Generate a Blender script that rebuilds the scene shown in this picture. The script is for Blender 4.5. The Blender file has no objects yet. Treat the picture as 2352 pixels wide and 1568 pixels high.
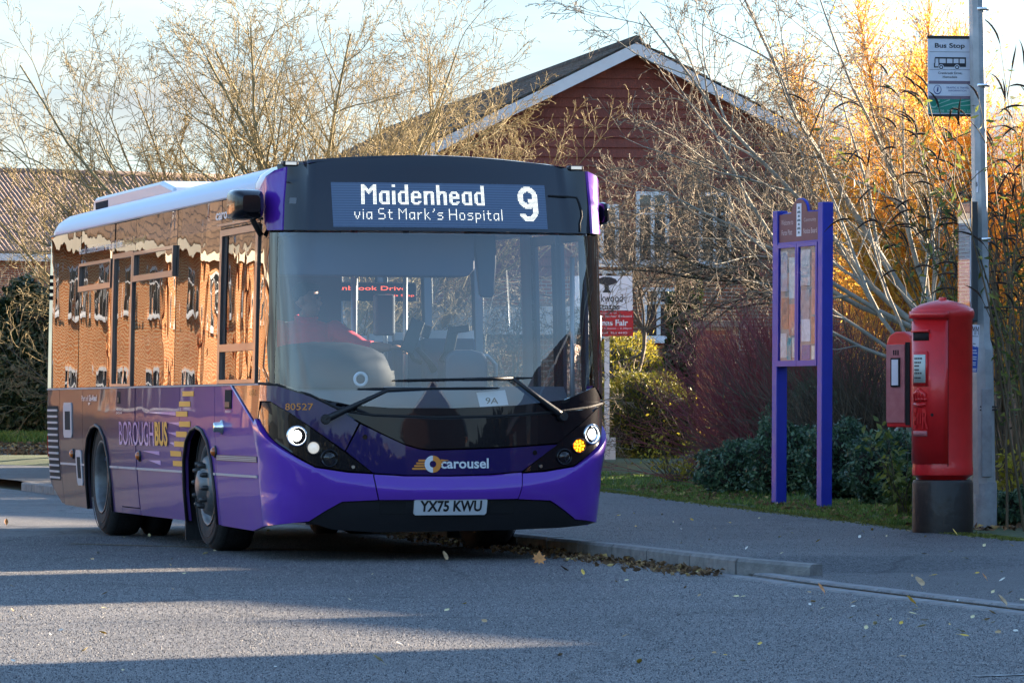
import bpy, bmesh, math, random
import numpy as np
from mathutils import Vector, Matrix

SC = bpy.context.scene
COL = SC.collection
R = math.radians
# ------------------------------------------------------------------ camera, sky, sun, exposure
CAM_H = 1.04
cam = bpy.data.cameras.new('camera')
cam.sensor_width = 36.0
cam.lens = 153.06
cam.shift_y = 153.0 / 2352.0
cam.clip_start = 0.5
cam.clip_end = 5000
cam_ob = bpy.data.objects.new('camera', cam)
COL.objects.link(cam_ob)
cam_ob.location = (0, 0, CAM_H)
cam_ob.rotation_euler = (R(90), 0, 0)
SC.camera = cam_ob

SUN_AZ, SUN_EL = 58.0, 13.5          # azimuth clockwise from +Y, elevation
SKY_STRENGTH, SUN_STRENGTH, EXPOSURE = 0.066, 5.0, 2.92
world = bpy.data.worlds.new('World')
SC.world = world
world.use_nodes = True
nt = world.node_tree
bg = nt.nodes['Background']
bg.inputs[1].default_value = SKY_STRENGTH
sky = nt.nodes.new('ShaderNodeTexSky')
sky.sky_type = 'NISHITA'
sky.sun_disc = False
sky.sun_elevation = R(SUN_EL)
sky.sun_rotation = R(SUN_AZ)
sky.air_density = 1.0
sky.dust_density = 0.1
sky.ozone_density = 3.0
tc = nt.nodes.new('ShaderNodeTexCoord')
mp = nt.nodes.new('ShaderNodeMapping')
mp.inputs['Scale'].default_value = (1.0, 1.0, 4.5)
mp.inputs['Location'].default_value = (0.35, 0.2, 0.1)
nz = nt.nodes.new('ShaderNodeTexNoise')
nz.inputs['Scale'].default_value = 3.2
nz.inputs['Detail'].default_value = 7
nz.inputs['Roughness'].default_value = 0.55
cr = nt.nodes.new('ShaderNodeValToRGB')
cr.color_ramp.elements[0].position = 0.40
cr.color_ramp.elements[1].position = 0.58
mx = nt.nodes.new('ShaderNodeMixRGB')
mx.inputs[2].default_value = (3.25, 3.15, 3.12, 1)
L = nt.links.new
L(tc.outputs['Generated'], mp.inputs[0]); L(mp.outputs[0], nz.inputs['Vector'])
L(nz.outputs['Fac'], cr.inputs[0])
mul = nt.nodes.new('ShaderNodeMath'); mul.operation = 'MULTIPLY'; mul.inputs[1].default_value = 0.97
sep = nt.nodes.new('ShaderNodeSeparateXYZ'); L(tc.outputs['Generated'], sep.inputs[0])
band = nt.nodes.new('ShaderNodeValToRGB')           # cloud banks low down, thinning overhead
band.color_ramp.elements[0].position = 0.07; band.color_ramp.elements[0].color = (1, 1, 1, 1)
band.color_ramp.elements[1].position = 0.24; band.color_ramp.elements[1].color = (0.15, 0.15, 0.15, 1)
L(sep.outputs[2], band.inputs[0])
mul2 = nt.nodes.new('ShaderNodeMath'); mul2.operation = 'MULTIPLY'
veil = nt.nodes.new('ShaderNodeMapRange'); veil.inputs['To Min'].default_value = 0.62; veil.inputs['To Max'].default_value = 1.0
L(cr.outputs[0], veil.inputs['Value'])
L(veil.outputs[0], mul2.inputs[0])
nz2 = nt.nodes.new('ShaderNodeTexNoise'); nz2.inputs['Scale'].default_value = 5.5; nz2.inputs['Detail'].default_value = 6; nz2.inputs['Roughness'].default_value = 0.55
L(mp.outputs[0], nz2.inputs['Vector'])
ccol = nt.nodes.new('ShaderNodeValToRGB')           # thin blue-grey veil to cream cloud
ccol.color_ramp.elements[0].position = 0.40; ccol.color_ramp.elements[0].color = (0.54, 0.70, 0.86, 1)
ccol.color_ramp.elements[1].position = 0.60; ccol.color_ramp.elements[1].color = (0.86, 0.83, 0.80, 1)
L(nz2.outputs['Fac'], ccol.inputs[0])
cb_ = nt.nodes.new('ShaderNodeVectorMath'); cb_.operation = 'SCALE'; cb_.inputs["Scale"].default_value = 1.75
L(ccol.outputs[0], cb_.inputs[0]); L(cb_.outputs[0], mx.inputs[2]); L(band.outputs[0], mul2.inputs[1])
L(mul2.outputs[0], mul.inputs[0]); L(mul.outputs[0], mx.inputs[0])
L(sky.outputs[0], mx.inputs[1]); L(mx.outputs[0], bg.inputs[0])

sun = bpy.data.lights.new('sun', 'SUN')
sun.energy = SUN_STRENGTH
sun.angle = R(0.5)
sun.color = (1.0, 0.80, 0.58)
sun_ob = bpy.data.objects.new('sun', sun)
COL.objects.link(sun_ob)
sd = Vector((math.sin(R(SUN_AZ)) * math.cos(R(SUN_EL)), math.cos(R(SUN_AZ)) * math.cos(R(SUN_EL)), math.sin(R(SUN_EL))))
sun_ob.rotation_euler = sd.to_track_quat('Z', 'Y').to_euler()
sun_ob.location = (30, 30, 40)
SC.view_settings.view_transform = 'Standard'
SC.view_settings.look = 'None'
SC.view_settings.gamma = 1.0
SC.view_settings.use_curve_mapping = False
SC.view_settings.exposure = EXPOSURE
SC.render.engine = 'CYCLES'
SC.cycles.max_bounces = 8
SC.cycles.transparent_max_bounces = 12
SC.cycles.caustics_reflective = False
SC.cycles.caustics_refractive = False
SC.cycles.sample_clamp_indirect = 6.0
try:
    SC.cycles.use_denoising = True
    SC.cycles.denoiser = 'OPENIMAGEDENOISE'
except Exception:
    pass

# ------------------------------------------------------------------ helpers
RND = random.Random(7)
NR = np.random.default_rng(11)
def at(px, py, Y):
    """point of the street at distance Y seen at photo pixel (2352 wide); used to survey real positions"""
    return Vector(((px - 1176.0) * Y / 10000.0, Y, CAM_H - (py - 937.0) * Y / 10000.0))

def tag(o, label=None, cat=None, group=None, kind=None):
    if label: o['label'] = label
    if cat: o['category'] = cat
    if group: o['group'] = group
    if kind: o['kind'] = kind
    return o
def empty(name, loc=(0, 0, 0), rz=0.0, label=None, cat=None, group=None):
    o = bpy.data.objects.new(name, None)
    o.empty_display_size = 0.2
    COL.objects.link(o)
    o.location = loc
    o.rotation_euler = (0, 0, rz)
    return tag(o, label, cat, group)
def link(name, me, parent=None):
    o = bpy.data.objects.new(name, me)
    COL.objects.link(o)
    if parent is not None: o.parent = parent
    return o
def inst(src, parent, loc=(0, 0, 0), rot=(0, 0, 0), scale=(1, 1, 1), name=None):
    o = src.copy()
    COL.objects.link(o)
    if name: o.name = name
    o.parent = parent
    o.location = loc; o.rotation_euler = rot; o.scale = scale
    return o

class MB:
    """collects boxes, tubes, lathes ... and links them as ONE mesh object"""
    def __init__(s):
        s.v = []; s.f = []; s.mi = []; s.sm = []
    def add(s, vs, fs, mi=0, smooth=False):
        k = len(s.v)
        s.v += [tuple(p) for p in vs]
        for f in fs:
            s.f.append([i + k for i in f]); s.mi.append(mi); s.sm.append(smooth)
        return s
    def box(s, x0, x1, y0, y1, z0, z1, mi=0):
        v = [(x, y, z) for z in (z0, z1) for y in (y0, y1) for x in (x0, x1)]
        return s.add(v, [(0, 2, 3, 1), (4, 5, 7, 6), (0, 1, 5, 4), (2, 6, 7, 3), (0, 4, 6, 2), (1, 3, 7, 5)], mi)
    def obox(s, c, size, rot=None, mi=0):
        hx, hy, hz = size[0] / 2, size[1] / 2, size[2] / 2
        M = rot if rot is not None else Matrix.Identity(3)
        v = [Vector(c) + M @ Vector((x, y, z)) for z in (-hz, hz) for y in (-hy, hy) for x in (-hx, hx)]
        return s.add(v, [(0, 2, 3, 1), (4, 5, 7, 6), (0, 1, 5, 4), (2, 6, 7, 3), (0, 4, 6, 2), (1, 3, 7, 5)], mi)
    def tube(s, pts, rad, n=8, mi=0, cap=True, smooth=True):
        pts = [Vector(p) for p in pts]
        if not hasattr(rad, '__len__'): rad = [rad] * len(pts)
        k = len(pts); vs = []; fs = []
        u = None
        for i, p in enumerate(pts):
            t = (pts[min(i + 1, k - 1)] - pts[max(i - 1, 0)]).normalized()
            if u is None:
                a = Vector((0, 0, 1)) if abs(t.z) < 0.9 else Vector((1, 0, 0))
                u = t.cross(a).normalized()
            else:
                u = (u - t * u.dot(t)).normalized()
            w = t.cross(u)
            for j in range(n):
                a = 2 * math.pi * j / n
                vs.append(p + (u * math.cos(a) + w * math.sin(a)) * rad[i])
        for i in range(k - 1):
            for j in range(n):
                j2 = (j + 1) % n
                fs.append((i * n + j, i * n + j2, (i + 1) * n + j2, (i + 1) * n + j))
        s.add(vs, fs, mi, smooth)
        if cap:
            b = len(s.v) - len(vs)
            s.f.append([b + j for j in range(n)][::-1]); s.mi.append(mi); s.sm.append(False)
            s.f.append([b + (k - 1) * n + j for j in range(n)]); s.mi.append(mi); s.sm.append(False)
        return s
    def lathe(s, prof, n=32, M=None, mi=0, smooth=True):
        """prof: (radius, height) round local Z; M a 4x4 placing it"""
        M = M or Matrix.Identity(4)
        vs = []; fs = []
        for (r, z) in prof:
            for j in range(n):
                a = 2 * math.pi * j / n
                vs.append(M @ Vector((r * math.cos(a), r * math.sin(a), z)))
        for i in range(len(prof) - 1):
            for j in range(n):
                j2 = (j + 1) % n
                fs.append((i * n + j, i * n + j2, (i + 1) * n + j2, (i + 1) * n + j))
        return s.add(vs, fs, mi, smooth)
    def prism(s, poly, h0, h1, fn=None, mi=0):
        """2D polygon extruded from h0 to h1; fn maps (a, b, h) to a point"""
        fn = fn or (lambda a, b, h: (a, b, h))
        n = len(poly)
        vs = [fn(a, b, h0) for a, b in poly] + [fn(a, b, h1) for a, b in poly]
        fs = [list(range(n))[::-1], list(range(n, 2 * n))]
        for i in range(n):
            j = (i + 1) % n
            fs.append((i, j, n + j, n + i))
        return s.add(vs, fs, mi)
    def build(s, name, mats, parent=None, bevel=0.0, recalc=True, sharp=None):
        me = bpy.data.meshes.new(name)
        me.from_pydata(s.v, [], s.f)
        if not isinstance(mats, (list, tuple)): mats = [mats]
        for m in mats: me.materials.append(m)
        me.polygons.foreach_set('material_index', s.mi)
        me.polygons.foreach_set('use_smooth', s.sm)
        if recalc:
            bm = bmesh.new(); bm.from_mesh(me)
            bmesh.ops.recalc_face_normals(bm, faces=bm.faces)
            if sharp:
                for e in bm.edges:
                    if len(e.link_faces) == 2 and e.calc_face_angle(0) > sharp: e.smooth = False
            bm.to_mesh(me); bm.free()
        me.update()
        o = link(name, me, parent)
        if bevel:
            b = o.modifiers.new('bevel', 'BEVEL'); b.width = bevel; b.segments = 2; b.limit_method = 'ANGLE'
        return o

def raw_mesh(name, V, Fc, mat, parent=None, smooth=False, kind=None):
    """numpy vertices (N,3) and faces (M,k)"""
    me = bpy.data.meshes.new(name)
    V = np.asarray(V, dtype=np.float32); Fc = np.asarray(Fc, dtype=np.int32)
    k = Fc.shape[1]
    me.vertices.add(len(V)); me.vertices.foreach_set('co', V.ravel())
    me.loops.add(Fc.size); me.loops.foreach_set('vertex_index', Fc.ravel())
    me.polygons.add(len(Fc))
    me.polygons.foreach_set('loop_start', np.arange(0, Fc.size, k, dtype=np.int32))
    me.polygons.foreach_set('loop_total', np.full(len(Fc), k, dtype=np.int32))
    if smooth: me.polygons.foreach_set('use_smooth', np.ones(len(Fc), dtype=bool))
    me.materials.append(mat)
    me.update(calc_edges=True)
    me.validate()
    o = link(name, me, parent)
    if kind: o['kind'] = kind
    return o

class Tubes:
    """many tapered tubes (twigs, stems) as one mesh"""
    def __init__(s): s.g = {}
    def add(s, pts, rad): s.g.setdefault(len(pts), []).append((pts, rad))
    def build(s, name, mat, parent=None, n=3, kind=None):
        Vs = []; Fs = []; base = 0
        for k, lst in s.g.items():
            P = np.array([a for a, _ in lst], dtype=np.float64)
            Q = np.array([b for _, b in lst], dtype=np.float64)
            N = len(P)
            T = np.gradient(P, axis=1)
            T /= np.linalg.norm(T, axis=2, keepdims=True) + 1e-9
            avg = P[:, -1] - P[:, 0]
            avg /= np.linalg.norm(avg, axis=1, keepdims=True) + 1e-9
            ref = np.where(np.abs(avg[:, 2:3]) > 0.8, np.array([[1., 0.1, 0]]), np.array([[0.05, 0.02, 1.]]))[:, None, :]
            U = np.cross(T, np.broadcast_to(ref, T.shape)); U /= np.linalg.norm(U, axis=2, keepdims=True) + 1e-9
            W = np.cross(T, U)
            ang = np.arange(n) * 2 * math.pi / n
            V = P[:, :, None, :] + (U[:, :, None, :] * np.cos(ang)[None, None, :, None] + W[:, :, None, :] * np.sin(ang)[None, None, :, None]) * Q[:, :, None, None]
            Vs.append(V.reshape(-1, 3))
            i = np.arange(k - 1)[:, None]; j = np.arange(n)[None, :]; j2 = (j + 1) % n
            f = np.stack([i * n + j, i * n + j2, (i + 1) * n + j2, (i + 1) * n + j], axis=-1).reshape(-1, 4)
            F4 = (f[None] + (np.arange(N) * k * n)[:, None, None]).reshape(-1, 4) + base
            Fs.append(F4); base += N * k * n
        return raw_mesh(name, np.concatenate(Vs), np.concatenate(Fs), mat, parent, smooth=True, kind=kind)

def leaf_cloud(name, C, D, size, aspect, mat, parent=None, kind=None, fold=0.25, rng=NR):
    """leaf-shaped folded quads at centres C pointing along D"""
    N = len(C)
    D = D / (np.linalg.norm(D, axis=1, keepdims=True) + 1e-9)
    r = rng.normal(size=(N, 3))
    S = np.cross(D, r); S /= np.linalg.norm(S, axis=1, keepdims=True) + 1e-9
    Nn = np.cross(D, S)
    sz = size * rng.uniform(0.6, 1.35, (N, 1)) if not hasattr(size, 'shape') else size
    a = C - D * sz * 0.5
    c = C + D * sz * 0.5
    b = C + S * sz * aspect * 0.5 + Nn * sz * fold * aspect
    d = C - S * sz * aspect * 0.5 + Nn * sz * fold * aspect
    V = np.stack([a, b, c, d], axis=1).reshape(-1, 3)
    k = np.arange(N)[:, None] * 4
    Fc = np.concatenate([k + np.array([[0, 1, 2]]), k + np.array([[0, 2, 3]])], axis=0)
    return raw_mesh(name, V, Fc, mat, parent, kind=kind)

# ------------------------------------------------------------------ materials
def new_mat(name):
    m = bpy.data.materials.new(name); m.use_nodes = True
    nt = m.node_tree
    return m, nt, nt.nodes['Principled BSDF']
def nd(nt, t, **kw):
    n = nt.nodes.new(t)
    for k, v in kw.items():
        if k in n.inputs.keys(): n.inputs[k].default_value = v
        else: setattr(n, k, v)
    return n
def rgba(c): return (c[0], c[1], c[2], 1.0)
def P(name, col, rough=0.5, metal=0.0, coat=0.0, var=0.0, vscale=4.0, col2=None, bump=0.0, bscale=30.0, spec=0.5, emit=None, estr=0.0, rvar=0.0, coord='Object', stretch=None, coat_rough=0.03, ior=1.5, detail=5, dirt=None):
    m, nt, b = new_mat(name)
    b.inputs['Base Color'].default_value = rgba(col)
    b.inputs['Roughness'].default_value = rough
    b.inputs['Metallic'].default_value = metal
    b.inputs['Specular IOR Level'].default_value = spec
    b.inputs['IOR'].default_value = ior
    b.inputs['Coat Weight'].default_value = coat
    b.inputs['Coat Roughness'].default_value = coat_rough
    if emit:
        b.inputs['Emission Color'].default_value = rgba(emit); b.inputs['Emission Strength'].default_value = estr
    tcn = nd(nt, 'ShaderNodeTexCoord'); src = tcn.outputs[coord]
    if stretch:
        mpn = nd(nt, 'ShaderNodeMapping', Scale=stretch); nt.links.new(src, mpn.inputs[0]); src = mpn.outputs[0]
    if var or col2:
        n1 = nd(nt, 'ShaderNodeTexNoise', Scale=vscale, Detail=detail, Roughness=0.6); nt.links.new(src, n1.inputs['Vector'])
        rp = nd(nt, 'ShaderNodeValToRGB')
        rp.color_ramp.elements[0].position = 0.32; rp.color_ramp.elements[1].position = 0.68
        c2 = col2 if col2 else tuple(min(1, c * (1 + var)) for c in col)
        c1 = col if col2 else tuple(c * (1 - var) for c in col)
        rp.color_ramp.elements[0].color = rgba(c1); rp.color_ramp.elements[1].color = rgba(c2)
        nt.links.new(n1.outputs['Fac'], rp.inputs[0]); nt.links.new(rp.outputs[0], b.inputs['Base Color'])
    if rvar:
        n2 = nd(nt, 'ShaderNodeTexNoise', Scale=vscale * 0.7, Detail=4.0); nt.links.new(src, n2.inputs['Vector'])
        mr = nd(nt, 'ShaderNodeMapRange'); mr.inputs['To Min'].default_value = max(0, rough - rvar); mr.inputs['To Max'].default_value = rough + rvar
        nt.links.new(n2.outputs['Fac'], mr.inputs['Value']); nt.links.new(mr.outputs[0], b.inputs['Roughness'])
    if bump:
        n3 = nd(nt, 'ShaderNodeTexNoise', Scale=bscale, Detail=3.0); nt.links.new(src, n3.inputs['Vector'])
        bp = nd(nt, 'ShaderNodeBump', Strength=bump, Distance=0.02); nt.links.new(n3.outputs['Fac'], bp.inputs['Height'])
        nt.links.new(bp.outputs[0], b.inputs['Normal'])
        if coat: nt.links.new(bp.outputs[0], b.inputs['Coat Normal'])
    return m
def leafmat(name, c1, c2, trans=0.35, vscale=1.5, c3=None, rough=0.5):
    """leaf: diffuse + translucent, colour varying from leaf to leaf and clump to clump"""
    m, nt, b = new_mat(name)
    geo = nd(nt, 'ShaderNodeNewGeometry')
    tcn = nd(nt, 'ShaderNodeTexCoord')
    n1 = nd(nt, 'ShaderNodeTexNoise', Scale=vscale, Detail=4.0); nt.links.new(tcn.outputs['Object'], n1.inputs['Vector'])
    ad = nd(nt, 'ShaderNodeMath', operation='ADD'); nt.links.new(n1.outputs['Fac'], ad.inputs[0])
    mu = nd(nt, 'ShaderNodeMath', operation='MULTIPLY_ADD'); mu.inputs[1].default_value = 0.6; mu.inputs[2].default_value = -0.3
    nt.links.new(geo.outputs['Random Per Island'], mu.inputs[0]); nt.links.new(mu.outputs[0], ad.inputs[1])
    rp = nd(nt, 'ShaderNodeValToRGB')
    e = rp.color_ramp.elements
    e[0].position = 0.25; e[0].color = rgba(c1); e[1].position = 0.7; e[1].color = rgba(c2)
    if c3:
        q = e.new(0.9); q.color = rgba(c3)
    nt.links.new(ad.outputs[0], rp.inputs[0]); nt.links.new(rp.outputs[0], b.inputs['Base Color'])
    b.inputs['Roughness'].default_value = rough
    b.inputs['Specular IOR Level'].default_value = 0.3
    tr = nd(nt, 'ShaderNodeBsdfTranslucent'); nt.links.new(rp.outputs[0], tr.inputs[0])
    ms = nd(nt, 'ShaderNodeMixShader'); ms.inputs[0].default_value = trans
    out = nt.nodes['Material Output']
    nt.links.new(b.outputs[0], ms.inputs[1]); nt.links.new(tr.outputs[0], ms.inputs[2]); nt.links.new(ms.outputs[0], out.inputs[0])
    return m
def glass(name, tint=(0.8, 0.85, 0.85), refl=1.0, ior=1.5, bump=0.0, bscale=2.0):
    """thin pane: see-through, with mirror reflection by Fresnel"""
    m = bpy.data.materials.new(name); m.use_nodes = True
    nt = m.node_tree; nt.nodes.clear()
    out = nd(nt, 'ShaderNodeOutputMaterial')
    t = nd(nt, 'ShaderNodeBsdfTransparent'); t.inputs[0].default_value = rgba(tint)
    g = nd(nt, 'ShaderNodeBsdfGlossy'); g.inputs['Roughness'].default_value = 0.0; g.inputs['Color'].default_value = (1, 1, 1, 1)
    fr = nd(nt, 'ShaderNodeFresnel', IOR=ior)
    bf = nd(nt, 'ShaderNodeNewGeometry'); ir = nd(nt, 'ShaderNodeMapRange')   # same reflectance from either side of the pane
    ir.inputs['To Min'].default_value = ior; ir.inputs['To Max'].default_value = 1.0 / ior
    nt.links.new(bf.outputs['Backfacing'], ir.inputs['Value']); nt.links.new(ir.outputs[0], fr.inputs['IOR'])
    mu = nd(nt, 'ShaderNodeMath', operation='MULTIPLY'); mu.inputs[1].default_value = refl; mu.use_clamp = True
    ms = nd(nt, 'ShaderNodeMixShader')
    nt.links.new(fr.outputs[0], mu.inputs[0]); nt.links.new(mu.outputs[0], ms.inputs[0])
    nt.links.new(t.outputs[0], ms.inputs[1]); nt.links.new(g.outputs[0], ms.inputs[2]); nt.links.new(ms.outputs[0], out.inputs[0])
    if bump:
        tcn = nd(nt, 'ShaderNodeTexCoord')
        n3 = nd(nt, 'ShaderNodeTexNoise', Scale=bscale, Detail=2.0); nt.links.new(tcn.outputs['Object'], n3.inputs['Vector'])
        bp = nd(nt, 'ShaderNodeBump', Strength=bump, Distance=0.02); nt.links.new(n3.outputs['Fac'], bp.inputs['Height'])
        nt.links.new(bp.outputs[0], g.inputs['Normal'])
    return m
def brickmat(name, c1, c2, mortar, bump=0.5, w=0.225, h=0.075, rough=0.85, offs=0.5):
    m, nt, b = new_mat(name)
    tcn = nd(nt, 'ShaderNodeTexCoord'); sp = nd(nt, 'ShaderNodeSeparateXYZ'); nt.links.new(tcn.outputs['Object'], sp.inputs[0])
    ad = nd(nt, 'ShaderNodeMath', operation='ADD'); nt.links.new(sp.outputs[0], ad.inputs[0]); nt.links.new(sp.outputs[1], ad.inputs[1])
    cb = nd(nt, 'ShaderNodeCombineXYZ'); nt.links.new(ad.outputs[0], cb.inputs[0]); nt.links.new(sp.outputs[2], cb.inputs[1])
    bt = nd(nt, 'ShaderNodeTexBrick', Scale=1.0)
    bt.inputs['Color1'].default_value = rgba(c1); bt.inputs['Color2'].default_value = rgba(c2); bt.inputs['Mortar'].default_value = rgba(mortar)
    bt.inputs['Mortar Size'].default_value = 0.012; bt.inputs['Brick Width'].default_value = w; bt.inputs['Row Height'].default_value = h
    bt.offset = offs
    nt.links.new(cb.outputs[0], bt.inputs['Vector'])
    n1 = nd(nt, 'ShaderNodeTexNoise', Scale=2.5, Detail=5.0); nt.links.new(tcn.outputs['Object'], n1.inputs['Vector'])
    mr = nd(nt, 'ShaderNodeMapRange'); mr.inputs['To Min'].default_value = 0.7; mr.inputs['To Max'].default_value = 1.3
    nt.links.new(n1.outputs['Fac'], mr.inputs['Value'])
    vm = nd(nt, 'ShaderNodeVectorMath', operation='SCALE'); nt.links.new(bt.outputs['Color'], vm.inputs[0]); nt.links.new(mr.outputs[0], vm.inputs['Scale'])
    nt.links.new(vm.outputs[0], b.inputs['Base Color'])
    b.inputs['Roughness'].default_value = rough
    iv = nd(nt, 'ShaderNodeMath', operation='SUBTRACT'); iv.inputs[0].default_value = 1.0; nt.links.new(bt.outputs['Fac'], iv.inputs[1])
    bp = nd(nt, 'ShaderNodeBump', Strength=bump, Distance=0.015); nt.links.new(iv.outputs[0], bp.inputs['Height']); nt.links.new(bp.outputs[0], b.inputs['Normal'])
    return m

# ------------------------------------------------------------------ lettering: all words once, as flat meshes
WORDS = {}
def words(*ws):
    obs = []
    for key, body, off in ws:
        cu = bpy.data.curves.new('lettering', 'FONT'); cu.body = body; cu.offset = off; cu.resolution_u = 3
        cu.align_x = 'LEFT'
        o = bpy.data.objects.new('lettering', cu); COL.objects.link(o); obs.append((key, o, cu))
    dg = bpy.context.evaluated_depsgraph_get()
    for key, o, cu in obs:
        me = bpy.data.meshes.new_from_object(o.evaluated_get(dg))
        V = [(v.co.x, v.co.y) for v in me.vertices]; Fc = [list(p.vertices) for p in me.polygons]
        WORDS[key] = (V, Fc)
        bpy.data.objects.remove(o); bpy.data.curves.remove(cu); bpy.data.meshes.remove(me)
def put_word(mb, key, x0, x1, y0, y1, fn, mi=0):
    """fit a word into the box x0..x1, y0..y1 and map it with fn(x, y)"""
    V, Fc = WORDS[key]
    ax = min(p[0] for p in V); bx = max(p[0] for p in V); ay = min(p[1] for p in V); by = max(p[1] for p in V)
    vs = [fn(x0 + (p[0] - ax) / (bx - ax) * (x1 - x0), y0 + (p[1] - ay) / (by - ay) * (y1 - y0)) for p in V]
    mb.add(vs, Fc, mi)
words(('maiden', 'Maidenhead', 0), ('plate', 'YX75 KWU', 0.030), ('carousel', 'carousel', 0.022), ('num', '80527', 0.004), ('9A', '9A', 0.006),
      ('borough', 'BOROUGH', 0), ('bus', 'BUS', 0.03), ('slogan1', 'local connections around the', 0), ('slogan2', 'Royal Borough', 0.01),
      ('partof', 'Part of', 0), ('goahead', 'Go-Ahead', 0.02), ('emdoor', 'EMERGENCY', 0), ('emdoor2', 'DOOR', 0),
      ('stopline1', 'To Cranbrook Drive', 0.0), ('stopline2', 'This Stop', 0.0),
      ('busstop', 'Bus Stop', 0.018), ('cran', 'Cranbrook Drive,', 0.01), ('hems', 'Hemsdale', 0.01), ('traf', 'TRAFFIC & TRAVEL', 0), ('info', 'INFORMATION', 0),
      ('i', 'i', 0.02), ('traveline', 'traveline', 0.01), ('phone', '0871 200 22 33', 0.01), ('amm', 'AMM', 0.0), ('B', 'B', 0.02),
      ('oak', 'Oakwood', 0.01), ('est', 'Estates', 0.01), ('fair', 'Christmas Fair', 0.03), ('spons', 'Proud Sponsors of', 0), ('school', 'Infant & Junior School', 0.01),
      ('date', 'December 7th 12noon - 2.30pm', 0), ('maid2', 'Maidenhead, SL6 6HG', 0), ('welcome', 'Welcome to', 0), ('furze', 'Furze Platt', 0.01), ('comm', 'Community', 0), ('notice', 'Notice Board', 0.01),
      ('E', 'E', 0.02), ('R', 'R', 0.02), ('II', 'II', 0.01))

# ================================================================== GROUND
def bank(x, y):
    if x < 1 and y > 84:
        return min(1.0, (y - 84) / 14.0) * 0.32
    return 0.0
def asphalt(name, base, agg, grain=110.0, patch=None):
    m, nt, b = new_mat(name)
    tcn = nd(nt, 'ShaderNodeTexCoord'); src = tcn.outputs['Object']
    n1 = nd(nt, 'ShaderNodeTexVoronoi', Scale=grain); nt.links.new(src, n1.inputs['Vector'])
    n2 = nd(nt, 'ShaderNodeTexNoise', Scale=0.55, Detail=6.0, Roughness=0.65); nt.links.new(src, n2.inputs['Vector'])
    n4 = nd(nt, 'ShaderNodeTexNoise', Scale=60.0, Detail=3.0, Roughness=0.7); nt.links.new(src, n4.inputs['Vector'])
    rp = nd(nt, 'ShaderNodeValToRGB')
    rp.color_ramp.elements[0].position = 0.25; rp.color_ramp.elements[1].position = 0.85
    rp.color_ramp.elements[0].color = rgba(base); rp.color_ramp.elements[1].color = rgba(agg)
    ad = nd(nt, 'ShaderNodeMath', operation='ADD')
    sc1 = nd(nt, 'ShaderNodeMath', operation='MULTIPLY'); sc1.inputs[1].default_value = 0.55
    hs = nd(nt, 'ShaderNodeSeparateColor'); nt.links.new(n1.outputs['Color'], hs.inputs[0])
    nt.links.new(hs.outputs[0], sc1.inputs[0])
    sc2 = nd(nt, 'ShaderNodeMath', operation='MULTIPLY'); sc2.inputs[1].default_value = 0.5; nt.links.new(n4.outputs['Fac'], sc2.inputs[0])
    nt.links.new(sc1.outputs[0], ad.inputs[0]); nt.links.new(sc2.outputs[0], ad.inputs[1])
    nt.links.new(ad.outputs[0], rp.inputs[0])
    mr = nd(nt, 'ShaderNodeMapRange'); mr.inputs['From Min'].default_value = 0.3; mr.inputs['From Max'].default_value = 0.7; mr.inputs['To Min'].default_value = 0.70; mr.inputs['To Max'].default_value = 1.28
    nt.links.new(n2.outputs['Fac'], mr.inputs['Value'])
    vm = nd(nt, 'ShaderNodeVectorMath', operation='SCALE'); nt.links.new(rp.outputs[0], vm.inputs[0]); nt.links.new(mr.outputs[0], vm.inputs['Scale'])
    # hairline cracks
    nw = nd(nt, 'ShaderNodeTexNoise', Scale=1.4, Detail=4.0); nt.links.new(src, nw.inputs['Vector'])
    mxv = nd(nt, 'ShaderNodeMixRGB'); mxv.inputs[0].default_value = 0.35; nt.links.new(src, mxv.inputs[1]); nt.links.new(nw.outputs['Color'], mxv.inputs[2])
    vc = nd(nt, 'ShaderNodeTexVoronoi', Scale=0.55, feature='DISTANCE_TO_EDGE'); nt.links.new(mxv.outputs[0], vc.inputs['Vector'])
    ck = nd(nt, 'ShaderNodeMapRange'); ck.inputs['From Max'].default_value = 0.012; ck.inputs['To Min'].default_value = 0.35; ck.inputs['To Max'].default_value = 1.0
    nt.links.new(vc.outputs['Distance'], ck.inputs['Value'])
    vm2 = nd(nt, 'ShaderNodeVectorMath', operation='SCALE'); nt.links.new(vm.outputs[0], vm2.inputs[0]); nt.links.new(ck.outputs[0], vm2.inputs['Scale'])
    nt.links.new(vm2.outputs[0], b.inputs['Base Color'])
    b.inputs['Roughness'].default_value = 0.62
    bp = nd(nt, 'ShaderNodeBump', Strength=1.0, Distance=0.02); nt.links.new(ad.outputs[0], bp.inputs['Height']); nt.links.new(bp.outputs[0], b.inputs['Normal'])
    return m
M_ROAD = asphalt('road_asphalt', (0.034, 0.036, 0.041), (0.22, 0.213, 0.205))
M_PAVE = asphalt('pavement_asphalt', (0.026, 0.026, 0.029), (0.125, 0.122, 0.12), grain=100)
M_EARTH = P('earth', (0.045, 0.035, 0.02), 0.95, col2=(0.06, 0.075, 0.025), vscale=1.2, bump=0.6, bscale=12)
M_KERB = P('kerb_concrete', (0.15, 0.145, 0.14), 0.85, col2=(0.26, 0.25, 0.235), vscale=9, bump=0.4, bscale=60)
M_KERB_OLD = P('old_kerb_concrete', (0.17, 0.17, 0.175), 0.85, col2=(0.30, 0.295, 0.29), vscale=7, bump=0.5, bscale=60)
M_MOSS = P('moss', (0.05, 0.065, 0.012), 0.95, col2=(0.13, 0.15, 0.025), vscale=10, bump=0.8, bscale=40)
M_JOINT = P('joint_dirt', (0.02, 0.018, 0.015), 0.95)

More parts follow.
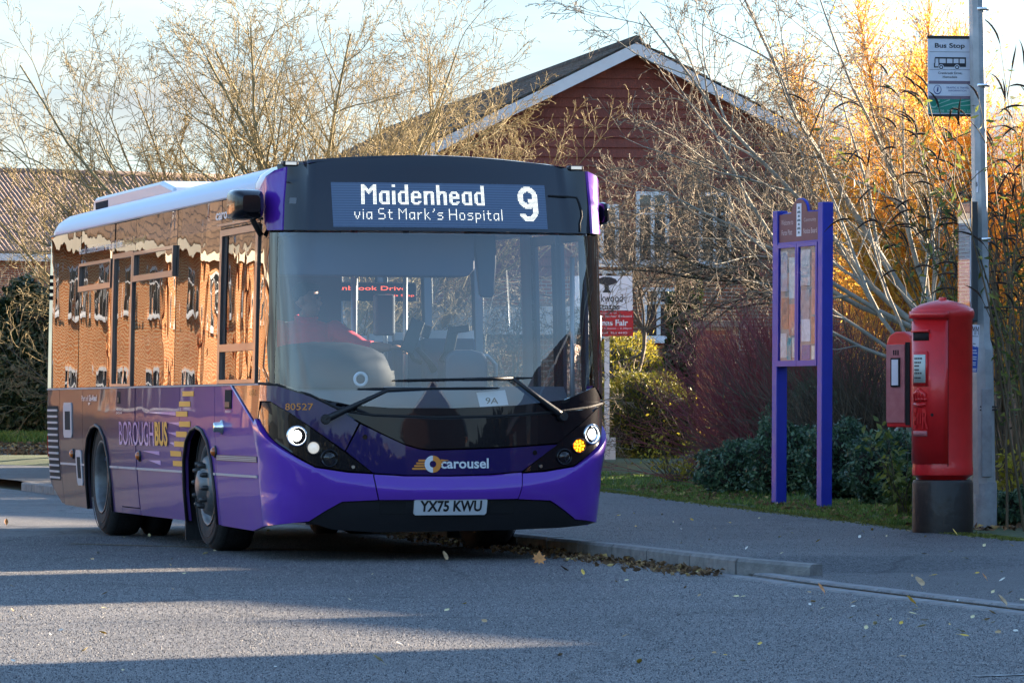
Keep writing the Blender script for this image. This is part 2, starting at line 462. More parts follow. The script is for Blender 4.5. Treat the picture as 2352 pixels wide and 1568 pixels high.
def sheet(name, xs, ys, zfn, mat):
    V = [(x, y, zfn(x, y)) for y in ys for x in xs]
    nx = len(xs)
    Fq = [(j * nx + i, j * nx + i + 1, (j + 1) * nx + i + 1, (j + 1) * nx + i) for j in range(len(ys) - 1) for i in range(nx - 1)]
    o = raw_mesh(name, V, Fq, mat, smooth=True); o['kind'] = 'structure'
    return o
sheet('ground', [-900, -200, -60, -30, -14, -8, -4, 0, 0.99, 1.01, 6, 20, 60, 200, 900], [-900, -200, -60, 0, 20, 40, 60, 84, 87, 90, 94, 98, 110, 150, 300, 900, 2500], lambda x, y: bank(x, y) - 0.004, M_EARTH)
# carriageway: kerb line on the right, open to the left
KERB = [(-14.0, 83.0), (-6.2, 55.0), (-3.05, 43.0), (-1.0, 35.8), (0.035, 32.2), (0.893, 28.9), (1.22, 27.45), (1.67, 25.27), (2.567, 21.85), (4.2, 16.0), (8.5, 2.0), (16, -22)]
def strip_mesh(name, left, right, z, mat):
    V = []; Fc = []
    for a, b in zip(left, right): V += [(a[0], a[1], z), (b[0], b[1], z)]
    for i in range(len(left) - 1): Fc.append((2 * i, 2 * i + 1, 2 * i + 3, 2 * i + 2))
    o = raw_mesh(name, V, Fc, mat); o['kind'] = 'structure'; return o
left = [(-46, 83.0), (-40, 55), (-38, 43), (-36, 35.8), (-35, 32.2), (-35, 28.9), (-35, 27.45), (-35, 25.3), (-35, 21.9), (-35, 16), (-35, 2), (-35, -22)]
strip_mesh('road', left, KERB, 0.0, M_ROAD)
# far footway across the end of the road
strip_mesh('far_pavement', [(-46, 83.2), (-46, 88)], [(-5.0, 83.2), (-5.0, 88)], 0.11, M_PAVE)
mb = MB()
mb.box(-46, -5.0, 83.0, 83.2, 0.0, 0.115)
o = mb.build('far_kerb', M_KERB); o['kind'] = 'structure'
# pavement on the right, raised, falling to road level at the dropped kerb
PAVE_IN = [(-11.5, 78.0), (-3.5, 62.0), (-0.5, 54.0), (1.04, 49.7), (2.37, 39.3), (2.93, 35.5), (3.14, 33.6), (3.63, 30.9), (5.0, 25.0), (6.6, 18.0), (10.5, 3.0), (18, -22)]
def interp_line(line, y):
    for (a, b), (c, d) in zip(line, line[1:]):
        if (b >= y >= d):
            t = (b - y) / (b - d + 1e-9); return a + (c - a) * t
    return line[-1][0]
def pave_z(y, t):
    full = 0.105
    if y > 27.42: return full
    k = max(0.0, min(1.0, (27.42 - y) / .32))
    edge = full * (1 - k) + 0.012 * k
    u = max(0.0, min(1.0, (t - .30) / .55)); u = u * u * (3 - 2 * u)
    return edge + (full - edge) * u
V = []; Fc = []
ys = [78, 70, 62, 55, 50, 46, 43, 40, 37, 35, 33, 31.5, 30, 29, 28.3, 27.8, 27.42, 27.26, 27.1, 26.9, 26.6, 26.2, 25.8, 25, 24, 23, 22, 21, 20, 18, 14, 8, 2, -10, -22]
nt_ = 9
for y in ys:
    x0 = interp_line(KERB, y) + 0.13; x1 = interp_line(PAVE_IN, y)
    for i in range(nt_):
        t = i / (nt_ - 1)
        V.append((x0 + (x1 - x0) * t, y, pave_z(y, t) + (0.004 if True else 0)))
for j in range(len(ys) - 1):
    for i in range(nt_ - 1):
        a = j * nt_ + i; Fc.append((a, a + 1, a + nt_ + 1, a + nt_))
pav = raw_mesh('pavement', V, Fc, M_PAVE, smooth=True); pav['kind'] = 'structure'
# verge: soil and grass behind the pavement
def verge_z(x, y):
    d = x - interp_line(PAVE_IN, y)
    return 0.10 + max(0, min(1, d / 3.0)) * 0.10 + 0.02 * math.sin(x * 2.1 + y) + 0.015 * math.sin(y * 1.7)
V = []; Fc = []
vys = [78, 72, 66, 62, 58, 55, 52, 50, 48, 46, 44, 42, 40, 38, 36, 35, 34, 33, 32, 31, 30, 28, 25, 20, 12, 3, -10, -22]
off_ = [0.0, 0.15, 0.3, 0.6, 1.0, 1.5, 2.2, 3, 5, 10, 25]
for y in vys:
    for d in off_:
        x = interp_line(PAVE_IN, y) - 0.02 + d
        V.append((x, y, verge_z(x, y) if d > 0 else 0.085))
for j in range(len(vys) - 1):
    for i in range(len(off_) - 1):
        a = j * len(off_) + i; Fc.append((a, a + 1, a + len(off_) + 1, a + len(off_)))
M_LAWN = P('lawn_soil', (0.032, 0.042, 0.014), 0.95, col2=(0.065, 0.10, 0.026), vscale=3.0, bump=0.8, bscale=25)
ver = raw_mesh('verge', V, Fc, M_LAWN, smooth=True); ver['kind'] = 'structure'

# kerb stones, one object each
def stone(name, x0, y0, x1, y1, w, z0, z1, z0b, z1b, mat, parent, gap=0.011):
    d = Vector((x1 - x0, y1 - y0, 0)); Lk = d.length; d.normalize(); nrm = Vector((-d.y, d.x, 0))
    if nrm.x < 0: nrm = -nrm
    a = Vector((x0, y0, 0)) + d * gap; b = Vector((x1, y1, 0)) - d * gap
    mb = MB()
    e = 0.018
    v = []
    for p, zb, zt in ((a, z0, z1), (b, z0b, z1b)):
        v += [p + Vector((0, 0, zb)), p + Vector((0, 0, zt - e)), p + nrm * e + Vector((0, 0, zt)), p + nrm * w + Vector((0, 0, zt)), p + nrm * w + Vector((0, 0, zb))]
    f = [(i, (i + 1) % 5, 5 + (i + 1) % 5, 5 + i) for i in range(5)] + [(4, 3, 2, 1, 0), (5, 6, 7, 8, 9)]
    mb.add(v, f)
    return mb.build(name, mat, parent)
kerb = empty('kerb', (0.5, 30.5, 0)); kerb['kind'] = 'structure'
def kpt(l, t): return (l[0][0] + (l[1][0] - l[0][0]) * t, l[0][1] + (l[1][1] - l[0][1]) * t)
kl = [(-6.2, 55.0), (-3.05, 43.0), (-1.0, 35.8), (0.035, 32.2), (0.893, 28.9), (1.386, 27.0)]
kerb.location = (0, 0, 0)
for a, b in zip(kl, kl[1:]):
    Lk = math.hypot(b[0] - a[0], b[1] - a[1]); n = max(1, round(Lk / 0.915))
    for i in range(n):
        p = kpt((a, b), i / n); q = kpt((a, b), (i + 1) / n)
        stone('kerb_stone', p[0], p[1], q[0], q[1], 0.13, -0.05, 0.11 + RND.uniform(-.003, .003), -0.05, 0.11 + RND.uniform(-.003, .003), M_KERB, kerb)
stone('kerb_stone', 1.386, 27.0, 1.83, 26.62, 0.13, -0.05, 0.11, -0.05, 0.085, M_KERB, kerb)
# flush double course of setts/edging where the kerb is dropped
fl = [(1.16, 27.55), (1.67, 25.27), (2.567, 21.85), (4.2, 16.0), (5.2, 12.6)]
for a, b in zip(fl, fl[1:]):
    Lk = math.hypot(b[0] - a[0], b[1] - a[1]); n = max(1, round(Lk / 0.9))
    for i in range(n):
        p = kpt((a, b), i / n); q = kpt((a, b), (i + 1) / n)
        stone('edging_stone', p[0] - .01, p[1], q[0] - .01, q[1], 0.115, -0.05, 0.010, -0.05, 0.010, M_KERB_OLD, kerb, 0.004)
        if i > 0 or a[1] < 27:
            p2 = (p[0] + 0.15, p[1] + .03); q2 = (q[0] + 0.15, q[1] + .03)
            stone('edging_stone', p2[0], p2[1], q2[0], q2[1], 0.12, -0.05, 0.026, -0.05, 0.026, M_KERB_OLD, kerb, 0.004)
# faded yellow line by the bus
M_YL = P('faded_yellow_paint', (0.22, 0.15, 0.04), 0.8, col2=(0.05, 0.045, 0.035), vscale=14)
strip_mesh('road_marking', [(-3.4, 33.3), (-0.4, 31.0)], [(-3.37, 33.42), (-0.36, 31.12)], 0.004, M_YL)
M_WL = P('faded_white_paint', (0.45, 0.45, 0.44), 0.8, col2=(0.09, 0.09, 0.09), vscale=16)
strip_mesh('road_marking', [(1.78, 16.90), (2.6, 17.35)], [(1.80, 16.84), (2.62, 17.28)], 0.004, M_WL)

# ================================================================== THE BUS
def lerp(t, x):
    if x <= t[0][0]: return t[0][1]
    for (a, b), (c, d) in zip(t, t[1:]):
        if x <= c: return b + (d - b) * (x - a) / (c - a)
    return t[-1][1]
BL = 9.05
B_SIDE = [(.15, .062), (.3, .043), (.55, .022), (.8, .010), (1.0, .006), (1.2, .009), (1.5, .0155), (1.8, .0215), (2.1, .030), (2.35, .0385), (2.55, .046)]
B_FRONT = [(.15, .12), (.3, .04), (.45, 0), (.62, 0), (.8, .007), (1.0, .017), (1.15, .027), (1.3, .039), (1.45, .053), (1.6, .069), (1.8, .094), (2.0, .124), (2.25, .166), (2.5, .216), (2.8, .286)]
def smooth3(t, x, w=.07): return (lerp(t, x - w) + 2 * lerp(t, x) + lerp(t, x + w)) / 4
A0, B0, RCN = .95, .10, .341
PH0 = math.atan(2 * B0 / A0)
KQ = 2 * B0 / A0 ** 2
def arcl(x):
    u = KQ * x; return (x * math.sqrt(1 + u * u) + math.asinh(u) / KQ) / 2
S1 = arcl(A0); S2 = S1 + RCN * (math.pi / 2 - PH0)
YC = B0 + RCN * math.cos(PH0); XW = A0 + RCN * (1 - math.sin(PH0))
RR = .18; S3 = S2 + (BL - RR - YC); S4 = S3 + RR * math.pi / 2
def plan(s):
    """distance round the body from the middle of the front -> x, y and outward normal"""
    sg = 1 if s >= 0 else -1; s = abs(s)
    if s < S1:
        x = s * A0 / S1
        for _ in range(4): x += (s - arcl(x)) / math.sqrt(1 + (KQ * x) ** 2)
        k = KQ * x; n = math.hypot(1, k); nx, ny = k / n, -1 / n; y = B0 * (x / A0) ** 2
    elif s < S2:
        ph = PH0 + (s - S1) / RCN; nx, ny = math.sin(ph), -math.cos(ph)
        x = A0 - RCN * math.sin(PH0) + RCN * nx; y = B0 + RCN * math.cos(PH0) + RCN * ny
    elif s < S3: x, y, nx, ny = XW, YC + (s - S2), 1, 0
    elif s < S4:
        a = (s - S3) / RR; nx, ny = math.cos(a), math.sin(a); x = XW - RR + RR * nx; y = BL - RR + RR * ny
    else: x, y, nx, ny = XW - RR - (s - S4), BL, 0, 1
    return sg * x, y, sg * nx, ny
def body(s, z, off=0.0):
    x, y, nx, ny = plan(s)
    ins = nx * nx * smooth3(B_SIDE, z) + (ny * ny * smooth3(B_FRONT, z) if ny < 0 else ny * ny * .02) - off
    return (x - nx * ins, y - ny * ins, z)

bus = empty('bus', (-.426, 29.67, 0), R(16), 'purple single-decker bus with lit destination display pulled up at the kerb', 'bus')

def panel(name, poly, mat, off=0.0, th=.02, parent=None, mapf=None, offf=None, res=.12, mb=None, mi=0):
    """a curved body panel: polygon in (s, z) laid on the body, rim turned inwards"""
    bm = bmesh.new()
    vs = [bm.verts.new((s, z, 0)) for s, z in poly]
    bm.faces.new(vs)
    bm.normal_update()
    bmesh.ops.triangulate(bm, faces=bm.faces[:], ngon_method='EAR_CLIP')
    s0 = min(p[0] for p in poly); s1 = max(p[0] for p in poly); z0 = min(p[1] for p in poly); z1 = max(p[1] for p in poly)
    cuts = []
    c = math.ceil(s0 / .06) * .06
    while c < s1:
        a = abs(c)
        step = .06 if a < 1.5 else .36
        cuts.append(((c, 0, 0), (1, 0, 0))); c += step
    c = math.ceil(z0 / res) * res
    while c < z1: cuts.append(((0, c, 0), (0, 1, 0))); c += res
    for co, no in cuts:
        bmesh.ops.bisect_plane(bm, geom=bm.verts[:] + bm.edges[:] + bm.faces[:], plane_co=co, plane_no=no, dist=1e-5)
    bm.normal_update(); bm.verts.ensure_lookup_table(); bm.faces.ensure_lookup_table()
    outl = [e for e in bm.edges if len(e.link_faces) == 1]
    outl_pairs = []
    for e in outl:
        f = e.link_faces[0]
        for l in f.loops:
            if l.edge == e: outl_pairs.append((l.vert.index if False else l.vert, l.link_loop_next.vert))
    bm.verts.index_update()
    uv = [(v.co.x, v.co.y) for v in bm.verts]
    faces = [[v.index for v in f.verts] for f in bm.faces]
    if bm.faces[0].normal.z < 0: faces = [f[::-1] for f in faces]
    pairs = [(a.index, b.index) for a, b in outl_pairs]
    bm.free()
    mf = mapf or body
    of = (lambda s, z: off + offf(s, z)) if offf else (lambda s, z: off)
    V = [mf(s, z, of(s, z)) for s, z in uv]
    n = len(V)
    own = mb is None
    if own: mb = MB()
    k0 = len(mb.v)
    mb.add(V, faces, mi, True)
    ring = {}
    rv = []; rf = []
    for a, b in pairs:
        for q in (a, b):
            if q not in ring:
                s, z = uv[q]; ring[q] = len(rv); rv += [V[q], mf(s, z, of(s, z) - th)]
        rf.append((ring[a], ring[b], ring[b] + 1, ring[a] + 1))
    mb.add(rv, rf, mi, False)
    if own: return mb.build(name, mat, parent if parent is not None else bus, recalc=False)
def rect(s0, s1, z0, z1): return [(s0, z0), (s1, z0), (s1, z1), (s0, z1)]
def mir(poly): return [(-s, z) for s, z in poly][::-1]

# --- bus materials
def flake(name, col, rough=.3, coat=1.0, metal=0.0, dirt=0.0):
    m, nt, b = new_mat(name)
    b.inputs['Base Color'].default_value = rgba(col); b.inputs['Roughness'].default_value = rough; b.inputs['Metallic'].default_value = metal
    b.inputs['Coat Weight'].default_value = coat; b.inputs['Coat Roughness'].default_value = .02; b.inputs['Specular IOR Level'].default_value = .15
    tcn = nd(nt, 'ShaderNodeTexCoord')
    # road film: light dust thicker towards the skirt
    sp = nd(nt, 'ShaderNodeSeparateXYZ'); nt.links.new(tcn.outputs['Object'], sp.inputs[0])
    mr = nd(nt, 'ShaderNodeMapRange'); mr.inputs['From Min'].default_value = .15; mr.inputs['From Max'].default_value = .9; mr.inputs['To Min'].default_value = dirt; mr.inputs['To Max'].default_value = 0.0
    nt.links.new(sp.outputs[2], mr.inputs['Value'])
    n1 = nd(nt, 'ShaderNodeTexNoise', Scale=6.0, Detail=6.0); nt.links.new(tcn.outputs['Object'], n1.inputs['Vector'])
    mu = nd(nt, 'ShaderNodeMath', operation='MULTIPLY'); nt.links.new(mr.outputs[0], mu.inputs[0]); nt.links.new(n1.outputs['Fac'], mu.inputs[1])
    mx = nd(nt, 'ShaderNodeMixRGB'); mx.inputs[1].default_value = rgba(col); mx.inputs[2].default_value = (.20, .17, .15, 1); nt.links.new(mu.outputs[0], mx.inputs[0])
    nt.links.new(mx.outputs[0], b.inputs['Base Color'])
    # slight waviness of the sheet
    n3 = nd(nt, 'ShaderNodeTexNoise', Scale=1.6, Detail=1.0); nt.links.new(tcn.outputs['Object'], n3.inputs['Vector'])
    bp = nd(nt, 'ShaderNodeBump', Strength=.12, Distance=.02); nt.links.new(n3.outputs['Fac'], bp.inputs['Height'])
    nt.links.new(bp.outputs[0], b.inputs['Coat Normal']); nt.links.new(bp.outputs[0], b.inputs['Normal'])
    return m, nt, b, mx
M_PURP = flake('purple_paint', (.13, .028, .44), .35, 1.0, dirt=.22)[0]
M_DPURP = flake('dark_purple_paint', (.016, .008, .085), .25, .8)[0]
M_BLKG = flake('gloss_black', (.005, .005, .009), .2, .6)[0]
def sidepaint():
    """printed wrap: slate grey at the tail blending to violet at the front"""
    m, nt, b, mx = flake('wrap_paint', (.05, .03, .10), .3, .38, 0.0, dirt=.32)
    b.inputs['Coat IOR'].default_value = 1.4; b.inputs['Specular IOR Level'].default_value = .05; b.inputs['Roughness'].default_value = .45
    tcn = nd(nt, 'ShaderNodeTexCoord'); sp = nd(nt, 'ShaderNodeSeparateXYZ'); nt.links.new(tcn.outputs['Object'], sp.inputs[0])
    ad = nd(nt, 'ShaderNodeMath', operation='MULTIPLY_ADD'); ad.inputs[1].default_value = 1.6; nt.links.new(sp.outputs[2], ad.inputs[0]); nt.links.new(sp.outputs[1], ad.inputs[2])
    rp = nd(nt, 'ShaderNodeValToRGB')
    mr = nd(nt, 'ShaderNodeMapRange'); mr.inputs['From Min'].default_value = 0.0; mr.inputs['From Max'].default_value = 10.0; nt.links.new(ad.outputs[0], mr.inputs['Value'])
    e = rp.color_ramp.elements
    e[0].position = .1; e[0].color = (.13, .042, .36, 1); e[1].position = .8; e[1].color = (.028, .025, .042, 1)
    q = e.new(.5); q.color = (.085, .040, .19, 1)
    nt.links.new(mr.outputs[0], rp.inputs[0]); nt.links.new(rp.outputs[0], mx.inputs[1])
    return m
M_WRAP = sidepaint()
def sideglass(name='tinted_side_glass'):
    m, nt, b = new_mat(name)
    b.inputs['Base Color'].default_value = (.004, .0045, .006, 1); b.inputs['Roughness'].default_value = 0.0
    b.inputs['IOR'].default_value = 1.9; b.inputs['Specular IOR Level'].default_value = .6
    tcn = nd(nt, 'ShaderNodeTexCoord')
    mpn = nd(nt, 'ShaderNodeMapping', Scale=(1, 1.1, .5)); nt.links.new(tcn.outputs['Object'], mpn.inputs[0])
    n3 = nd(nt, 'ShaderNodeTexNoise', Scale=2.2, Detail=2.0); nt.links.new(mpn.outputs[0], n3.inputs['Vector'])
    n4 = nd(nt, 'ShaderNodeTexNoise', Scale=9.0, Detail=1.0); nt.links.new(tcn.outputs['Object'], n4.inputs['Vector'])
    ma = nd(nt, 'ShaderNodeMath', operation='MULTIPLY_ADD'); ma.inputs[1].default_value = .018; nt.links.new(n4.outputs['Fac'], ma.inputs[0]); nt.links.new(n3.outputs['Fac'], ma.inputs[2])
    bp = nd(nt, 'ShaderNodeBump', Strength=.26, Distance=.02); nt.links.new(ma.outputs[0], bp.inputs['Height']); nt.links.new(bp.outputs[0], b.inputs['Normal'])
    return m
M_SGL = sideglass('black_edge_glass')
def cabglass():
    m = glass('tinted_window_glass', (.42, .45, .46), refl=1.0, ior=1.85)
    nt = m.node_tree; g = [n for n in nt.nodes if n.type == 'BSDF_GLOSSY'][0]
    tcn = nd(nt, 'ShaderNodeTexCoord')
    mpn = nd(nt, 'ShaderNodeMapping', Scale=(1, 1.1, .5)); nt.links.new(tcn.outputs['Object'], mpn.inputs[0])
    n3 = nd(nt, 'ShaderNodeTexNoise', Scale=2.2, Detail=2.0); nt.links.new(mpn.outputs[0], n3.inputs['Vector'])
    n4 = nd(nt, 'ShaderNodeTexNoise', Scale=9.0, Detail=1.0); nt.links.new(tcn.outputs['Object'], n4.inputs['Vector'])
    ma = nd(nt, 'ShaderNodeMath', operation='MULTIPLY_ADD'); ma.inputs[1].default_value = .018; nt.links.new(n4.outputs['Fac'], ma.inputs[0]); nt.links.new(n3.outputs['Fac'], ma.inputs[2])
    bp = nd(nt, 'ShaderNodeBump', Strength=.26, Distance=.02); nt.links.new(ma.outputs[0], bp.inputs['Height']); nt.links.new(bp.outputs[0], g.inputs['Normal'])
    return m
M_SGW = cabglass()
M_FRAME = P('window_frame_metal', (.20, .18, .18), .28, metal=.7, coat=.3)
M_SILV = P('silver_roof_paint', (.30, .42, .72), .35, coat=.45, metal=.1)
M_SILVW = P('white_roof_paint', (.6, .64, .70), .35, coat=.6)
M_RUB = P('black_rubber', (.012, .012, .013), .75, bump=.2, bscale=80)
M_TYRE = P('tyre_rubber', (.018, .017, .017), .8, var=.35, vscale=14, bump=.25, bscale=60)
M_RIM = P('wheel_steel', (.20, .21, .22), .45, metal=.6, col2=(.11, .105, .10), vscale=7)
M_HUB = P('hub_metal', (.09, .085, .085), .5, metal=.7, var=.4, vscale=12)
M_DARK = P('dark_underbody', (.008, .008, .009), .9)
M_BLKP = P('black_plastic', (.012, .012, .014), .45, bump=.1, bscale=120)
M_GREYP = P('grey_plastic', (.20, .205, .22), .5)
M_LGREY = P('light_grey_plastic', (.38, .40, .44), .5)
M_CHROME = P('chrome', (.75, .76, .78), .08, metal=1.0)
M_WHT = P('white_vinyl', (.72, .74, .76), .4)
M_ORNG = P('orange_vinyl', (.72, .25, .03), .4)
M_YELV = P('amber_vinyl', (.72, .36, .025), .4)
M_LILAC = P('lilac_vinyl', (.32, .22, .62), .35, coat=.5)
M_GOLD = P('gold_vinyl', (.42, .27, .06), .4)
M_WS = glass('windscreen_glass', (.90, .94, .96), refl=2.9, ior=1.5)
M_SIDEW = glass('door_glass', (.86, .92, .94), refl=1.0)
M_LENS = glass('lamp_lens', (.95, .96, .97), refl=1.2)
M_MIRROR = P('mirror_glass', (.8, .82, .85), .02, metal=1.0)
M_AMB = P('amber_lens', (.55, .12, .01), .15, coat=.8)
M_REDL = P('red_lens', (.35, .01, .01), .15, coat=.8)
M_LAMPON = P('lit_white_lamp', (.9, .9, .88), .3, emit=(1, .97, .9), estr=1.3)
M_LAMPDRL = P('lit_daytime_lamp', (.5, .52, .5), .25, emit=(1, .97, .88), estr=.07)
M_AMBON = P('lit_amber_lamp', (.9, .35, .02), .3, emit=(1, .36, .01), estr=1.2)
M_DOTAMB = P('dark_amber_led', (.5, .15, .0), .3, emit=(1, .25, .0), estr=.12)
M_LED = P('lit_led', (.9, .9, .8), .4, emit=(1.0, .97, .80), estr=.30)
M_RLED = P('lit_red_led', (.6, .1, .06), .4, emit=(1.0, .12, .05), estr=.3)
M_SEAT = P('seat_moquette', (.10, .11, .16), .9)
M_REDM = P('red_moquette', (.30, .02, .03), .9)
M_POLE = P('grab_rail_grey', (.42, .44, .47), .3, metal=.4)
M_INT = P('interior_grey', (.16, .19, .25), .6)
M_INTD = P('interior_dark', (.035, .045, .075), .55)

# --- lower offside panels
def arch(c, up=False):
    pts = [(.53, .205), (.545, .43), (.49, .66), (.37, .80), (.19, .878), (0, .90), (-.19, .878), (-.37, .80), (-.49, .66), (-.545, .43), (-.55, .205)]
    return [(c + a, z) for a, z in pts]
FW, RW = -3.57, -7.58
G = .006
Z0, ZB = .205, 1.196
for nm, poly in (
    ('side_panel', [(-2.94, .20), (-1.9, .19), (-1.578, .228), (-1.578, .905), (-2.385, ZB), (-2.94, ZB)]),
    ('side_panel', [(-4.19, .20), (-4.12, .205)] + [] + arch(FW)[::-1][1:-1] + [(-3.04, .205), (-2.95, .205), (-2.95, ZB), (-4.19, ZB)]),
    ('side_panel', [(-5.90, Z0), (-4.20, Z0), (-4.20, ZB), (-5.90, ZB)]),
    ('side_panel', [(-8.19, .205), (-8.13, .205)] + arch(RW)[::-1][1:-1] + [(-7.05, .205), (-6.66, .205), (-6.66, ZB), (-8.19, ZB)]),
    ('side_panel', [(-9.27, .215), (-8.20, .205), (-8.20, ZB), (-9.27, ZB)]),
):
    panel(nm, poly, M_WRAP, th=.03)
p = panel('emergency_door_panel', rect(-6.65, -5.91, .26, ZB), M_WRAP, off=.004, th=.03)
panel('side_panel', rect(-6.65, -5.91, .205, .252), M_WRAP)
rear_p = panel('rear_corner_panel', [(-9.93, .42), (-9.72, .34), (-9.39, .227), (-9.28, .225), (-9.28, ZB), (-9.93, ZB)], M_WRAP, th=.03)
rear_p['label'] = 'louvred corner panel at the tail'
panel('rear_panel', [(-11.2, .42), (-9.93, .42), (-9.93, ZB), (-11.2, ZB)], M_WRAP, th=.03)
# arch lips, rub strips
for c in (FW, RW):
    mb = MB(); mb.tube([body(s, z, .006) for s, z in arch(c)], .014, 6); mb.build('wheel_arch_lip', M_BLKP, bus)
for a, b in ((-9.27, -8.2), (-8.19, -8.14), (-7.02, -6.67), (-6.64, -5.93), (-5.89, -4.14), (-3.03, -2.96), (-2.93, -1.60)):
    panel('rub_strip', rect(a, b, .560, .577), M_LGREY, off=.008, th=.01)
mb = MB()
for z in (.672, .684, .696): panel('', rect(-2.90, -1.60, z, z + .007), None, off=.006, th=.008, mb=mb)
mb.build('triple_trim', M_LGREY, bus, recalc=False)
mb = MB(); panel('', rect(-2.92, -1.59, .666, .708), None, off=.003, th=.005, mb=mb); mb.build('trim_backing', M_BLKP, bus, recalc=False)
panel('belt_trim', rect(-9.93, -1.50, 1.198, 1.210), M_LGREY, off=.006, th=.02)
mb = MB(); mb.tube([body(s, z, .004) for s, z in ((-2.385, 1.2), (-2.0, 1.064), (-1.578, .912))], .007, 6); mb.build('diagonal_trim', M_LILAC, bus)
panel('corner_panel', [(-1.58, .918), (-1.49, 1.08), (-1.49, 1.205), (-2.36, 1.195)], M_BLKG, off=-.002, th=.03)
# louvres
gr = panel('louvre_backing', rect(-9.84, -9.34, .42, 1.06), M_DARK, off=.003, th=.01)
for i in range(12):
    z = .435 + i * .0525
    panel('louvre_slat', rect(-9.83, -9.35, z, z + .018), M_LGREY, off=.009, th=.006)
for z in (2.0, 2.06, 2.12, 2.18): panel('vent_slot', rect(-9.98, -9.90, z - .02, z + .015), M_DARK, off=.006, th=.01)
for (s0, s1, z0, z1, w0, w1, h0, h1) in ((-9.06, -8.66, .79, 1.088, -8.97, -8.73, .857, 1.014), (-8.53, -8.27, .394, .69, -8.47, -8.32, .454, .632)):
    e = .03
    poly = [(s0 + e, z0), (s1 - e, z0), (s1, z0 + e), (s1, z1 - e), (s1 - e, z1), (s0 + e, z1), (s0, z1 - e), (s0, z0 + e)]
    fl_ = panel('service_flap', poly, M_LGREY, off=.008, th=.01)
    panel('flap_opening', rect(w0, w1, h0, h1), M_DARK, off=.010, th=.004, parent=fl_)
for s, z in ((-8.65, .656), (-5.76, .669), (-2.94, .728)):
    x, y, zz = body(s, z)
    mb = MB(); Mx = Matrix.Translation((x, y, zz)) @ Matrix.Rotation(R(-90), 4, 'Y')
    mb.lathe([(.045, 0), (.045, .01), (.035, .014)], 14, Mx)
    mk = mb.build('side_marker', M_BLKP, bus)
    mb = MB(); mb.lathe([(.034, .012), (.03, .028), (.016, .036), (.001, .038)], 14, Mx); mb.build('marker_lens', M_AMB, mk)
panel('rear_lamp', rect(-9.99, -9.95, .62, .80), M_REDL, off=.02, th=.03)
x, y, zz = body(-2.69, .905)
mb = MB(); Mx = Matrix.Translation((x, y, zz)) @ Matrix.Rotation(R(-90), 4, 'Y')
mb.lathe([(.05, 0), (.05, .012), (.036, .015), (.034, .06), (.028, .065), (.001, .066)], 18, Mx); mb.build('filler_cap', M_CHROME, bus)
for a, b, c, d in ((-2.58, -2.37, 1.035, 1.17), (-6.63, -6.50, 1.075, 1.17)):
    hp = panel('handle_recess', rect(a, b, c, d), M_DARK, off=.006, th=.008)
    panel('handle', rect(a + .03, b - .03, c + .012, c + .05), M_BLKP, off=.012, th=.01, parent=hp)
# vinyl: lettering and stripes
def vinyl(name, key, s0, s1, z0, z1, mat, off=.006, mb=None):
    own = mb is None
    if own: mb = MB()
    put_word(mb, key, s0, s1, z0, z1, lambda a, b: body(a, b, off))
    if own: return mb.build(name, mat, bus)
for (s0, s1, z0, z1) in ((-4.07, -3.67, 1.128, 1.165), (-4.19, -3.79, 1.052, 1.090), (-4.30, -3.89, .978, 1.016), (-4.19, -3.79, .902, .942), (-4.31, -3.92, .826, .867), (-4.39, -3.99, .753, .793), (-4.55, -4.15, .680, .720), (-4.47, -4.07, .607, .647)):
    panel('amber_dash', rect(s0, s1, z0, z1), M_YELV, off=.0045, th=.003)
for (s0, s1, z0, z1) in ((-5.5, -4.32, .985, 1.012), (-4.62, -4.2, .910, .936), (-4.62, -4.32, .834, .860), (-4.58, -4.4, .760, .785), (-5.65, -4.98, .682, .713), (-5.42, -4.95, .607, .642)):
    panel('lilac_dash', [(s0, z1 - .003), (s1, z0), (s1, z1)], M_LILAC, off=.003, th=.002)
vinyl('side_lettering', 'borough', -6.54, -5.15, .748, .936, M_LILAC, .009)
vinyl('side_lettering', 'bus', -5.10, -4.62, .752, .938, M_YELV, .009)
vinyl('slogan_lettering', 'slogan1', -8.45, -6.56, 2.325, 2.385, M_WHT, .010)
vinyl('slogan_lettering', 'slogan2', -6.50, -5.58, 2.322, 2.388, M_GOLD, .010)
vinyl('carousel_lettering', 'carousel', -3.02, -2.3, 2.385, 2.46, M_WHT, .010)
vinyl('operator_lettering', 'partof', -8.2, -7.9, 1.10, 1.145, M_WHT, .006); mb = MB(); vinyl('', 'goahead', -7.86, -7.52, 1.098, 1.15, None, .006, mb)
mb.add([body(-7.90, 1.085, .006), body(-7.80, 1.085, .006), body(-7.87, 1.062, .006)], [(0, 1, 2)])
mb.build('operator_lettering', M_WHT, bus)
vinyl('small_lettering', 'emdoor', -2.56, -2.36, 1.008, 1.024, M_WHT, .006); mb = MB(); vinyl('', 'emdoor', -6.64, -6.40, 1.02, 1.036, None, .010, mb); vinyl('', 'emdoor2', -6.64, -6.40, .994, 1.010, None, .010, mb)
mb.build('small_lettering', M_WHT, bus)
vinyl('fleet_number', 'num', -1.79, -1.60, 1.124, 1.165, M_ORNG, .006)

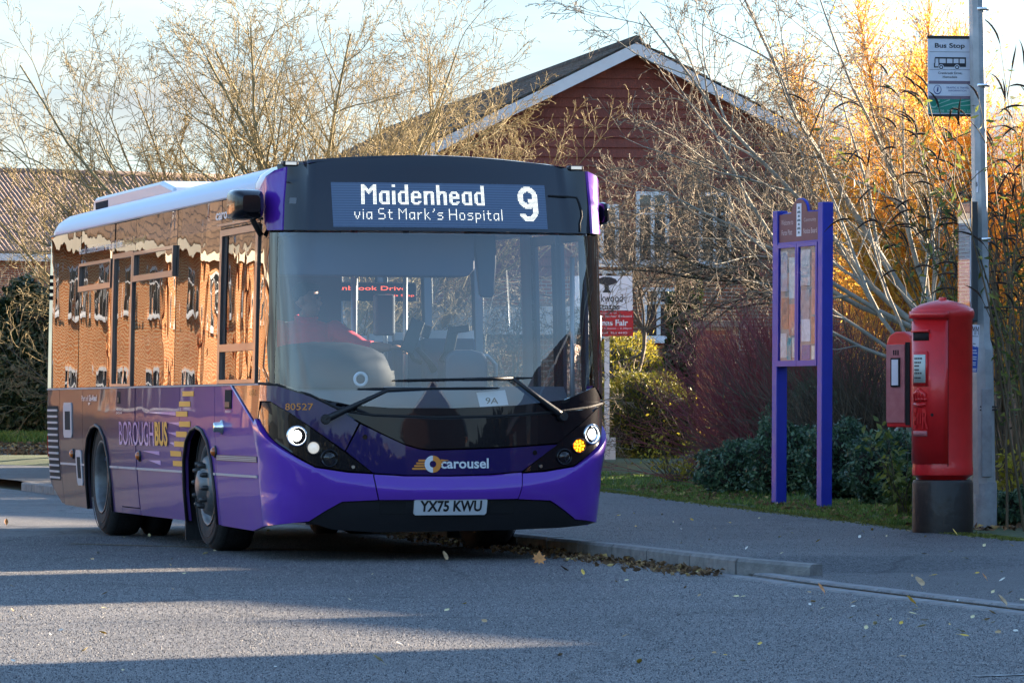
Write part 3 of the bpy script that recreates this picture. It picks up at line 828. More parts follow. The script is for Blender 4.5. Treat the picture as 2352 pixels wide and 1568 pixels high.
# --- upper offside: flush glass, frames and pillars
def frame(parent, s0, s1, z0, z1, w, off, mat, name='frame', wb=None):
    mb = MB(); wb = wb or w
    for r in (rect(s0, s1, z1 - w, z1), rect(s0, s1, z0, z0 + wb), rect(s0, s0 + w * 1.6, z0 + wb, z1 - w), rect(s1 - w * 1.6, s1, z0 + wb, z1 - w)):
        panel('', r, None, off=off, th=.025, mb=mb)
    return mb.build(name, mat, parent, recalc=False)
ZU0, ZU1 = 1.213, 2.53
panes = [(-9.93, -8.43), (-8.40, -6.93), (-6.03, -4.42), (-4.40, -2.86)]
for i, (a, b) in enumerate(panes):
    bul = lambda s, z, a=a, b=b: .010 * (1 - ((2 * s - a - b) / (b - a)) ** 2)
    w = panel('side_window', rect(a, b, ZU0, ZU1), M_SGW if i else M_SGL, th=.03, offf=bul, res=.10)
    if i == 1:
        frame(w, -8.39, -6.95, 2.01, 2.245, .025, .024, M_FRAME, 'hopper_frame', .045)
    if i == 2:
        frame(w, -6.01, -4.45, 2.03, 2.262, .025, .024, M_FRAME, 'hopper_frame', .045)
ed = panel('emergency_door_window', rect(-6.90, -6.06, ZU0, ZU1), M_SGW, off=-.004, th=.02, res=.1)
frame(ed, -6.90, -6.06, ZU0, 2.275, .040, .016, M_FRAME, 'door_frame', .02)
panel('cab_window_header', rect(-2.84, -1.60, 2.318, ZU1), M_SGL, th=.03)
cabw = panel('cab_window', rect(-2.82, -1.60, ZU0, 2.308), M_SGW, off=-.010, th=.02, res=.1)
frame(cabw, -2.84, -1.60, 1.213, 2.308, .045, .012, M_FRAME, 'cab_window_frame', .028)
panel('cab_window_rail', rect(-2.78, -1.66, 1.440, 1.492), M_FRAME, off=.012, th=.02, parent=cabw)
mb = MB(); panel('', rect(-2.74, -2.655, 1.495, 2.26), None, off=-.004, th=.01, mb=mb); mb.build('seal', M_RUB, cabw, recalc=False)
panel('gutter_hood', rect(-2.92, -1.58, 2.335, 2.352), M_FRAME, off=.02, th=.02)
panel('corner_pillar', [(-1.58, 1.213), (-1.30, 1.213), (-1.352, 2.238), (-1.352, 2.30), (-1.50, 2.42), (-1.58, 2.53)], M_SGL, off=-.002, th=.03)
panel('rear_upper_panel', rect(-11.2, -9.94, ZU0, ZU1), M_SGL)
# --- nearside: lower panels, door, windows (see-through)
for a, b in ((3.08, 4.2), (4.21, 5.9), (5.91, 8.2), (8.21, 9.93)):
    panel('nearside_panel', rect(a, b, .22, ZB), M_WRAP, th=.03)
panel('nearside_panel', rect(1.58, 1.66, .22, ZB), M_PURP, th=.03)
for a, b in ((3.14, 4.42), (4.52, 5.92), (6.02, 7.42), (7.52, 8.9)):
    panel('nearside_window', rect(a, b, ZU0, 2.30), M_SIDEW, th=.004)
for a, b in ((3.02, 3.14), (4.42, 4.52), (5.92, 6.02), (7.42, 7.52), (8.9, 9.93)):
    panel('nearside_pillar', rect(a, b, ZU0 - .02, 2.32), M_LGREY, off=-.005, th=.06)
panel('nearside_cantrail', rect(1.38, 9.93, 2.302, 2.53), M_LGREY, off=-.002, th=.05)
for a, b in ((1.70, 2.36), (2.38, 3.02)):
    lf = panel('door_leaf', rect(a + .07, b - .07, .40, 2.19), M_SIDEW, th=.006)
    frame(lf, a, b, .24, 2.29, .07, .004, M_INTD, 'leaf_frame', .12)
mb = MB(); mb.tube([(1.10, .75, .5), (1.10, .75, 2.1)], .018, 8); mb.build('door_grab_rail', M_POLE, bus)
panel('nearside_corner_glass', [(1.145, 1.19), (1.30, 1.10), (1.42, 1.12), (1.60, 1.19), (1.60, 2.236), (1.352, 2.236), (1.145, 2.236)], M_SGL, off=-.002, th=.02)
panel('nearside_header', [(1.36, 2.25), (1.60, 2.25), (1.60, 2.53), (1.5, 2.42)], M_BLKG, off=-.002)

# --- front
wsbot = [(-1.49, 1.21), (-1.21, 1.2), (-.953, 1.128), (-.738, 1.022), (-.52, .992), (-.08, .977), (.37, .985), (.73, 1.01), (1.05, 1.045), (1.25, 1.073), (1.42, 1.11)]
glb = [(-1.245, 1.20), (-1.19, 1.160), (-.9, 1.108), (-.68, 1.062), (-.41, 1.042), (.03, 1.040), (.49, 1.058), (.86, 1.098), (1.06, 1.165), (1.14, 1.19)]
ws = panel('windscreen', glb + [(1.14, 2.236), (-1.262, 2.236)], M_WS, off=-.006, th=.006, res=.06)
mb = MB()
low = wsbot[1:-1]
up = [(1.25, 1.09), (1.145, 1.185)] + glb[::-1][1:-1] + [(-1.245, 1.205)]
panel('', low + up, None, off=-.003, th=.02, mb=mb)
mb.build('windscreen_surround', M_BLKG, bus, recalc=False)
mb = MB(); mb.tube([body(s, z, .004) for s, z in wsbot[:-1]], .009, 6); mb.build('windscreen_seal', M_RUB, bus)
panel('windscreen_side_mask', [(-1.30, 1.213), (-1.247, 1.206), (-1.264, 2.236), (-1.352, 2.236)], M_SGL, off=-.004, th=.02)
maskL = [(-1.49, 1.09), (-1.278, 1.088), (-1.102, 1.010), (-.954, .915), (-.722, .752), (-.628, .938), (-.738, 1.012), (-.953, 1.118), (-1.21, 1.190), (-1.485, 1.20)]
panel('mask_panel', maskL, M_DPURP, off=.0, th=.03)
maskC = [(-.720, 1.008), (-.52, .982), (-.08, .966), (.37, .975), (.73, 1.0), (1.05, 1.035), (1.25, 1.063), (1.40, 1.098), (1.278, 1.092), (1.102, 1.014), (.954, .918), (.801, .802), (.358, .774), (-.136, .761), (-.215, .770), (-.312, .798), (-.462, .868), (-.612, .944)]
panel('mask_panel', maskC, M_BLKG, off=.0, th=.03)
centre = [(-.615, .932), (-.715, .748), (-.530, .602), (-.314, .587), (.014, .584), (.30, .592), (.524, .610), (.72, .742), (.795, .790), (.358, .764), (-.136, .750), (-.212, .760), (-.310, .788), (-.460, .857)]
panel('front_panel', centre, M_DPURP, off=.004, th=.03)
for s, z in ((-.585, .845), (.62, .735)):
    mb = MB()
    pts = [body(s, z, .003), body(s, z, .008)]
    mb.tube(pts, .017, 10)
    mb.build('panel_lock', M_BLKG, bus)
podL = [(-1.735, 1.052), (-1.60, 1.075), (-1.481, 1.083), (-1.278, 1.080), (-1.102, 1.003), (-.954, .908), (-.724, .742), (-.535, .604), (-.700, .616), (-.923, .648), (-1.190, .792), (-1.436, .925), (-1.58, .985)]
for poly, sgn in ((podL, -1), (mir(podL), 1)):
    pod = panel('headlamp_pod', poly, M_BLKG, off=-.006, th=.03)
    lamps = ((1.05, .852, .058, 'on'), (.935, .772, .042, 'drl' if sgn < 0 else 'amber'), (.828, .702, .050, 'off')) if sgn < 0 else ((1.085, .860, .058, 'on'), (.963, .781, .045, 'amber'), (.845, .706, .046, 'off'))
    for (s, z, r, kind) in lamps:
        s *= sgn
        c = Vector(body(s, z, 0)); x, y, nx, ny = plan(s)
        fwd = Vector((nx * .45, ny * .9, 0)).normalized()
        q = fwd.to_track_quat('Z', 'Y').to_matrix().to_4x4()
        Mx = Matrix.Translation(c + fwd * .004) @ q
        mb = MB(); mb.lathe([(r * 1.22, -.03), (r * 1.25, .002), (r * 1.16, .012), (r * 1.04, .010), (r * .98, -.012)], 26, Mx)
        lp = mb.build('headlamp', M_BLKG if kind != 'on' else M_CHROME, pod)
        mb = MB()
        mb.lathe([(r * .98, -.012), (r * .80, -.022), (r * .5, -.03), (.001, -.034)], 26, Mx)
        mb.build('reflector', M_CHROME, lp)
        mb = MB()
        if kind == 'on': mb.lathe([(r * .66, -.012), (r * .5, -.002), (r * .25, .003), (.001, .004)], 22, Mx); mb.build('lit_bulb', M_LAMPON, lp)
        elif kind == 'drl': mb.lathe([(r * .95, -.006), (r * .6, .004), (.001, .008)], 22, Mx); mb.build('lit_bulb', M_LAMPDRL, lp)
        elif kind == 'amber':
            mb.lathe([(r * .95, -.008), (r * .6, 0), (.001, .003)], 22, Mx); am = mb.build('amber_glow', M_DOTAMB, lp)
            mb = MB()
            for k in range(14):
                rr = r * .78 if k < 9 else r * .36; a = k * 2 * math.pi / (9 if k < 9 else 5)
                mb.lathe([(r * .15, .002), (r * .09, .007), (.001, .008)], 8, Mx @ Matrix.Translation((rr * math.cos(a), rr * math.sin(a), 0)))
            mb.build('lit_bulb', M_AMBON, lp)
        else: mb.lathe([(r * .96, -.002), (r * .7, .016), (r * .35, .024), (.001, .026)], 22, Mx); mb.build('lens', M_LENS, lp)
    mb = MB(); s = .666 * sgn; mb.tube([body(s, .642, -.004), body(s, .642, .006)], .012, 10); mb.build('sensor', M_CHROME, pod)
RIDGE = [(-1.6, .93), (-1.436, .885), (-1.247, .79), (-.987, .645), (-.785, .547), (-.529, .504), (-.314, .483), (.014, .481), (.314, .486), (.523, .504), (.785, .547), (.987, .645), (1.247, .79), (1.436, .885), (1.6, .93)]
def ridge_off(s, z):
    t = z - lerp(RIDGE, s)
    if t > 0: return .030 * max(0, 1 - t / .085)
    return .030 * max(0, 1 + t / .22)
bumpL = [(-1.572, .968), (-1.436, .908), (-1.19, .779), (-.923, .636), (-.70, .602), (-.530, .592), (-.530, .575), (-.513, .483), (-.497, .418), (-.742, .407), (-.848, .348), (-.966, .273), (-1.3, .245), (-1.572, .229)]
panel('bumper_corner', bumpL, M_PURP, off=.0, th=.04, offf=ridge_off, res=.022)
panel('bumper_corner', mir(bumpL), M_PURP, off=.0, th=.04, offf=ridge_off, res=.022)
bumpC = [(-.522, .590), (-.314, .578), (.014, .575), (.3, .582), (.522, .600), (.522, .575), (.507, .483), (.490, .420), (.016, .418), (-.489, .418), (-.505, .483), (-.522, .575)]
panel('bumper_centre', bumpC, M_PURP, off=.0, th=.04, offf=ridge_off, res=.022)
panel('lower_valance', [(-.966, .268), (-.848, .342), (-.742, .401), (-.49, .413), (.49, .413), (.742, .401), (.848, .342), (.966, .268), (1.34, .250), (.858, .215), (.494, .205), (-.484, .195), (-.80, .215)], M_BLKP, off=-.01, th=.05)
for sx in (-1, 1):
    panel('fog_lamp_recess', rect(min(sx * .30, sx * .48), max(sx * .30, sx * .48), .32, .40), M_DARK, off=-.006, th=.006)
# number plate
e = .012
pl = panel('number_plate', [(-.245 + e, .312), (.27 - e, .312), (.27, .312 + e), (.27, .424 - e), (.27 - e, .424), (-.245 + e, .424), (-.245, .424 - e), (-.245, .312 + e)], P('plate_white', (.62, .64, .66), .35), off=.016, th=.03)
pl['label'] = 'white number plate reading YX75 KWU'
mb = MB(); put_word(mb, 'plate', -.205, .232, .335, .411, lambda a, b: body(a, b, .018)); mb.build('plate_lettering', M_BLKP, pl)
# logo
lg = vinyl('carousel_lettering', 'carousel', -.063, .278, .629, .699, M_WHT, .008)
lcx, lcz = -.118, .660
def ringpts(a0, a1, r, n=20): return [(lcx + r * math.cos(a0 + (a1 - a0) * i / n), lcz + r * math.sin(a0 + (a1 - a0) * i / n)) for i in range(n + 1)]
for a0, mat_ in ((math.pi / 2, M_WHT), (-math.pi / 2, M_ORNG)):
    mb = MB(); o_ = ringpts(a0, a0 + math.pi, .058); i_ = ringpts(a0, a0 + math.pi, .023)
    vs = [body(s, z, .009) for s, z in o_ + i_]; n_ = len(o_)
    mb.add(vs, [(i, i + 1, n_ + i + 1, n_ + i) for i in range(n_ - 1)]); mb.build('logo_ring', mat_, bus)
mb = MB()
for k in range(4):
    z = .690 - k * .0185; s0 = -.222 - k * .0145
    a = [(s0 + .006, z - .012), (-.165, z - .012), (-.165, z + .001), (s0 + .006, z + .001), (s0, z - .005)]
    mb.add([body(s, zz, .0085) for s, zz in a], [(0, 1, 2, 3, 4)])
mb.build('logo_streak', M_ORNG, bus)
mb = MB()
for k, (z, ln) in enumerate(((.690, .055), (.674, .02), (.655, .012))):
    mb.add([body(-.064, z - .012, .0085), body(-.064 + ln, z - .007, .0085), body(-.064 + ln, z - .003, .0085), body(-.064, z + .002, .0085)], [(0, 1, 2, 3)])
mb.build('logo_streak', M_ORNG, bus)
mb = MB(); put_word(mb, 'num', -1.14, -.937, 1.027 , 1.073, lambda a, b: body(a, b, .004)); mb.build('fleet_number', M_ORNG, bus)
# destination panel, display, purple corners
dest = [(-1.298, 2.70), (-1.264, 2.576), (-1.212, 2.252), (1.205, 2.252), (1.212, 2.45), (1.205, 2.68), (1.15, 2.695), (1.046, 2.709), (.75, 2.735), (.502, 2.752), (.25, 2.767), (.022, 2.774), (-.22, 2.775), (-.443, 2.769), (-.67, 2.758), (-.898, 2.742), (-1.1, 2.722)]
M_DEST = flake('destination_glass', (.006, .009, .022), .25, 1.0)[0]
dp = panel('destination_panel', dest, M_DEST, off=0, th=.03, res=.06)
mb = MB(); mb.tube([body(s, z, .006) for s, z in ((.830, 2.509), (1.0, 2.506), (1.10, 2.499), (1.118, 2.46), (1.129, 2.41), (1.128, 2.37), (1.10, 2.32), (1.092, 2.26))], .007, 6); mb.build('seal_line', M_RUB, dp)
panel('camera_window', rect(-1.176, -1.117, 2.431, 2.472), M_GREYP, off=.004, th=.004, parent=dp)
def matrixmat():
    m, nt, b = new_mat('led_matrix_face')
    tcn = nd(nt, 'ShaderNodeTexCoord'); sp = nd(nt, 'ShaderNodeSeparateXYZ'); nt.links.new(tcn.outputs['Object'], sp.inputs[0])
    def wave(inp, pitch):
        a = nd(nt, 'ShaderNodeMath', operation='MULTIPLY'); a.inputs[1].default_value = 2 * math.pi / pitch; nt.links.new(inp, a.inputs[0])
        s_ = nd(nt, 'ShaderNodeMath', operation='SINE'); nt.links.new(a.outputs[0], s_.inputs[0]); return s_.outputs[0]
    mz = wave(sp.outputs[2], .0172)
    mr = nd(nt, 'ShaderNodeMapRange'); mr.inputs['From Min'].default_value = -1; nt.links.new(mz, mr.inputs['Value'])
    mx = nd(nt, 'ShaderNodeMixRGB'); mx.inputs[1].default_value = (.09, .135, .22, 1); mx.inputs[2].default_value = (.15, .21, .32, 1)
    nt.links.new(mr.outputs[0], mx.inputs[0]); nt.links.new(mx.outputs[0], b.inputs['Base Color'])
    b.inputs['Roughness'].default_value = .5
    return m
dsp = panel('destination_display', [(-.79, 2.275), (.80, 2.275), (.804, 2.582), (-.804, 2.582)], matrixmat(), off=.003, th=.004)
dsp['label'] = 'lit destination display reading Maidenhead via St Mark\'s Hospital 9'
GL = {
 'M': ["###.......###", "####.....####", "#####...#####", "######.######", "#############", "###.#####.###", "###..###..###", "###...#...###"] + ["###.......###"] * 8,
 'a': ["..#######", ".########"] + ["###...###"] * 7 + [".########", "..#######"],
 'e': ["..#####..", ".#######.", "###...###", "###...###", "#########", "#########", "###......", "###......", "###...###", ".#######.", "..#####.."],
 'n': ["########.", "#########", "####..###"] + ["###...###"] * 8,
 'i': ["###", "###", "...", "...", "..."] + ["###"] * 11,
 'd': ["......###"] * 5 + ["..#######", ".########"] + ["###...###"] * 7 + [".########", "..#######"],
 'h': ["###......"] * 5 + ["########.", "#########", "####..###"] + ["###...###"] * 8,
}
SM = {
 'v': ["#...#", "#...#", "#...#", ".#.#.", ".#.#.", "..#.."], 'i': ["#", ".", "#", "#", "#", "#", "#", "#"], 'a': [".####", "#...#", "#...#", "#...#", "#..##", ".##.#"],
 'S': [".####.", "#.....", "#.....", "#.....", ".####.", ".....#", ".....#", ".....#", "#####."], 't': [".#..", ".#..", "####", ".#..", ".#..", ".#..", ".#..", "..##"],
 'M': ["#.....#", "##...##", "#.#.#.#", "#..#..#", "#.....#", "#.....#", "#.....#", "#.....#", "#.....#"], 'r': ["#.##", "##..", "#...", "#...", "#...", "#..."],
 'k': ["#....", "#....", "#....", "#..#.", "#.#..", "##...", "#.#..", "#..#.", "#...#"], "'": [".#", ".#", "#."], 's': [".####", "#....", ".###.", "....#", "....#", "####."],
 'H': ["#.....#", "#.....#", "#.....#", "#.....#", "#######", "#.....#", "#.....#", "#.....#", "#.....#"], 'o': [".###.", "#...#", "#...#", "#...#", "#...#", ".###."],
 'p': ["####.", "#...#", "#...#", "#...#", "####.", "#....", "#....", "#...."], 'l': ["#", "#", "#", "#", "#", "#", "#", "#", "#"]}
dots = []
PX, PZ = .0086, .0086
def px_s(c): return -.7904 + c * PX
def px_z(r): return 2.565 - r * PZ
c0 = 24
for ch in 'Maidenhead':
    g = GL[ch]
    for r, row in enumerate(g):
        for c, q in enumerate(row):
            if q == '#': dots.append((c0 + c, 16 - len(g) + r))
    c0 += len(g[0]) + 2
c0 = 18
for ch in "via St Mark's Hospital":
    if ch == ' ': c0 += 3; continue
    g = SM[ch]; top = 0 if ch == "'" else (9 - len(g) if ch != 'p' else 3)
    for r, row in enumerate(g):
        for c, q in enumerate(row):
            if q == '#': dots.append((c0 + c, 19 + top + r))
    c0 += len(g[0]) + 2
for r in range(28):
    for c in range(18):
        u, v = c - 8.5, r - 8.5
        a = (u / 9.2) ** 2 + (v / 9.0) ** 2; b_ = (u / 4.3) ** 2 + (v / 4.6) ** 2
        on = a <= 1 and b_ >= 1
        v2 = r - 18.2
        a2 = (u / 9.2) ** 2 + (v2 / 9.6) ** 2; b2 = (u / 4.4) ** 2 + (v2 / 5.6) ** 2
        if a2 <= 1 and b2 >= 1 and (v2 > 3.6 or u > 0) and r > 9 and not (u < -1 and v2 < 3.6): on = on or True
        if u > 4.4 and 8 < r < 19 and u < 9.2: on = True
        if on: dots.append((160 + c, r))
mb = MB()
for c, r in dots:
    s, z = px_s(c), px_z(r); h = .0029
    mb.add([body(s + h * math.cos(a), z + h * 1.1 * math.sin(a), .006) for a in (0, math.pi / 3, 2 * math.pi / 3, math.pi, 4 * math.pi / 3, 5 * math.pi / 3)], [(0, 1, 2, 3, 4, 5)])
mb.build('led_lettering', M_LED, dsp)
purpR = [(1.212, 2.682), (1.218, 2.45), (1.212, 2.252), (1.352, 2.252), (1.43, 2.33), (1.50, 2.42), (1.56, 2.48), (1.62, 2.53), (1.55, 2.565), (1.40, 2.62), (1.30, 2.655)]
for pp in (purpR, mir(purpR)):
    panel('purple_corner', pp, M_PURP, off=.014, th=.03, res=.05)
# purple cap and roof
HS = [(1.176, 2.533), (1.172, 2.59), (1.145, 2.645), (1.085, 2.690), (.98, 2.720), (.80, 2.745), (.5, 2.770), (.25, 2.782), (0, 2.786)]
SEC = [(-x, z) for x, z in HS] + [(x, z) for x, z in HS[::-1][1:]]
def tophalf(n=9):
    t = [(1.60, 2.533), (1.50, 2.58), (1.40, 2.623), (1.30, 2.66), (1.12, 2.698), (.9, 2.722), (.5, 2.753), (.25, 2.767), (0, 2.775)]
    return t
fr_ = [body(-s, z, .014 if s > 1.1 else .004) for s, z in tophalf()] + [body(s, z, .014 if s > 1.1 else .004) for s, z in tophalf()[::-1][1:]]
mb = MB(); rows = []
ycap = .80
for k in range(5):
    t = k / 4; tt = t
    row = []
    for a, (x, z) in zip(fr_, SEC):
        b = (x, ycap, z)
        p_ = [a[i] + (b[i] - a[i]) * tt for i in range(3)]
        p_[2] += .012 * math.sin(math.pi * tt)
        row.append(p_)
    rows.append(row)
n_ = len(SEC)
mb.add([p_ for r_ in rows for p_ in r_], [(k * n_ + i, (k + 1) * n_ + i, (k + 1) * n_ + i + 1, k * n_ + i + 1) for k in range(4) for i in range(n_ - 1)], 0, True)
mb.build('roof_cap', M_PURP, bus, recalc=False)
rowsy = [(ycap + .006, 1, 0), (2, 1, 0), (4, 1, 0), (6, 1, 0), (8, 1, 0), (8.5, 1, 0), (8.72, .995, .015), (8.88, .985, .05), (8.98, .97, .11), (9.04, .95, .20)]
mb = MB(); vs = []
for y, k, dz in rowsy:
    for x, z in SEC:
        zz = z - dz * max(0, (z - 2.50) / .28)
        vs.append((x * k, y, zz))
mb.add(vs, [(j * n_ + i, (j + 1) * n_ + i, (j + 1) * n_ + i + 1, j * n_ + i + 1) for j in range(len(rowsy) - 1) for i in range(n_ - 1)], 0, True)
mb.add([vs[(len(rowsy) - 1) * n_ + i] for i in range(n_)], [list(range(n_))], 0)
mb.build('roof', M_SILV, bus, recalc=False)
panel('gutter', rect(-9.9, -1.60, 2.524, 2.536), M_GREYP, off=.012, th=.03)
panel('gutter', rect(1.60, 9.9, 2.524, 2.536), M_GREYP, off=.012, th=.03)
mb = MB()
mb.prism([(5.4, 2.73), (8.90, 2.70), (8.97, 2.76), (8.93, 2.85), (8.84, 2.875), (6.0, 2.875), (5.5, 2.80)], -.80, .80, lambda a, b, h: (h, a, b))
pod_ = mb.build('roof_unit', M_SILVW, bus, bevel=.03)
mb = MB(); mb.box(-.806, -.795, 8.25, 8.80, 2.765, 2.825); mb.build('roof_unit_vent', M_DARK, pod_)
for s in (-1.18, 1.12):
    x, y, z = body(s, 2.70, .01)
    mb = MB(); mb.obox((x, y + .03, z + .005), (.11, .08, .034)); mk = mb.build('roof_marker', M_BLKP, bus, bevel=.01)
    mb = MB(); mb.obox((x, y - .011, z + .006), (.075, .006, .02)); mb.build('marker_lens', M_LAMPDRL, mk)
# --- mirrors
mb = MB()
sect = []
for i, (y, sx, sz) in enumerate(((.20, .06, .05), (.24, .095, .075), (.32, .11, .088), (.46, .115, .092), (.53, .10, .085))):
    sect.append([(-1.335 + sx * math.copysign(abs(math.cos(a)) ** .4, math.cos(a)), y, 2.425 + sz * 1.15 * math.copysign(abs(math.sin(a)) ** .4, math.sin(a))) for a in [k * math.pi / 12 for k in range(24)]])
vs = [p_ for s_ in sect for p_ in s_]
fs = [(j * 24 + i, j * 24 + (i + 1) % 24, (j + 1) * 24 + (i + 1) % 24, (j + 1) * 24 + i) for j in range(4) for i in range(24)]
mb.add(vs, fs, 0, True); mb.add(sect[0], [list(range(24))], 0); mb.add(sect[-1], [list(range(24))], 0)
mir_ = mb.build('wing_mirror', M_BLKG, bus, sharp=R(50))
mb = MB(); mb.tube([(-1.28, .47, 2.35), (-1.24, .50, 2.29), (-1.20, .50, 2.22)], .02, 8); mb.build('mirror_arm', M_BLKP, mir_)
mb = MB(); mb.box(-1.42, -1.25, .535, .540, 2.35, 2.50); mb.build('mirror_glass', M_MIRROR, mir_)
# outer nearside mirror
mb = MB()
sect = []
for i, (y, sx, sz) in enumerate(((.37, .015, .025), (.39, .030, .055), (.46, .036, .066), (.54, .032, .06))):
    sect.append([(1.232 + sx * math.copysign(abs(math.cos(a)) ** .7, math.cos(a)), y, 2.40 + sz * 1.2 * math.copysign(abs(math.sin(a)) ** .7, math.sin(a))) for a in [k * math.pi / 12 for k in range(24)]])
vs = [p_ for s_ in sect for p_ in s_]
mb.add(vs, [f for f in fs if max(f) < len(vs)], 0, True); mb.add(sect[0], [list(range(24))], 0); mb.add(sect[-1], [list(range(24))], 0)
mir2 = mb.build('wing_mirror', M_BLKG, bus, sharp=R(50)); mir2['label'] = 'small black wing mirror on the nearside'
mb = MB(); mb.tube([(1.23, .48, 2.34), (1.21, .5, 2.29), (1.17, .50, 2.24)], .018, 8); mb.build('mirror_arm', M_BLKP, mir2)
# --- wipers
def wiper(piv, knee, bl0, bl1, off):
    a = Vector(body(*piv, .03)); k = Vector(body(*knee, .035))
    mb = MB(); mb.tube([a, a.lerp(k, .12), a.lerp(k, .5), k], [.022, .024, .017, .013], 8)
    mid = ((bl0[0] + bl1[0]) / 2, (bl0[1] + bl1[1]) / 2)
    mb.tube([k, Vector(body(*mid, .03))], [.013, .009], 8)
    mb.tube([Vector(body(*piv, .0)), Vector(body(*piv, .05))], [.035, .03], 14)
    w = mb.build('wiper', M_BLKP, bus)
    mb = MB(); n = 9
    mb.tube([body(bl0[0] + (bl1[0] - bl0[0]) * i / n, bl0[1] + (bl1[1] - bl0[1]) * i / n, .014) for i in range(n + 1)], [.005] + [.010] * (n - 1) + [.005], 6)
    mb.build('wiper_blade', M_RUB, w)
wiper((-.852, .965), (-.431, 1.163), (-.633, 1.170), (.364, 1.177), 0)
wiper((.829, .985), (.455, 1.245), (-.397, 1.227), (.610, 1.248), 0)
# --- wheels
def wheel(y, side, rear):
    Mx = Matrix.Translation((side * (1.150 if rear else 1.115), y, .478)) @ Matrix.Rotation(R(90 * side), 4, 'Y')   # local +Z points outwards
    mb = MB()
    prof = [(.29, .0), (.30, .012), (.345, .020), (.40, .018), (.445, .004), (.470, -.03), (.478, -.06), (.4785, -.14), (.478, -.22), (.465, -.26), (.40, -.275), (.29, -.26)]
    mb.lathe(prof, 56, Mx)
    t = mb.build('wheel', M_TYRE, bus, sharp=R(60))
    mb = MB()
    for rr in (.378, .425): mb.lathe([(rr - .006, .019), (rr, .024), (rr + .006, .018)], 56, Mx)
    for r_ in range(4):
        mb.lathe([(.479, -.055 - r_ * .05), (.4795, -.06 - r_ * .05), (.479, -.066 - r_ * .05)], 56, Mx)
    mb.build('tyre_rib', M_RUB, t)
    mb = MB()
    if rear:
        mb.lathe([(.292, .010), (.300, .018), (.288, .020), (.272, -.01), (.262, -.09), (.245, -.15), (.20, -.165), (.13, -.165), (.12, -.10), (.05, -.09), (.001, -.09)], 48, Mx)
    else:
        mb.lathe([(.292, .010), (.300, .018), (.288, .020), (.272, .0), (.255, -.03), (.235, -.02), (.205, .035), (.175, .05), (.115, .05), (.105, .085), (.055, .10), (.001, .10)], 48, Mx)
    rim = mb.build('rim', M_RIM, t)
    for k in range(10):
        a = k * 2 * math.pi / 10 + .2; zz = -.165 if rear else .048
        mb = MB(); mb.lathe([(.019, zz), (.019, zz + .035), (.012, zz + .055), (.001, zz + .057)], 8, Mx @ Matrix.Translation((.155 * math.cos(a), .155 * math.sin(a), 0)))
        mb.build('wheel_nut', M_HUB, t)
    return t
YF, YR = YC + (3.57 - S2), YC + (7.58 - S2)
wheel(YF, -1, False); wheel(YF, 1, False); wheel(YR, -1, True); wheel(YR, 1, True)
for sx in (-1, 1):
    mb = MB()
    mb.lathe([(.29, 0), (.40, .01), (.478, -.05), (.478, -.2), (.29, -.25)], 32, Matrix.Translation((sx * .84, YR, .478)) @ Matrix.Rotation(R(90 * sx), 4, 'Y'))
    mb.build('inner_tyre', M_RUB, bus)
for yy, rr in ((YF, .06), (YR, .09)):
    mb = MB(); mb.tube([(-1, yy, .46), (1, yy, .46)], rr, 8); mb.build('axle', M_RUB, bus)
for xa in (-1.17, .85):
    mb = MB(); mb.box(xa, xa + .32, YF + .60, YF + .63, .06, .45); mb.build('mudflap', M_RUB, bus)
# --- underbody and wheel boxes
mb = MB()
mb.box(-1.14, 1.14, .42, YF - .62, .26, .55); mb.box(-.80, .80, YF - .62, YF + .62, .30, .60)
mb.box(-1.14, 1.14, YF + .62, YR - .62, .28, .60); mb.box(-.68, .68, YR - .62, YR + .62, .34, .60); mb.box(-1.12, 1.12, YR + .62, 8.9, .40, .60)
mb.box(-1.15, -1.13, .5, YF - .6, .30, 1.18); mb.box(-1.15, -1.13, YF + .6, YR - .6, .30, 1.18); mb.box(-1.15, -1.13, YR + .6, 8.9, .42, 1.18); mb.box(1.13, 1.15, YF - .5, 8.9, .30, 1.18)
mb.box(-1.13, -.78, YF - .64, YF + .64, .93, 1.18); mb.box(-1.13, -.66, YR - .64, YR + .64, .93, 1.18)
mb.box(-.80, -.78, YF - .64, YF + .64, .4, .93); mb.box(-.68, -.66, YR - .64, YR + .64, .4, .93)
for yy in (YF - .66, YF + .64, YR - .66, YR + .64): mb.box(-1.14, -.66, yy, yy + .02, .30, .95)
mb.box(-1.12, 1.12, 8.9, 8.92, .42, 1.2)
mb.box(-.95, .95, .18, .24, .25, .95)
mb.box(-1.02, 1.02, .24, .42, .26, .95)
mb.build('underbody', M_DARK, bus)
# --- interior
mb = MB(); mb.box(-1.10, 1.12, .46, 8.85, .605, .64); mb.build('floor', M_INTD, bus)
mb = MB(); mb.box(-1.09, 1.09, .78, 8.85, 2.36, 2.40); mb.build('ceiling', M_LGREY, bus)
mb = MB(); mb.box(-1.11, 1.11, 8.80, 8.85, .64, 2.36); mb.box(-1.14, -1.12, .8, 8.8, 2.33, 2.40); mb.build('inner_wall', M_INT, bus)
mb = MB()
mb.prism([(-1.10, 1.95), (.25, 1.95), (.30, 2.0), (.30, 2.24), (-.95, 2.24), (-1.06, 2.20), (-1.10, 2.10)], .44, .76, lambda a, b, h: (a, h, b)); mb.build('cab_header', P('header_grey', (.05, .065, .11), .6), bus, bevel=.01)
mb = MB(); mb.box(.32, 1.1, .44, .80, 2.26, 2.34); mb.build('door_gear_cover', M_GREYP, bus)
mb = MB(); mb.box(-1.12, -.24, 2.12, 2.15, .64, 2.32); mb.build('cab_bulkhead', M_INTD, bus)
mb = MB(); mb.box(-.20, -.17, 1.15, 2.12, .64, 1.25); mb.build('cab_door', M_INT, bus)
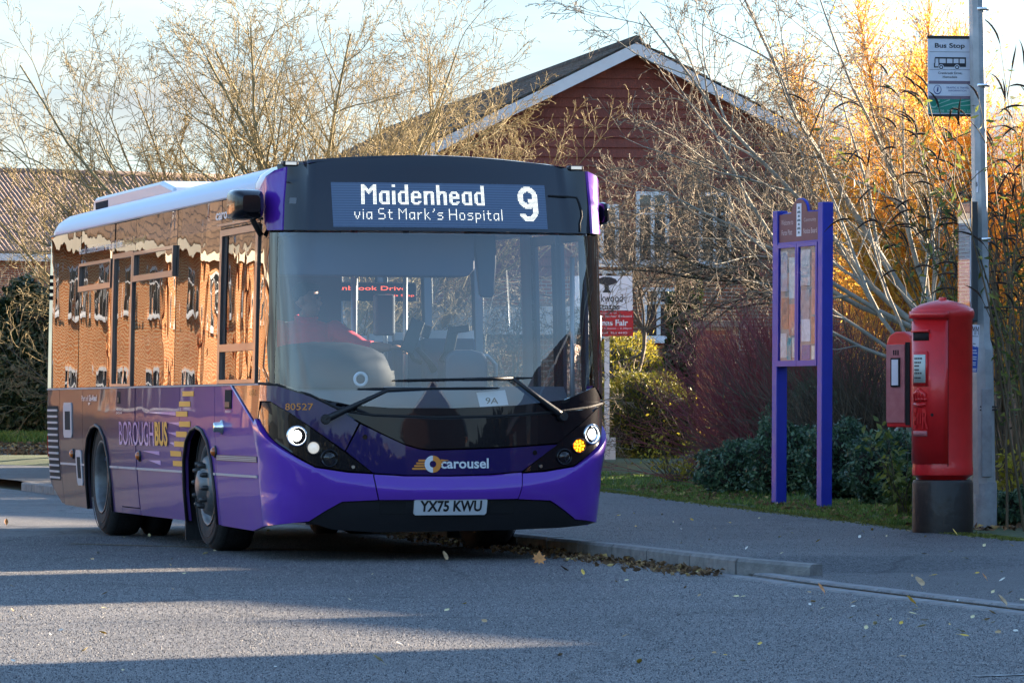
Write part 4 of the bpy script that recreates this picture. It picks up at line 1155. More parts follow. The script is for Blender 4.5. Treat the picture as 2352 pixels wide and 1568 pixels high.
# dash: big rounded cowl and shelf
mb = MB(); rows = []
for x, zt, yf in ((-1.08, 1.44, .60), (-1.0, 1.475, .58), (-.8, 1.50, .56), (-.55, 1.495, .56), (-.38, 1.46, .58), (-.28, 1.415, .62), (-.24, 1.36, .66)):
    rows.append([(x, yf - .12, 1.18), (x, yf - .08, 1.30), (x, yf, zt - .06), (x, yf + .10, zt), (x, yf + .28, zt - .01), (x, yf + .38, zt - .10), (x, yf + .38, .9)])
vs = [p_ for r_ in rows for p_ in r_]; nn = 7
mb.add(vs, [(i * nn + j, i * nn + j + 1, (i + 1) * nn + j + 1, (i + 1) * nn + j) for i in range(len(rows) - 1) for j in range(nn - 1)], 0, True)
mb.add(rows[-1], [list(range(nn))], 0); mb.add(rows[0], [list(range(nn))], 0)
mb.build('instrument_cowl', P('cowl_grey', (.016, .020, .032), .6, spec=.2), bus, sharp=R(60))
mb = MB(); mb.prism([(.20, .96), (.62, .96), (.75, 1.19), (.36, 1.19), (.22, 1.06)], -1.10, .95, lambda a, b, h: (h, a + .10 * (h / .95) ** 2, b)); mb.build('dashboard', P('dash_top_grey', (.12, .14, .17), .6), bus)
mb = MB(); mb.lathe([(.032, 0), (.052, .0), (.052, .002), (.032, .002), (.032, 0)], 28, Matrix.Translation(body(-.61, 1.237, -.014)) @ Matrix.Rotation(R(90), 4, 'X')); mb.build('windscreen_sticker', P('sticker_white', (.7, .75, .8), .4), bus)
mb = MB(); mb.tube([(-.75 + .22 * math.cos(a), 1.10 + .09 * math.sin(a), 1.27 + .19 * math.sin(a)) for a in [k * math.pi / 12 for k in range(25)]], .015, 8, cap=False); mb.tube([(-.97, 1.1, 1.27), (-.53, 1.1, 1.27)], .012, 6); mb.tube([(-.75, 1.1, 1.27), (-.75, .95, 1.05)], .03, 8); mb.build('steering_wheel', M_BLKP, bus)
# driver's seat
mb = MB(); mb.obox((-.66, 1.60, 1.06), (.46, .46, .12)); mb.obox((-.66, 1.86, 1.36), (.44, .11, .60), Matrix.Rotation(R(-8), 3, 'X')); mb.obox((-.66, 1.60, .82), (.24, .24, .36)); mb.build('driver_seat', M_SEAT, bus, bevel=.03)
# ticket machine, tablet and card reader
mb = MB()
mb.obox((-.02, .92, 1.545), (.10, .03, .25), Matrix.Rotation(R(24), 3, 'Y') @ Matrix.Rotation(R(-12), 3, 'X')); mb.tube([(.02, .95, 1.46), (.12, .98, 1.36), (.16, 1.0, 1.30)], [.02, .022, .03], 8)
mb.tube([(-.04, .93, 1.44), (.0, .96, 1.38), (.06, .97, 1.36)], .018, 8)
mb.obox((.08, .90, 1.575), (.05, .035, .09), Matrix.Rotation(R(20), 3, 'Y')); mb.build('driver_tablet', M_BLKP, bus, bevel=.006)
mb = MB(); mb.obox((.27, .95, 1.52), (.07, .05, .19), Matrix.Rotation(R(12), 3, 'Y')); mb.obox((.335, .95, 1.595), (.13, .06, .05), Matrix.Rotation(R(-8), 3, 'Y')); mb.tube([(.25, .95, 1.44), (.22, .95, 1.36)], [.03, .05], 8); mb.build('card_reader', M_BLKP, bus, bevel=.008)
mb = MB(); mb.prism([(.21, 1.10), (.52, 1.10), (.52, 1.38), (.49, 1.43), (.40, 1.452), (.28, 1.45), (.23, 1.42), (.21, 1.38)], .88, 1.10, lambda a, b, h: (a, h, b)); mb.build('ticket_machine', P('ticket_grey', (.07, .09, .14), .45), bus, bevel=.02)
mb = MB(); mb.obox((.10, 2.2, 1.72), (.15, .10, .30)); mb.build('fare_box', P('fare_grey', (.09, .11, .15), .5), bus, bevel=.02)
# rails and poles
for (x, y, z0, z1, r) in ((-.13, 2.17, .64, 2.36, .026), (.30, 2.35, .64, 2.36, .018), (.42, 3.4, .64, 2.36, .018), (-.42, 4.4, .64, 2.36, .018), (.42, 5.4, .64, 2.36, .018)):
    mb = MB(); mb.tube([(x, y, z0), (x, y, z1)], r, 10); mb.build('grab_pole', M_POLE, bus)
mb = MB(); mb.tube([(.62, 2.1, .64), (.62, 2.1, 1.36), (.66, 2.1, 1.42), (.86, 2.1, 1.42), (.92, 2.1, 1.36), (.92, 2.1, .64)], .016, 8); mb.tube([(.50, 2.1, 1.33), (.85, 2.1, 1.33)], .012, 8); mb.build('luggage_rail', M_POLE, bus)
for (x, y) in ((.80, 2.75), (.80, 3.6), (.80, 4.4), (.80, 5.2), (-.80, 3.6), (-.80, 4.4), (-.80, 5.2), (-.80, 6.0), (.80, 6.0)):
    mb = MB(); mb.obox((x, y, 1.05), (.44, .42, .09)); mb.obox((x, y + .22, 1.32), (.42, .07, .50), Matrix.Rotation(R(-8), 3, 'X')); mb.box(x - .2, x + .2, y - .1, y + .1, .64, 1.0)
    st_ = mb.build('passenger_seat', M_REDM if (x > 0 and y > 5) else M_SEAT, bus, bevel=.02)
    mb = MB(); mb.obox((x, y + .265, 1.585), (.40, .075, .07), Matrix.Rotation(R(-8), 3, 'X')); mb.build('seat_handle', M_POLE, st_)
# next-stop sign
mb = MB(); mb.box(-.52, .48, 2.70, 2.78, 1.835, 1.965); sg_ = mb.build('next_stop_sign', P('sign_case', (.02, .03, .055), .5), bus, bevel=.006)
mb = MB(); mb.tube([(-.45, 2.74, 1.96), (-.45, 2.74, 2.37)], .012, 6); mb.tube([(.42, 2.74, 1.96), (.42, 2.74, 2.37)], .012, 6); mb.box(-.50, .46, 2.705, 2.775, 1.966, 1.975); mb.build('sign_bracket', M_LGREY, sg_)
mb = MB(); put_word(mb, 'stopline1', -.36, .40, 1.914, 1.945, lambda a, b: (a, 2.697, b)); put_word(mb, 'stopline2', .24, .46, 1.865, 1.885, lambda a, b: (a, 2.697, b)); mb.build('red_lettering', M_RLED, sg_)
# interior mirror
mb = MB(); mb.prism([(.31, 2.24), (.47, 2.24), (.475, 2.05), (.46, 1.83), (.445, 1.81), (.375, 1.81), (.36, 1.83)], .50, .56, lambda a, b, h: (a, h, b)); mb.build('interior_mirror', P('mirror_back', (.03, .04, .065), .5), bus, bevel=.01)
# paper card with route number, taped inside the windscreen
card = empty('route_card', (-.426, 29.67, 0), R(16), 'white paper card reading 9A propped in the windscreen', 'card')
mb = MB(); mb.add([body(s, z, o2) for o2 in (-.020, -.022) for s, z in ((.231, 1.048), (.440, 1.062), (.418, 1.165), (.207, 1.147))], [(0, 1, 2, 3), (4, 5, 6, 7), (0, 1, 5, 4), (1, 2, 6, 5), (2, 3, 7, 6), (3, 0, 4, 7)])
mb.build('paper', P('paper_white', (.75, .76, .80), .7), card)
mb = MB(); put_word(mb, '9A', .272, .365, 1.070, 1.113, lambda a, b: body(a, b, -.0185)); mb.build('route_lettering', M_BLKP, card)

# ================================================================== BUILDINGS
M_BRK_O = brickmat('orange_brick', (.48, .15, .04), (.60, .22, .065), (.68, .50, .30), bump=.6)
M_BRK_R = brickmat('red_brick', (.26, .075, .04), (.34, .11, .055), (.38, .30, .24), bump=.6)
M_ROOFB = brickmat('brown_roof_tiles', (.16, .10, .065), (.24, .155, .095), (.03, .022, .018), bump=1.0, w=.30, h=.17, offs=0.0)
M_ROOFG = P('grey_roof_tiles', (.055, .050, .045), .85, col2=(.12, .108, .09), vscale=5, bump=.5, bscale=40)
M_TILE = P('weathered_roof_tile', (.17, .115, .09), .8, col2=(.32, .235, .19), vscale=2.5, bump=.4, bscale=60, coord='Object')
M_CLAD = P('red_hung_tile', (.15, .036, .026), .75, col2=(.25, .072, .048), vscale=1.3, bump=.5, bscale=30, stretch=(1, 1, .3))
M_UPVC = P('white_upvc', (.72, .74, .76), .35, var=.05)
M_FASC = P('white_painted_board', (.70, .71, .73), .5, var=.06)
M_CREAM = P('cream_soffit', (.78, .70, .55), .6)
M_PANE = P('window_pane', (.03, .035, .04), .03, spec=.9, coat=1.0)
M_CURT = P('net_curtain', (.45, .43, .38), .8)

def window(parent, M, w, h, sill=True, lights=2, fr=M_UPVC, d=.07):
    """framed window; M places it (local x across, z up, -y out)"""
    mb = MB(); f = .08
    for a in ((-w / 2, w / 2, -h / 2, -h / 2 + f), (-w / 2, w / 2, h / 2 - f, h / 2), (-w / 2, -w / 2 + f, -h / 2 + f, h / 2 - f), (w / 2 - f, w / 2, -h / 2 + f, h / 2 - f)):
        mb.box(a[0], a[1], -d, .02, a[2], a[3])
    for k in range(1, lights):
        x = -w / 2 + w * k / lights; mb.box(x - f / 2, x + f / 2, -d + .01, .01, -h / 2 + f, h / 2 - f)
    mb.box(-w / 2 + f, w / 2 - f, -d + .015, .005, h * .18, h * .18 + .045)
    o = mb.build('window', fr, parent); o.matrix_local = M
    mb = MB(); mb.box(-w / 2 + f, w / 2 - f, -.03, -.02, -h / 2 + f, h / 2 - f); mb.build('pane', M_PANE, o)
    if sill:
        mb = MB(); mb.box(-w / 2 - .06, w / 2 + .06, -d - .08, .02, -h / 2 - .07, -h / 2 - .002); mb.build('sill', fr, o)
    return o
def house(name, loc, rz, W, D, eav, rid, label, cat='house', wall=None, roof=None, wins=(), fas=M_CREAM, group=None, gable_wins=(), door=True):
    """gabled house: ridge along local x, front wall towards local -y"""
    h = empty(name, loc, rz, label, cat, group)
    mb = MB()
    mb.prism([(-D / 2, 0), (D / 2, 0), (D / 2, eav), (0, rid - .12), (-D / 2, eav)], -W / 2, W / 2, lambda a, b, q: (q, a, b))
    mb.build('wall', wall or M_BRK_O, h)
    sl = math.hypot(D / 2 + .35, rid - eav); oh = .35
    for sgn in (-1, 1):
        mb = MB(); ez = eav - oh * (rid - eav) / (D / 2)
        y0 = sgn * (D / 2 + oh)
        mb.add([(-W / 2 - .25, y0, ez), (W / 2 + .25, y0, ez), (W / 2 + .25, 0, rid), (-W / 2 - .25, 0, rid), (-W / 2 - .25, y0, ez + .12), (W / 2 + .25, y0, ez + .12), (W / 2 + .25, 0, rid + .12), (-W / 2 - .25, 0, rid + .12)],
               [(0, 1, 2, 3), (4, 5, 6, 7), (0, 1, 5, 4), (1, 2, 6, 5), (3, 0, 4, 7), (2, 3, 7, 6)])
        mb.build('roof', roof or M_ROOFB, h)
        mb = MB(); mb.box(-W / 2 - .25, W / 2 + .25, min(y0, y0 + sgn * .10), max(y0, y0 + sgn * .10), ez - .16, ez + .06); mb.build('gutter', fas, h)
        mb = MB(); mb.box(-W / 2 - .2, W / 2 + .2, min(sgn * (D / 2 + .005), y0), max(sgn * (D / 2 + .005), y0), ez - .10, ez - .06); mb.build('soffit', fas, h)
    for sx in (-1, 1):
        mb = MB()
        for sgn in (-1, 1):
            ez = eav - oh * (rid - eav) / (D / 2)
            mb.add([(sx * (W / 2 + .26), sgn * (D / 2 + oh), ez - .10), (sx * (W / 2 + .26), 0, rid - .10), (sx * (W / 2 + .26), 0, rid + .10), (sx * (W / 2 + .26), sgn * (D / 2 + oh), ez + .10),
                    (sx * (W / 2 + .29), sgn * (D / 2 + oh), ez - .10), (sx * (W / 2 + .29), 0, rid - .10), (sx * (W / 2 + .29), 0, rid + .10), (sx * (W / 2 + .29), sgn * (D / 2 + oh), ez + .10)],
                   [(0, 1, 2, 3), (4, 5, 6, 7), (0, 1, 5, 4), (3, 2, 6, 7)])
        mb.build('barge_board', M_FASC, h)
    for (x, z, w, hh) in wins:
        window(h, Matrix.Translation((x, -D / 2, z)), w, hh)
    for (y, z, w, hh, sx) in gable_wins:
        window(h, Matrix.Translation((sx * W / 2, y, z)) @ Matrix.Rotation(R(90 * sx), 4, 'Z'), w, hh)
    return h

# --- sunlit terrace down the road on the left, mirrored in the side of the bus
Mc = M_BRK_O
wn = [(-6, 3.9, 1.5, 1.25), (-2.2, 3.9, .9, 1.25), (2.2, 3.9, 1.5, 1.25), (6, 3.9, 1.2, 1.25), (-6, 1.5, 1.8, 1.3), (2.2, 1.5, 1.8, 1.3), (6, 1.4, 1.2, 1.2)]
for i, (x, y, rz, ri) in enumerate(((-27.5, 92.0, 40, 7.3), (-38.5, 79.0, 58, 7.5), (-45.5, 60.0, 75, 7.3))):
    house('brick_house', (x, y, bank(x, y)), R(rz), 15.5, 8.5, 5.2, ri, ('orange brick house across the road beyond the tail of the bus', 'orange brick house in the middle of the row across the road', 'orange brick house nearest the camera across the road')[i], wins=wn, group='brick houses across the road', gable_wins=((0, 3.9, 1.0, 1.2, 1),))
# --- tiled house behind the hedge on the left of the photograph
HY = 140.0
lh = house('tiled_house', (-13.6, HY + 4.3, .3), R(30), 17.0, 9.0, 5.75, 8.35, 'house with pantiled roof behind the hedge at the left edge', wall=M_BRK_R, roof=M_ROOFG, wins=((-2.0, 4.3, 1.2, 1.2), (4.5, 4.6, 1.3, 1.4), (7.0, 4.6, 1.0, 1.4), (1.2, 4.6, 1.3, 1.4)), fas=M_FASC)
# roof tiles of the slope that faces the road, piece by piece
TW, TG = .31, .36
bm_t = MB()
prof = []
for k in range(9):
    u = k / 8
    prof.append((u * TW - TW / 2, .045 * abs(math.sin(2 * math.pi * u)) ** .8))
vs = [(x, 0, z) for x, z in prof] + [(x, TG + .05, z) for x, z in prof] + [(x, 0, z - .03) for x, z in prof]
n9 = 9
bm_t.add(vs, [(i, i + 1, n9 + i + 1, n9 + i) for i in range(8)] + [(i + 1, i, 18 + i, 18 + i + 1) for i in range(8)])
eavz, ridz, dd = 5.75, 8.35, 4.5
pit = math.atan2(ridz - eavz, dd); slen = math.hypot(dd + .35, (ridz - eavz) * (dd + .35) / dd)
nrow = int(slen / TG); ncol = 54
tile0 = None; count = 0
restV = []; restF = []
vis = []
for r in range(nrow):
    for c in range(ncol):
        x = -8.5 + (c + .5) * TW; s = r * TG
        y = -(dd + .35) + s * math.cos(pit); z = eavz - .35 * math.tan(pit) + s * math.sin(pit) + .135
        wpx = 1176 + 10000 * (lh.location.x + x * math.cos(R(30)) - y * math.sin(R(30))) / (HY + 4.3 + x * math.sin(R(30)) + y * math.cos(R(30)))
        vis.append((abs(wpx - 150), x, y, z))
vis.sort()
for k, (d, x, y, z) in enumerate(vis):
    rot = (pit + RND.uniform(-.02, .02), RND.uniform(-.02, .02), RND.uniform(-.015, .015))
    if k < 300:
        if tile0 is None:
            tile0 = bm_t.build('roof_tile', M_TILE, lh, recalc=False); tile0.location = (x, y, z); tile0.rotation_euler = rot
        else: inst(tile0, lh, (x, y, z), rot)
    else:
        Mx = Matrix.Translation((x, y, z)) @ Matrix.Rotation(rot[0], 4, 'X')
        b0 = len(restV); restV += [tuple(Mx @ Vector(v)) for v in vs]; restF += [[i + b0 for i in f] for f in bm_t.f]
o = raw_mesh('roof_tile_field', restV, restF, M_TILE, lh); o['kind'] = 'stuff'
mb = MB(); mb.tube([(-8.7, 0, 8.50), (8.7, 0, 8.50)], .11, 8); mb.build('ridge_tile', M_TILE, lh)
# --- red tile-hung gable house in the middle
GY = 90.0
gz = math.atan2(.2, .98)      # ridge runs back and to the left
gh = empty('gable_house', (2.47, GY, 0), gz, 'red tile-hung gabled house with white barge boards behind the bus', 'house')
HWID, EAV, RID = 6.0, 5.45, 8.42
mb = MB(); mb.prism([(-HWID, 0), (HWID, 0), (HWID, EAV), (0, RID), (-HWID, EAV)], 0, 30, lambda a, b, h: (a, h, b)); mb.build('wall', M_BRK_R, gh)
row = 0; z = 3.75; gcl = .205
while z < RID - .15:
    hw = HWID if z < EAV else HWID * (RID - z - .06) / (RID - EAV)
    hw2 = HWID if z + gcl < EAV else HWID * max(.02, (RID - z - gcl - .06)) / (RID - EAV)
    mb = MB(); n = max(2, int(2 * hw / .30)); vsx = []
    for i in range(n + 1):
        t = i / n; x0 = -hw + 2 * hw * t; x1 = -hw2 + 2 * hw2 * t
        j = RND.uniform(-.008, .008)
        vsx += [(x0, -.055 + RND.uniform(-.008, .004), z + j), (x1, -.015, z + gcl + .01), (x0, -.002, z + j)]
    mb.add(vsx, [(3 * i, 3 * i + 3, 3 * i + 4, 3 * i + 1) for i in range(n)] + [(3 * i, 3 * i + 2, 3 * i + 5, 3 * i + 3) for i in range(n)])
    mb.build('hung_tile_row', M_CLAD, gh); z += gcl; row += 1
for sgn in (-1, 1):
    ez = EAV - .6 * (RID - EAV) / HWID
    mb = MB(); mb.add([(sgn * (HWID + .6), -.45, ez), (0, -.45, RID), (0, 30, RID), (sgn * (HWID + .6), 30, ez), (sgn * (HWID + .6), -.45, ez + .16), (0, -.45, RID + .16), (0, 30, RID + .16), (sgn * (HWID + .6), 30, ez + .16)], [(0, 1, 2, 3), (4, 5, 6, 7), (0, 1, 5, 4), (3, 2, 6, 7), (0, 3, 7, 4)])
    rf = mb.build('roof', M_ROOFG, gh)
    nr = 22
    for k in range(nr):
        t0, t1 = k / nr, (k + 1) / nr
        xa, za = sgn * (HWID + .62) * (1 - t0), ez + (RID - ez) * t0 + .16; xb, zb = sgn * (HWID + .62) * (1 - t1), ez + (RID - ez) * t1 + .165
        mb = MB(); m = 60; vv = []
        for i in range(m + 1):
            y = -.48 + 30 * i / m; jz = RND.uniform(-.008, .012)
            vv += [(xa, y, za + .055 + jz), (xb, y, zb + .015), (xa, y, za)]
        mb.add(vv, [(3 * i, 3 * i + 3, 3 * i + 4, 3 * i + 1) for i in range(m)] + [(3 * i, 3 * i + 2, 3 * i + 5, 3 * i + 3) for i in range(m)] + [(0, 1, 2)])
        mb.build('tile_course', M_ROOFG, rf, recalc=False)
    mb = MB(); mb.add([(sgn * (HWID + .6), -.46, ez - .10), (sgn * .001, -.46, RID - .12), (sgn * .001, -.46, RID + .13), (sgn * (HWID + .6), -.46, ez + .14), (sgn * (HWID + .6), -.50, ez - .10), (sgn * .001, -.50, RID - .12), (sgn * .001, -.50, RID + .13), (sgn * (HWID + .6), -.50, ez + .14)], [(0, 1, 2, 3), (4, 5, 6, 7), (0, 1, 5, 4), (3, 2, 6, 7)]); mb.build('barge_board', M_FASC, gh)
    mb = MB(); mb.add([(sgn * (HWID + .6), -.45, ez - .02), (0, -.45, RID - .03), (0, -.06, RID - .03), (sgn * (HWID + .6), -.06, ez - .02)], [(0, 1, 2, 3)]); mb.build('soffit', M_FASC, gh)
mb = MB(); mb.tube([(0, -.46, RID + .17), (0, 30, RID + .17)], .12, 8); mb.build('ridge_tile', M_ROOFG, gh)
mb = MB(); mb.tube([(1.6, 6, 7.7), (1.6, 6, 8.9)], .05, 8); mb.build('vent_pipe', M_GREYP, gh)
def gwin(px0, px1, py0, py1, lights=2):
    cx = ((px0 + px1) / 2 - 1176) * GY / 1e4 - 2.47; cz = CAM_H + (937 - (py0 + py1) / 2) * GY / 1e4
    return window(gh, Matrix.Translation((cx / math.cos(gz), -.03, cz)), (px1 - px0) * GY / 1e4, (py1 - py0) * GY / 1e4, lights=lights)
gwin(1458, 1536, 440, 606, 2); gwin(1603, 1680, 440, 606, 2); gwin(1340, 1420, 470, 606, 2); gwin(1474, 1548, 660, 780, 2); gwin(1352, 1452, 620, 770, 3)
# low garage with a pale roof behind the bus, seen through its door
ga = empty('garage', (-2.3, 63.0, 0), R(-3), 'low brick garage with pale roof seen through the bus windows', 'garage')
mb = MB(); mb.box(-4.0, 3.1, 0, 6, 0, 2.05); mb.build('wall', brickmat('pale_garage_brick', (.36, .20, .16), (.46, .28, .23), (.55, .48, .44)), ga)
mb = MB(); mb.box(-4.2, 3.4, -.25, 6.2, 2.10, 2.50); mb.build('roof', P('pale_fascia', (.76, .80, .84), .6, var=.06, vscale=3), ga)
# --- unseen houses added at right, sized to shape the long street shadows
sa = math.sin(R(SUN_AZ)); ca = math.cos(R(SUN_AZ))
def onray(a, q): return (a * sa - q * ca, a * ca + q * sa)

wn2 = [(-3, 3.8, 1.4, 1.2), (3, 3.8, 1.4, 1.2), (-3, 1.4, 1.6, 1.3), (3, 1.4, 1.6, 1.3)]
def occl(a, q0, q1, rid, eav, depth, label, nm='brick_house'):
    x, y = onray(a, (q0 + q1) / 2)
    return house(nm, (x, y, 0), R(90 - SUN_AZ) + R(90) - R(0), abs(q1 - q0), depth, eav, rid, label, 'garage' if nm == 'occluder_garage' else 'house', wall=M_BRK_R, roof=M_ROOFB, wins=wn2 if abs(q1 - q0) > 8 and eav > 4 else (), group='unseen houses added on the right for shade')
# houses behind the viewer, mirrored in the windscreen
house('brick_house', (23.0, -14.0, 0), R(-62), 14, 9, 5.0, 8.2, 'brown-roofed brick house behind the viewer, mirrored in the windscreen', wall=M_BRK_R, wins=wn2, fas=M_FASC, group='houses behind the viewer', gable_wins=((0, 3.8, 1.0, 1.2, 1),))
house('brick_house', (30.5, 6.0, 0), R(-62), 12, 9, 5.0, 8.4, 'second brown-roofed house behind the viewer, farther up the street', wall=M_BRK_R, wins=wn2, fas=M_FASC, group='houses behind the viewer')
# brick house far behind the orange willow
house('brick_house', (22.6, 112.0, 0), R(10), 15, 9, 8.0, 10.6, 'dark brick house hidden behind the orange willow', wall=M_BRK_R, wins=((-3, 6.3, 1.2, 1.3), (0, 6.3, 1.2, 1.3), (-5.5, 6.3, 1.0, 1.3)))
occl(33, -10, 15.8, 8.0, 5.0, 9, 'long unseen brick house added on the right to shade the foreground road')
occl(30, 15.9, 18.5, 4.62, 2.9, 6, 'low unseen brick garage added on the right to let sun reach the road', 'occluder_garage')
occl(30, 18.6, 21.0, 4.44, 2.8, 6, 'second and lower unseen garage added on the right to widen the sunlit patch', 'occluder_garage')
occl(33, 21.1, 24.40, 7.6, 5.0, 8, 'narrow unseen brick house added on the right to bound the sunlit patch')
occl(33, 24.3, 25.6, 4.62, 3.6, 5, 'small unseen brick store added on the right to let a thin sun streak through', 'occluder_garage')
occl(38, 25.6, 34.0, 6.6, 4.6, 8, 'unseen brick house with low ridge added to shade the bus stop')
occl(46, 34.1, 45.0, 6.6, 4.6, 8, 'unseen brick house with low ridge added farther along the right for shade')
occl(57, 45.8, 60.0, 6.7, 4.6, 8, 'unseen brick house added far along the right to shade the planting')
occl(59.5, 60.2, 69.5, 5.4, 3.8, 6, 'unseen low-roofed brick house added to shade the conifers below their tops')

# ================================================================== STREET FURNITURE
M_RED = P('pillar_box_red', (.64, .012, .014), .42, coat=.35, var=.12, vscale=5, rvar=.12, bump=.12, bscale=16)
M_REDF = P('faded_red', (.36, .10, .11), .6, col2=(.46, .17, .18), vscale=8, bump=.1, bscale=40)
M_BLKB = P('black_gloss_base', (.0045, .004, .004), .5, coat=.12, col2=(.014, .010, .008), vscale=5, bump=.15, bscale=20)
M_BLUE = P('board_blue', (.007, .018, .33), .45, coat=.08, var=.08, vscale=6)
M_GALV = P('galvanised_steel', (.30, .32, .33), .48, metal=.45, col2=(.44, .46, .47), vscale=6, bump=.12, bscale=40, rvar=.1)
M_GALVD = P('painted_pole_base', (.36, .38, .40), .55, col2=(.22, .23, .24), vscale=9, bump=.15, bscale=30)
M_SIGNW = P('sign_white', (.66, .70, .78), .45, var=.05)
M_SIGNP = P('sign_mauve', (.20, .15, .20), .5)
M_SIGNG = P('sign_green', (.01, .25, .17), .5)
M_INK = P('sign_ink', (.02, .022, .03), .6)
M_INKB = P('sign_blue_ink', (.04, .07, .25), .6)
M_PALEG = P('sign_pale_green', (.30, .52, .44), .5)
M_NOTB = P('notice_blue', (.03, .10, .42), .5)
M_SGREEN = P('notice_paper', (.50, .60, .56), .6)
# --- pillar box: cylinder with hood, door, aperture, royal cipher and black plinth
pb = at(2165, 1218, 32.7); pb.z = .105
box_ = empty('post_box', pb, R(-52), 'red cylindrical post box with black base beside the lamp post', 'post box')
S = .224
mb = MB(); mb.lathe([(S + .004, 0), (S + .004, .37), (S - .004, .395), (S - .03, .40), (.001, .40)], 48); mb.build('plinth', M_BLKB, box_, sharp=R(40))
mb = MB(); mb.lathe([(S - .045, .40), (S - .03, .415), (S + .002, .435), (S + .006, .47), (S + .002, .50), (S, .56), (S, 1.60), (S + .012, 1.615), (S + .014, 1.655), (S + .004, 1.68), (S - .06, 1.715), (S - .15, 1.738), (.03, 1.748), (.028, 1.765), (.001, 1.768)], 56)
bd = mb.build('body', M_RED, box_, sharp=R(50))
def cyl(a, z, r):   # a: angle about the front (-y) in radians
    return (r * math.sin(a), -r * math.cos(a), z)
def cpanel(name, a0, a1, z0, z1, r, th, mat, parent, n=12, hole=None):
    mb = MB(); vs = []
    for i in range(n + 1):
        a = a0 + (a1 - a0) * i / n
        vs += [cyl(a, z0, r), cyl(a, z1, r), cyl(a, z0, r - th), cyl(a, z1, r - th)]
    fs = []
    for i in range(n):
        b = 4 * i; fs += [(b, b + 4, b + 5, b + 1), (b + 2, b + 3, b + 7, b + 6), (b + 1, b + 5, b + 7, b + 3), (b, b + 2, b + 6, b + 4)]
    fs += [(0, 1, 3, 2), (4 * n, 4 * n + 2, 4 * n + 3, 4 * n + 1)]
    mb.add(vs, fs, 0, False)
    for k in range(0, len(fs) - 2): mb.sm[k] = (k % 4 == 0)
    return mb.build(name, mat, parent)
cpanel('door', -.62, .98, .52, 1.585, S + .010, .02, M_RED, box_)
cpanel('hood', -.64, 1.0, 1.605, 1.66, S + .030, .03, M_RED, box_)
cpanel('door_gap', .975, 1.0, .50, 1.60, S + .003, .01, M_DARK, box_, 2)
cpanel('aperture', -.40, .36, 1.44, 1.50, S + .0115, .01, M_DARK, box_)
cpanel('aperture_lip', -.42, .38, 1.502, 1.52, S + .026, .03, M_RED, box_)
pf = cpanel('plate_frame', -.33, .33, 1.10, 1.36, S + .020, .015, M_RED, box_)
cpanel('collection_plate', -.26, .26, 1.125, 1.335, S + .0225, .005, M_SGREEN, pf)
mb = MB()
for z in (1.30, 1.27, 1.245, 1.215, 1.19, 1.155):
    w = .10 + .08 * (RND.random())
    for i in range(4):
        a0 = -.20 + i * w / 2; mb.add([cyl(a0, z, S + .024), cyl(a0 + w / 2 * .8, z, S + .024), cyl(a0 + w / 2 * .8, z + .012, S + .024), cyl(a0, z + .012, S + .024)], [(0, 1, 2, 3)])
mb.build('plate_print', M_INK, pf)['kind'] = 'stuff'
# cipher: crown above E II R, in relief
mb = MB()
for k in range(5):
    a = -.24 + k * .12; h = 1.055 + .02 * math.sin(math.pi * (k + .5) / 5)
    mb.tube([cyl(a, .985, S + .012), cyl(a * .9, h - .02, S + .022), cyl(a * .4, h, S + .018)], [.013, .014, .010], 6)
    mb.tube([cyl(a, .992, S + .014), cyl(a, 1.010, S + .014)], .015, 6)
mb.tube([cyl(-.27, .965, S + .014), cyl(0, .955, S + .018), cyl(.27, .965, S + .014)], .013, 6)
mb.tube([cyl(0, 1.06, S + .02), cyl(0, 1.085, S + .02)], .012, 6)
mb.build('crown_relief', M_RED, box_)
for key, a0, a1 in (('E', -.34, -.14), ('II', -.09, .07), ('R', .12, .34)):
    mb = MB()
    for dr in (.011, .014, .017): put_word(mb, key, a0, a1, .78 if key != 'II' else .82, .93 if key != 'II' else .90, lambda a, b, dr=dr: cyl(a, b, S + dr))
    mb.build('cipher_letter', M_RED, box_)
cpanel('nameplate', -.30, .30, .725, .765, S + .020, .015, M_REDF, box_)
mb = MB(); mb.tube([cyl(.47, .885, S + .008), cyl(.47, .885, S + .014)], .012, 10); mb.build('keyhole', M_DARK, box_)
# --- slim red pouch box on a post behind the pillar box
pp = at(2085, 1210, 33.6); pp.z = .10
pp.z = .36
pouch = empty('pouch_box', pp, R(-40), 'narrow faded red pouch box half hidden behind the post box', 'post box')
mb = MB(); mb.prism([(-.15, .62), (.15, .62), (.15, 1.38), (.12, 1.44), (.05, 1.475), (-.05, 1.475), (-.12, 1.44), (-.15, 1.38)], -.14, .14, lambda a, b, h: (a, h, b)); pc = mb.build('cabinet', M_RED, pouch, bevel=.012)
mb = MB(); mb.prism([(-.145, .66), (.07, .66), (.07, 1.36), (-.145, 1.36)], -.155, -.139, lambda a, b, h: (a, h, b)); dr_ = mb.build('door', M_REDF, pouch, bevel=.004)
mb = MB(); mb.box(.075, .125, -.150, -.139, .64, 1.38); mb.build('hinge_strip', M_DARK, pouch)
mb = MB(); mb.box(-.085, .02, -.168, -.150, .98, 1.24); lf_ = mb.build('label_frame', M_DARK, dr_)
mb = MB(); mb.box(-.070, .005, -.173, -.166, .995, 1.225); mb.build('label_card', M_SIGNW, lf_)
mb = MB()
for x in (-.055, -.03, -.005): mb.box(x - .006, x + .006, -.159, -.153, 1.265, 1.31)
mb.build('door_stamp', M_DARK, dr_)
mb = MB(); mb.tube([(.09, .06, -.34), (.09, .06, .63)], .030, 10); mb.build('post', M_GALV, pouch)
pouch.scale = (.80, .80, .86)
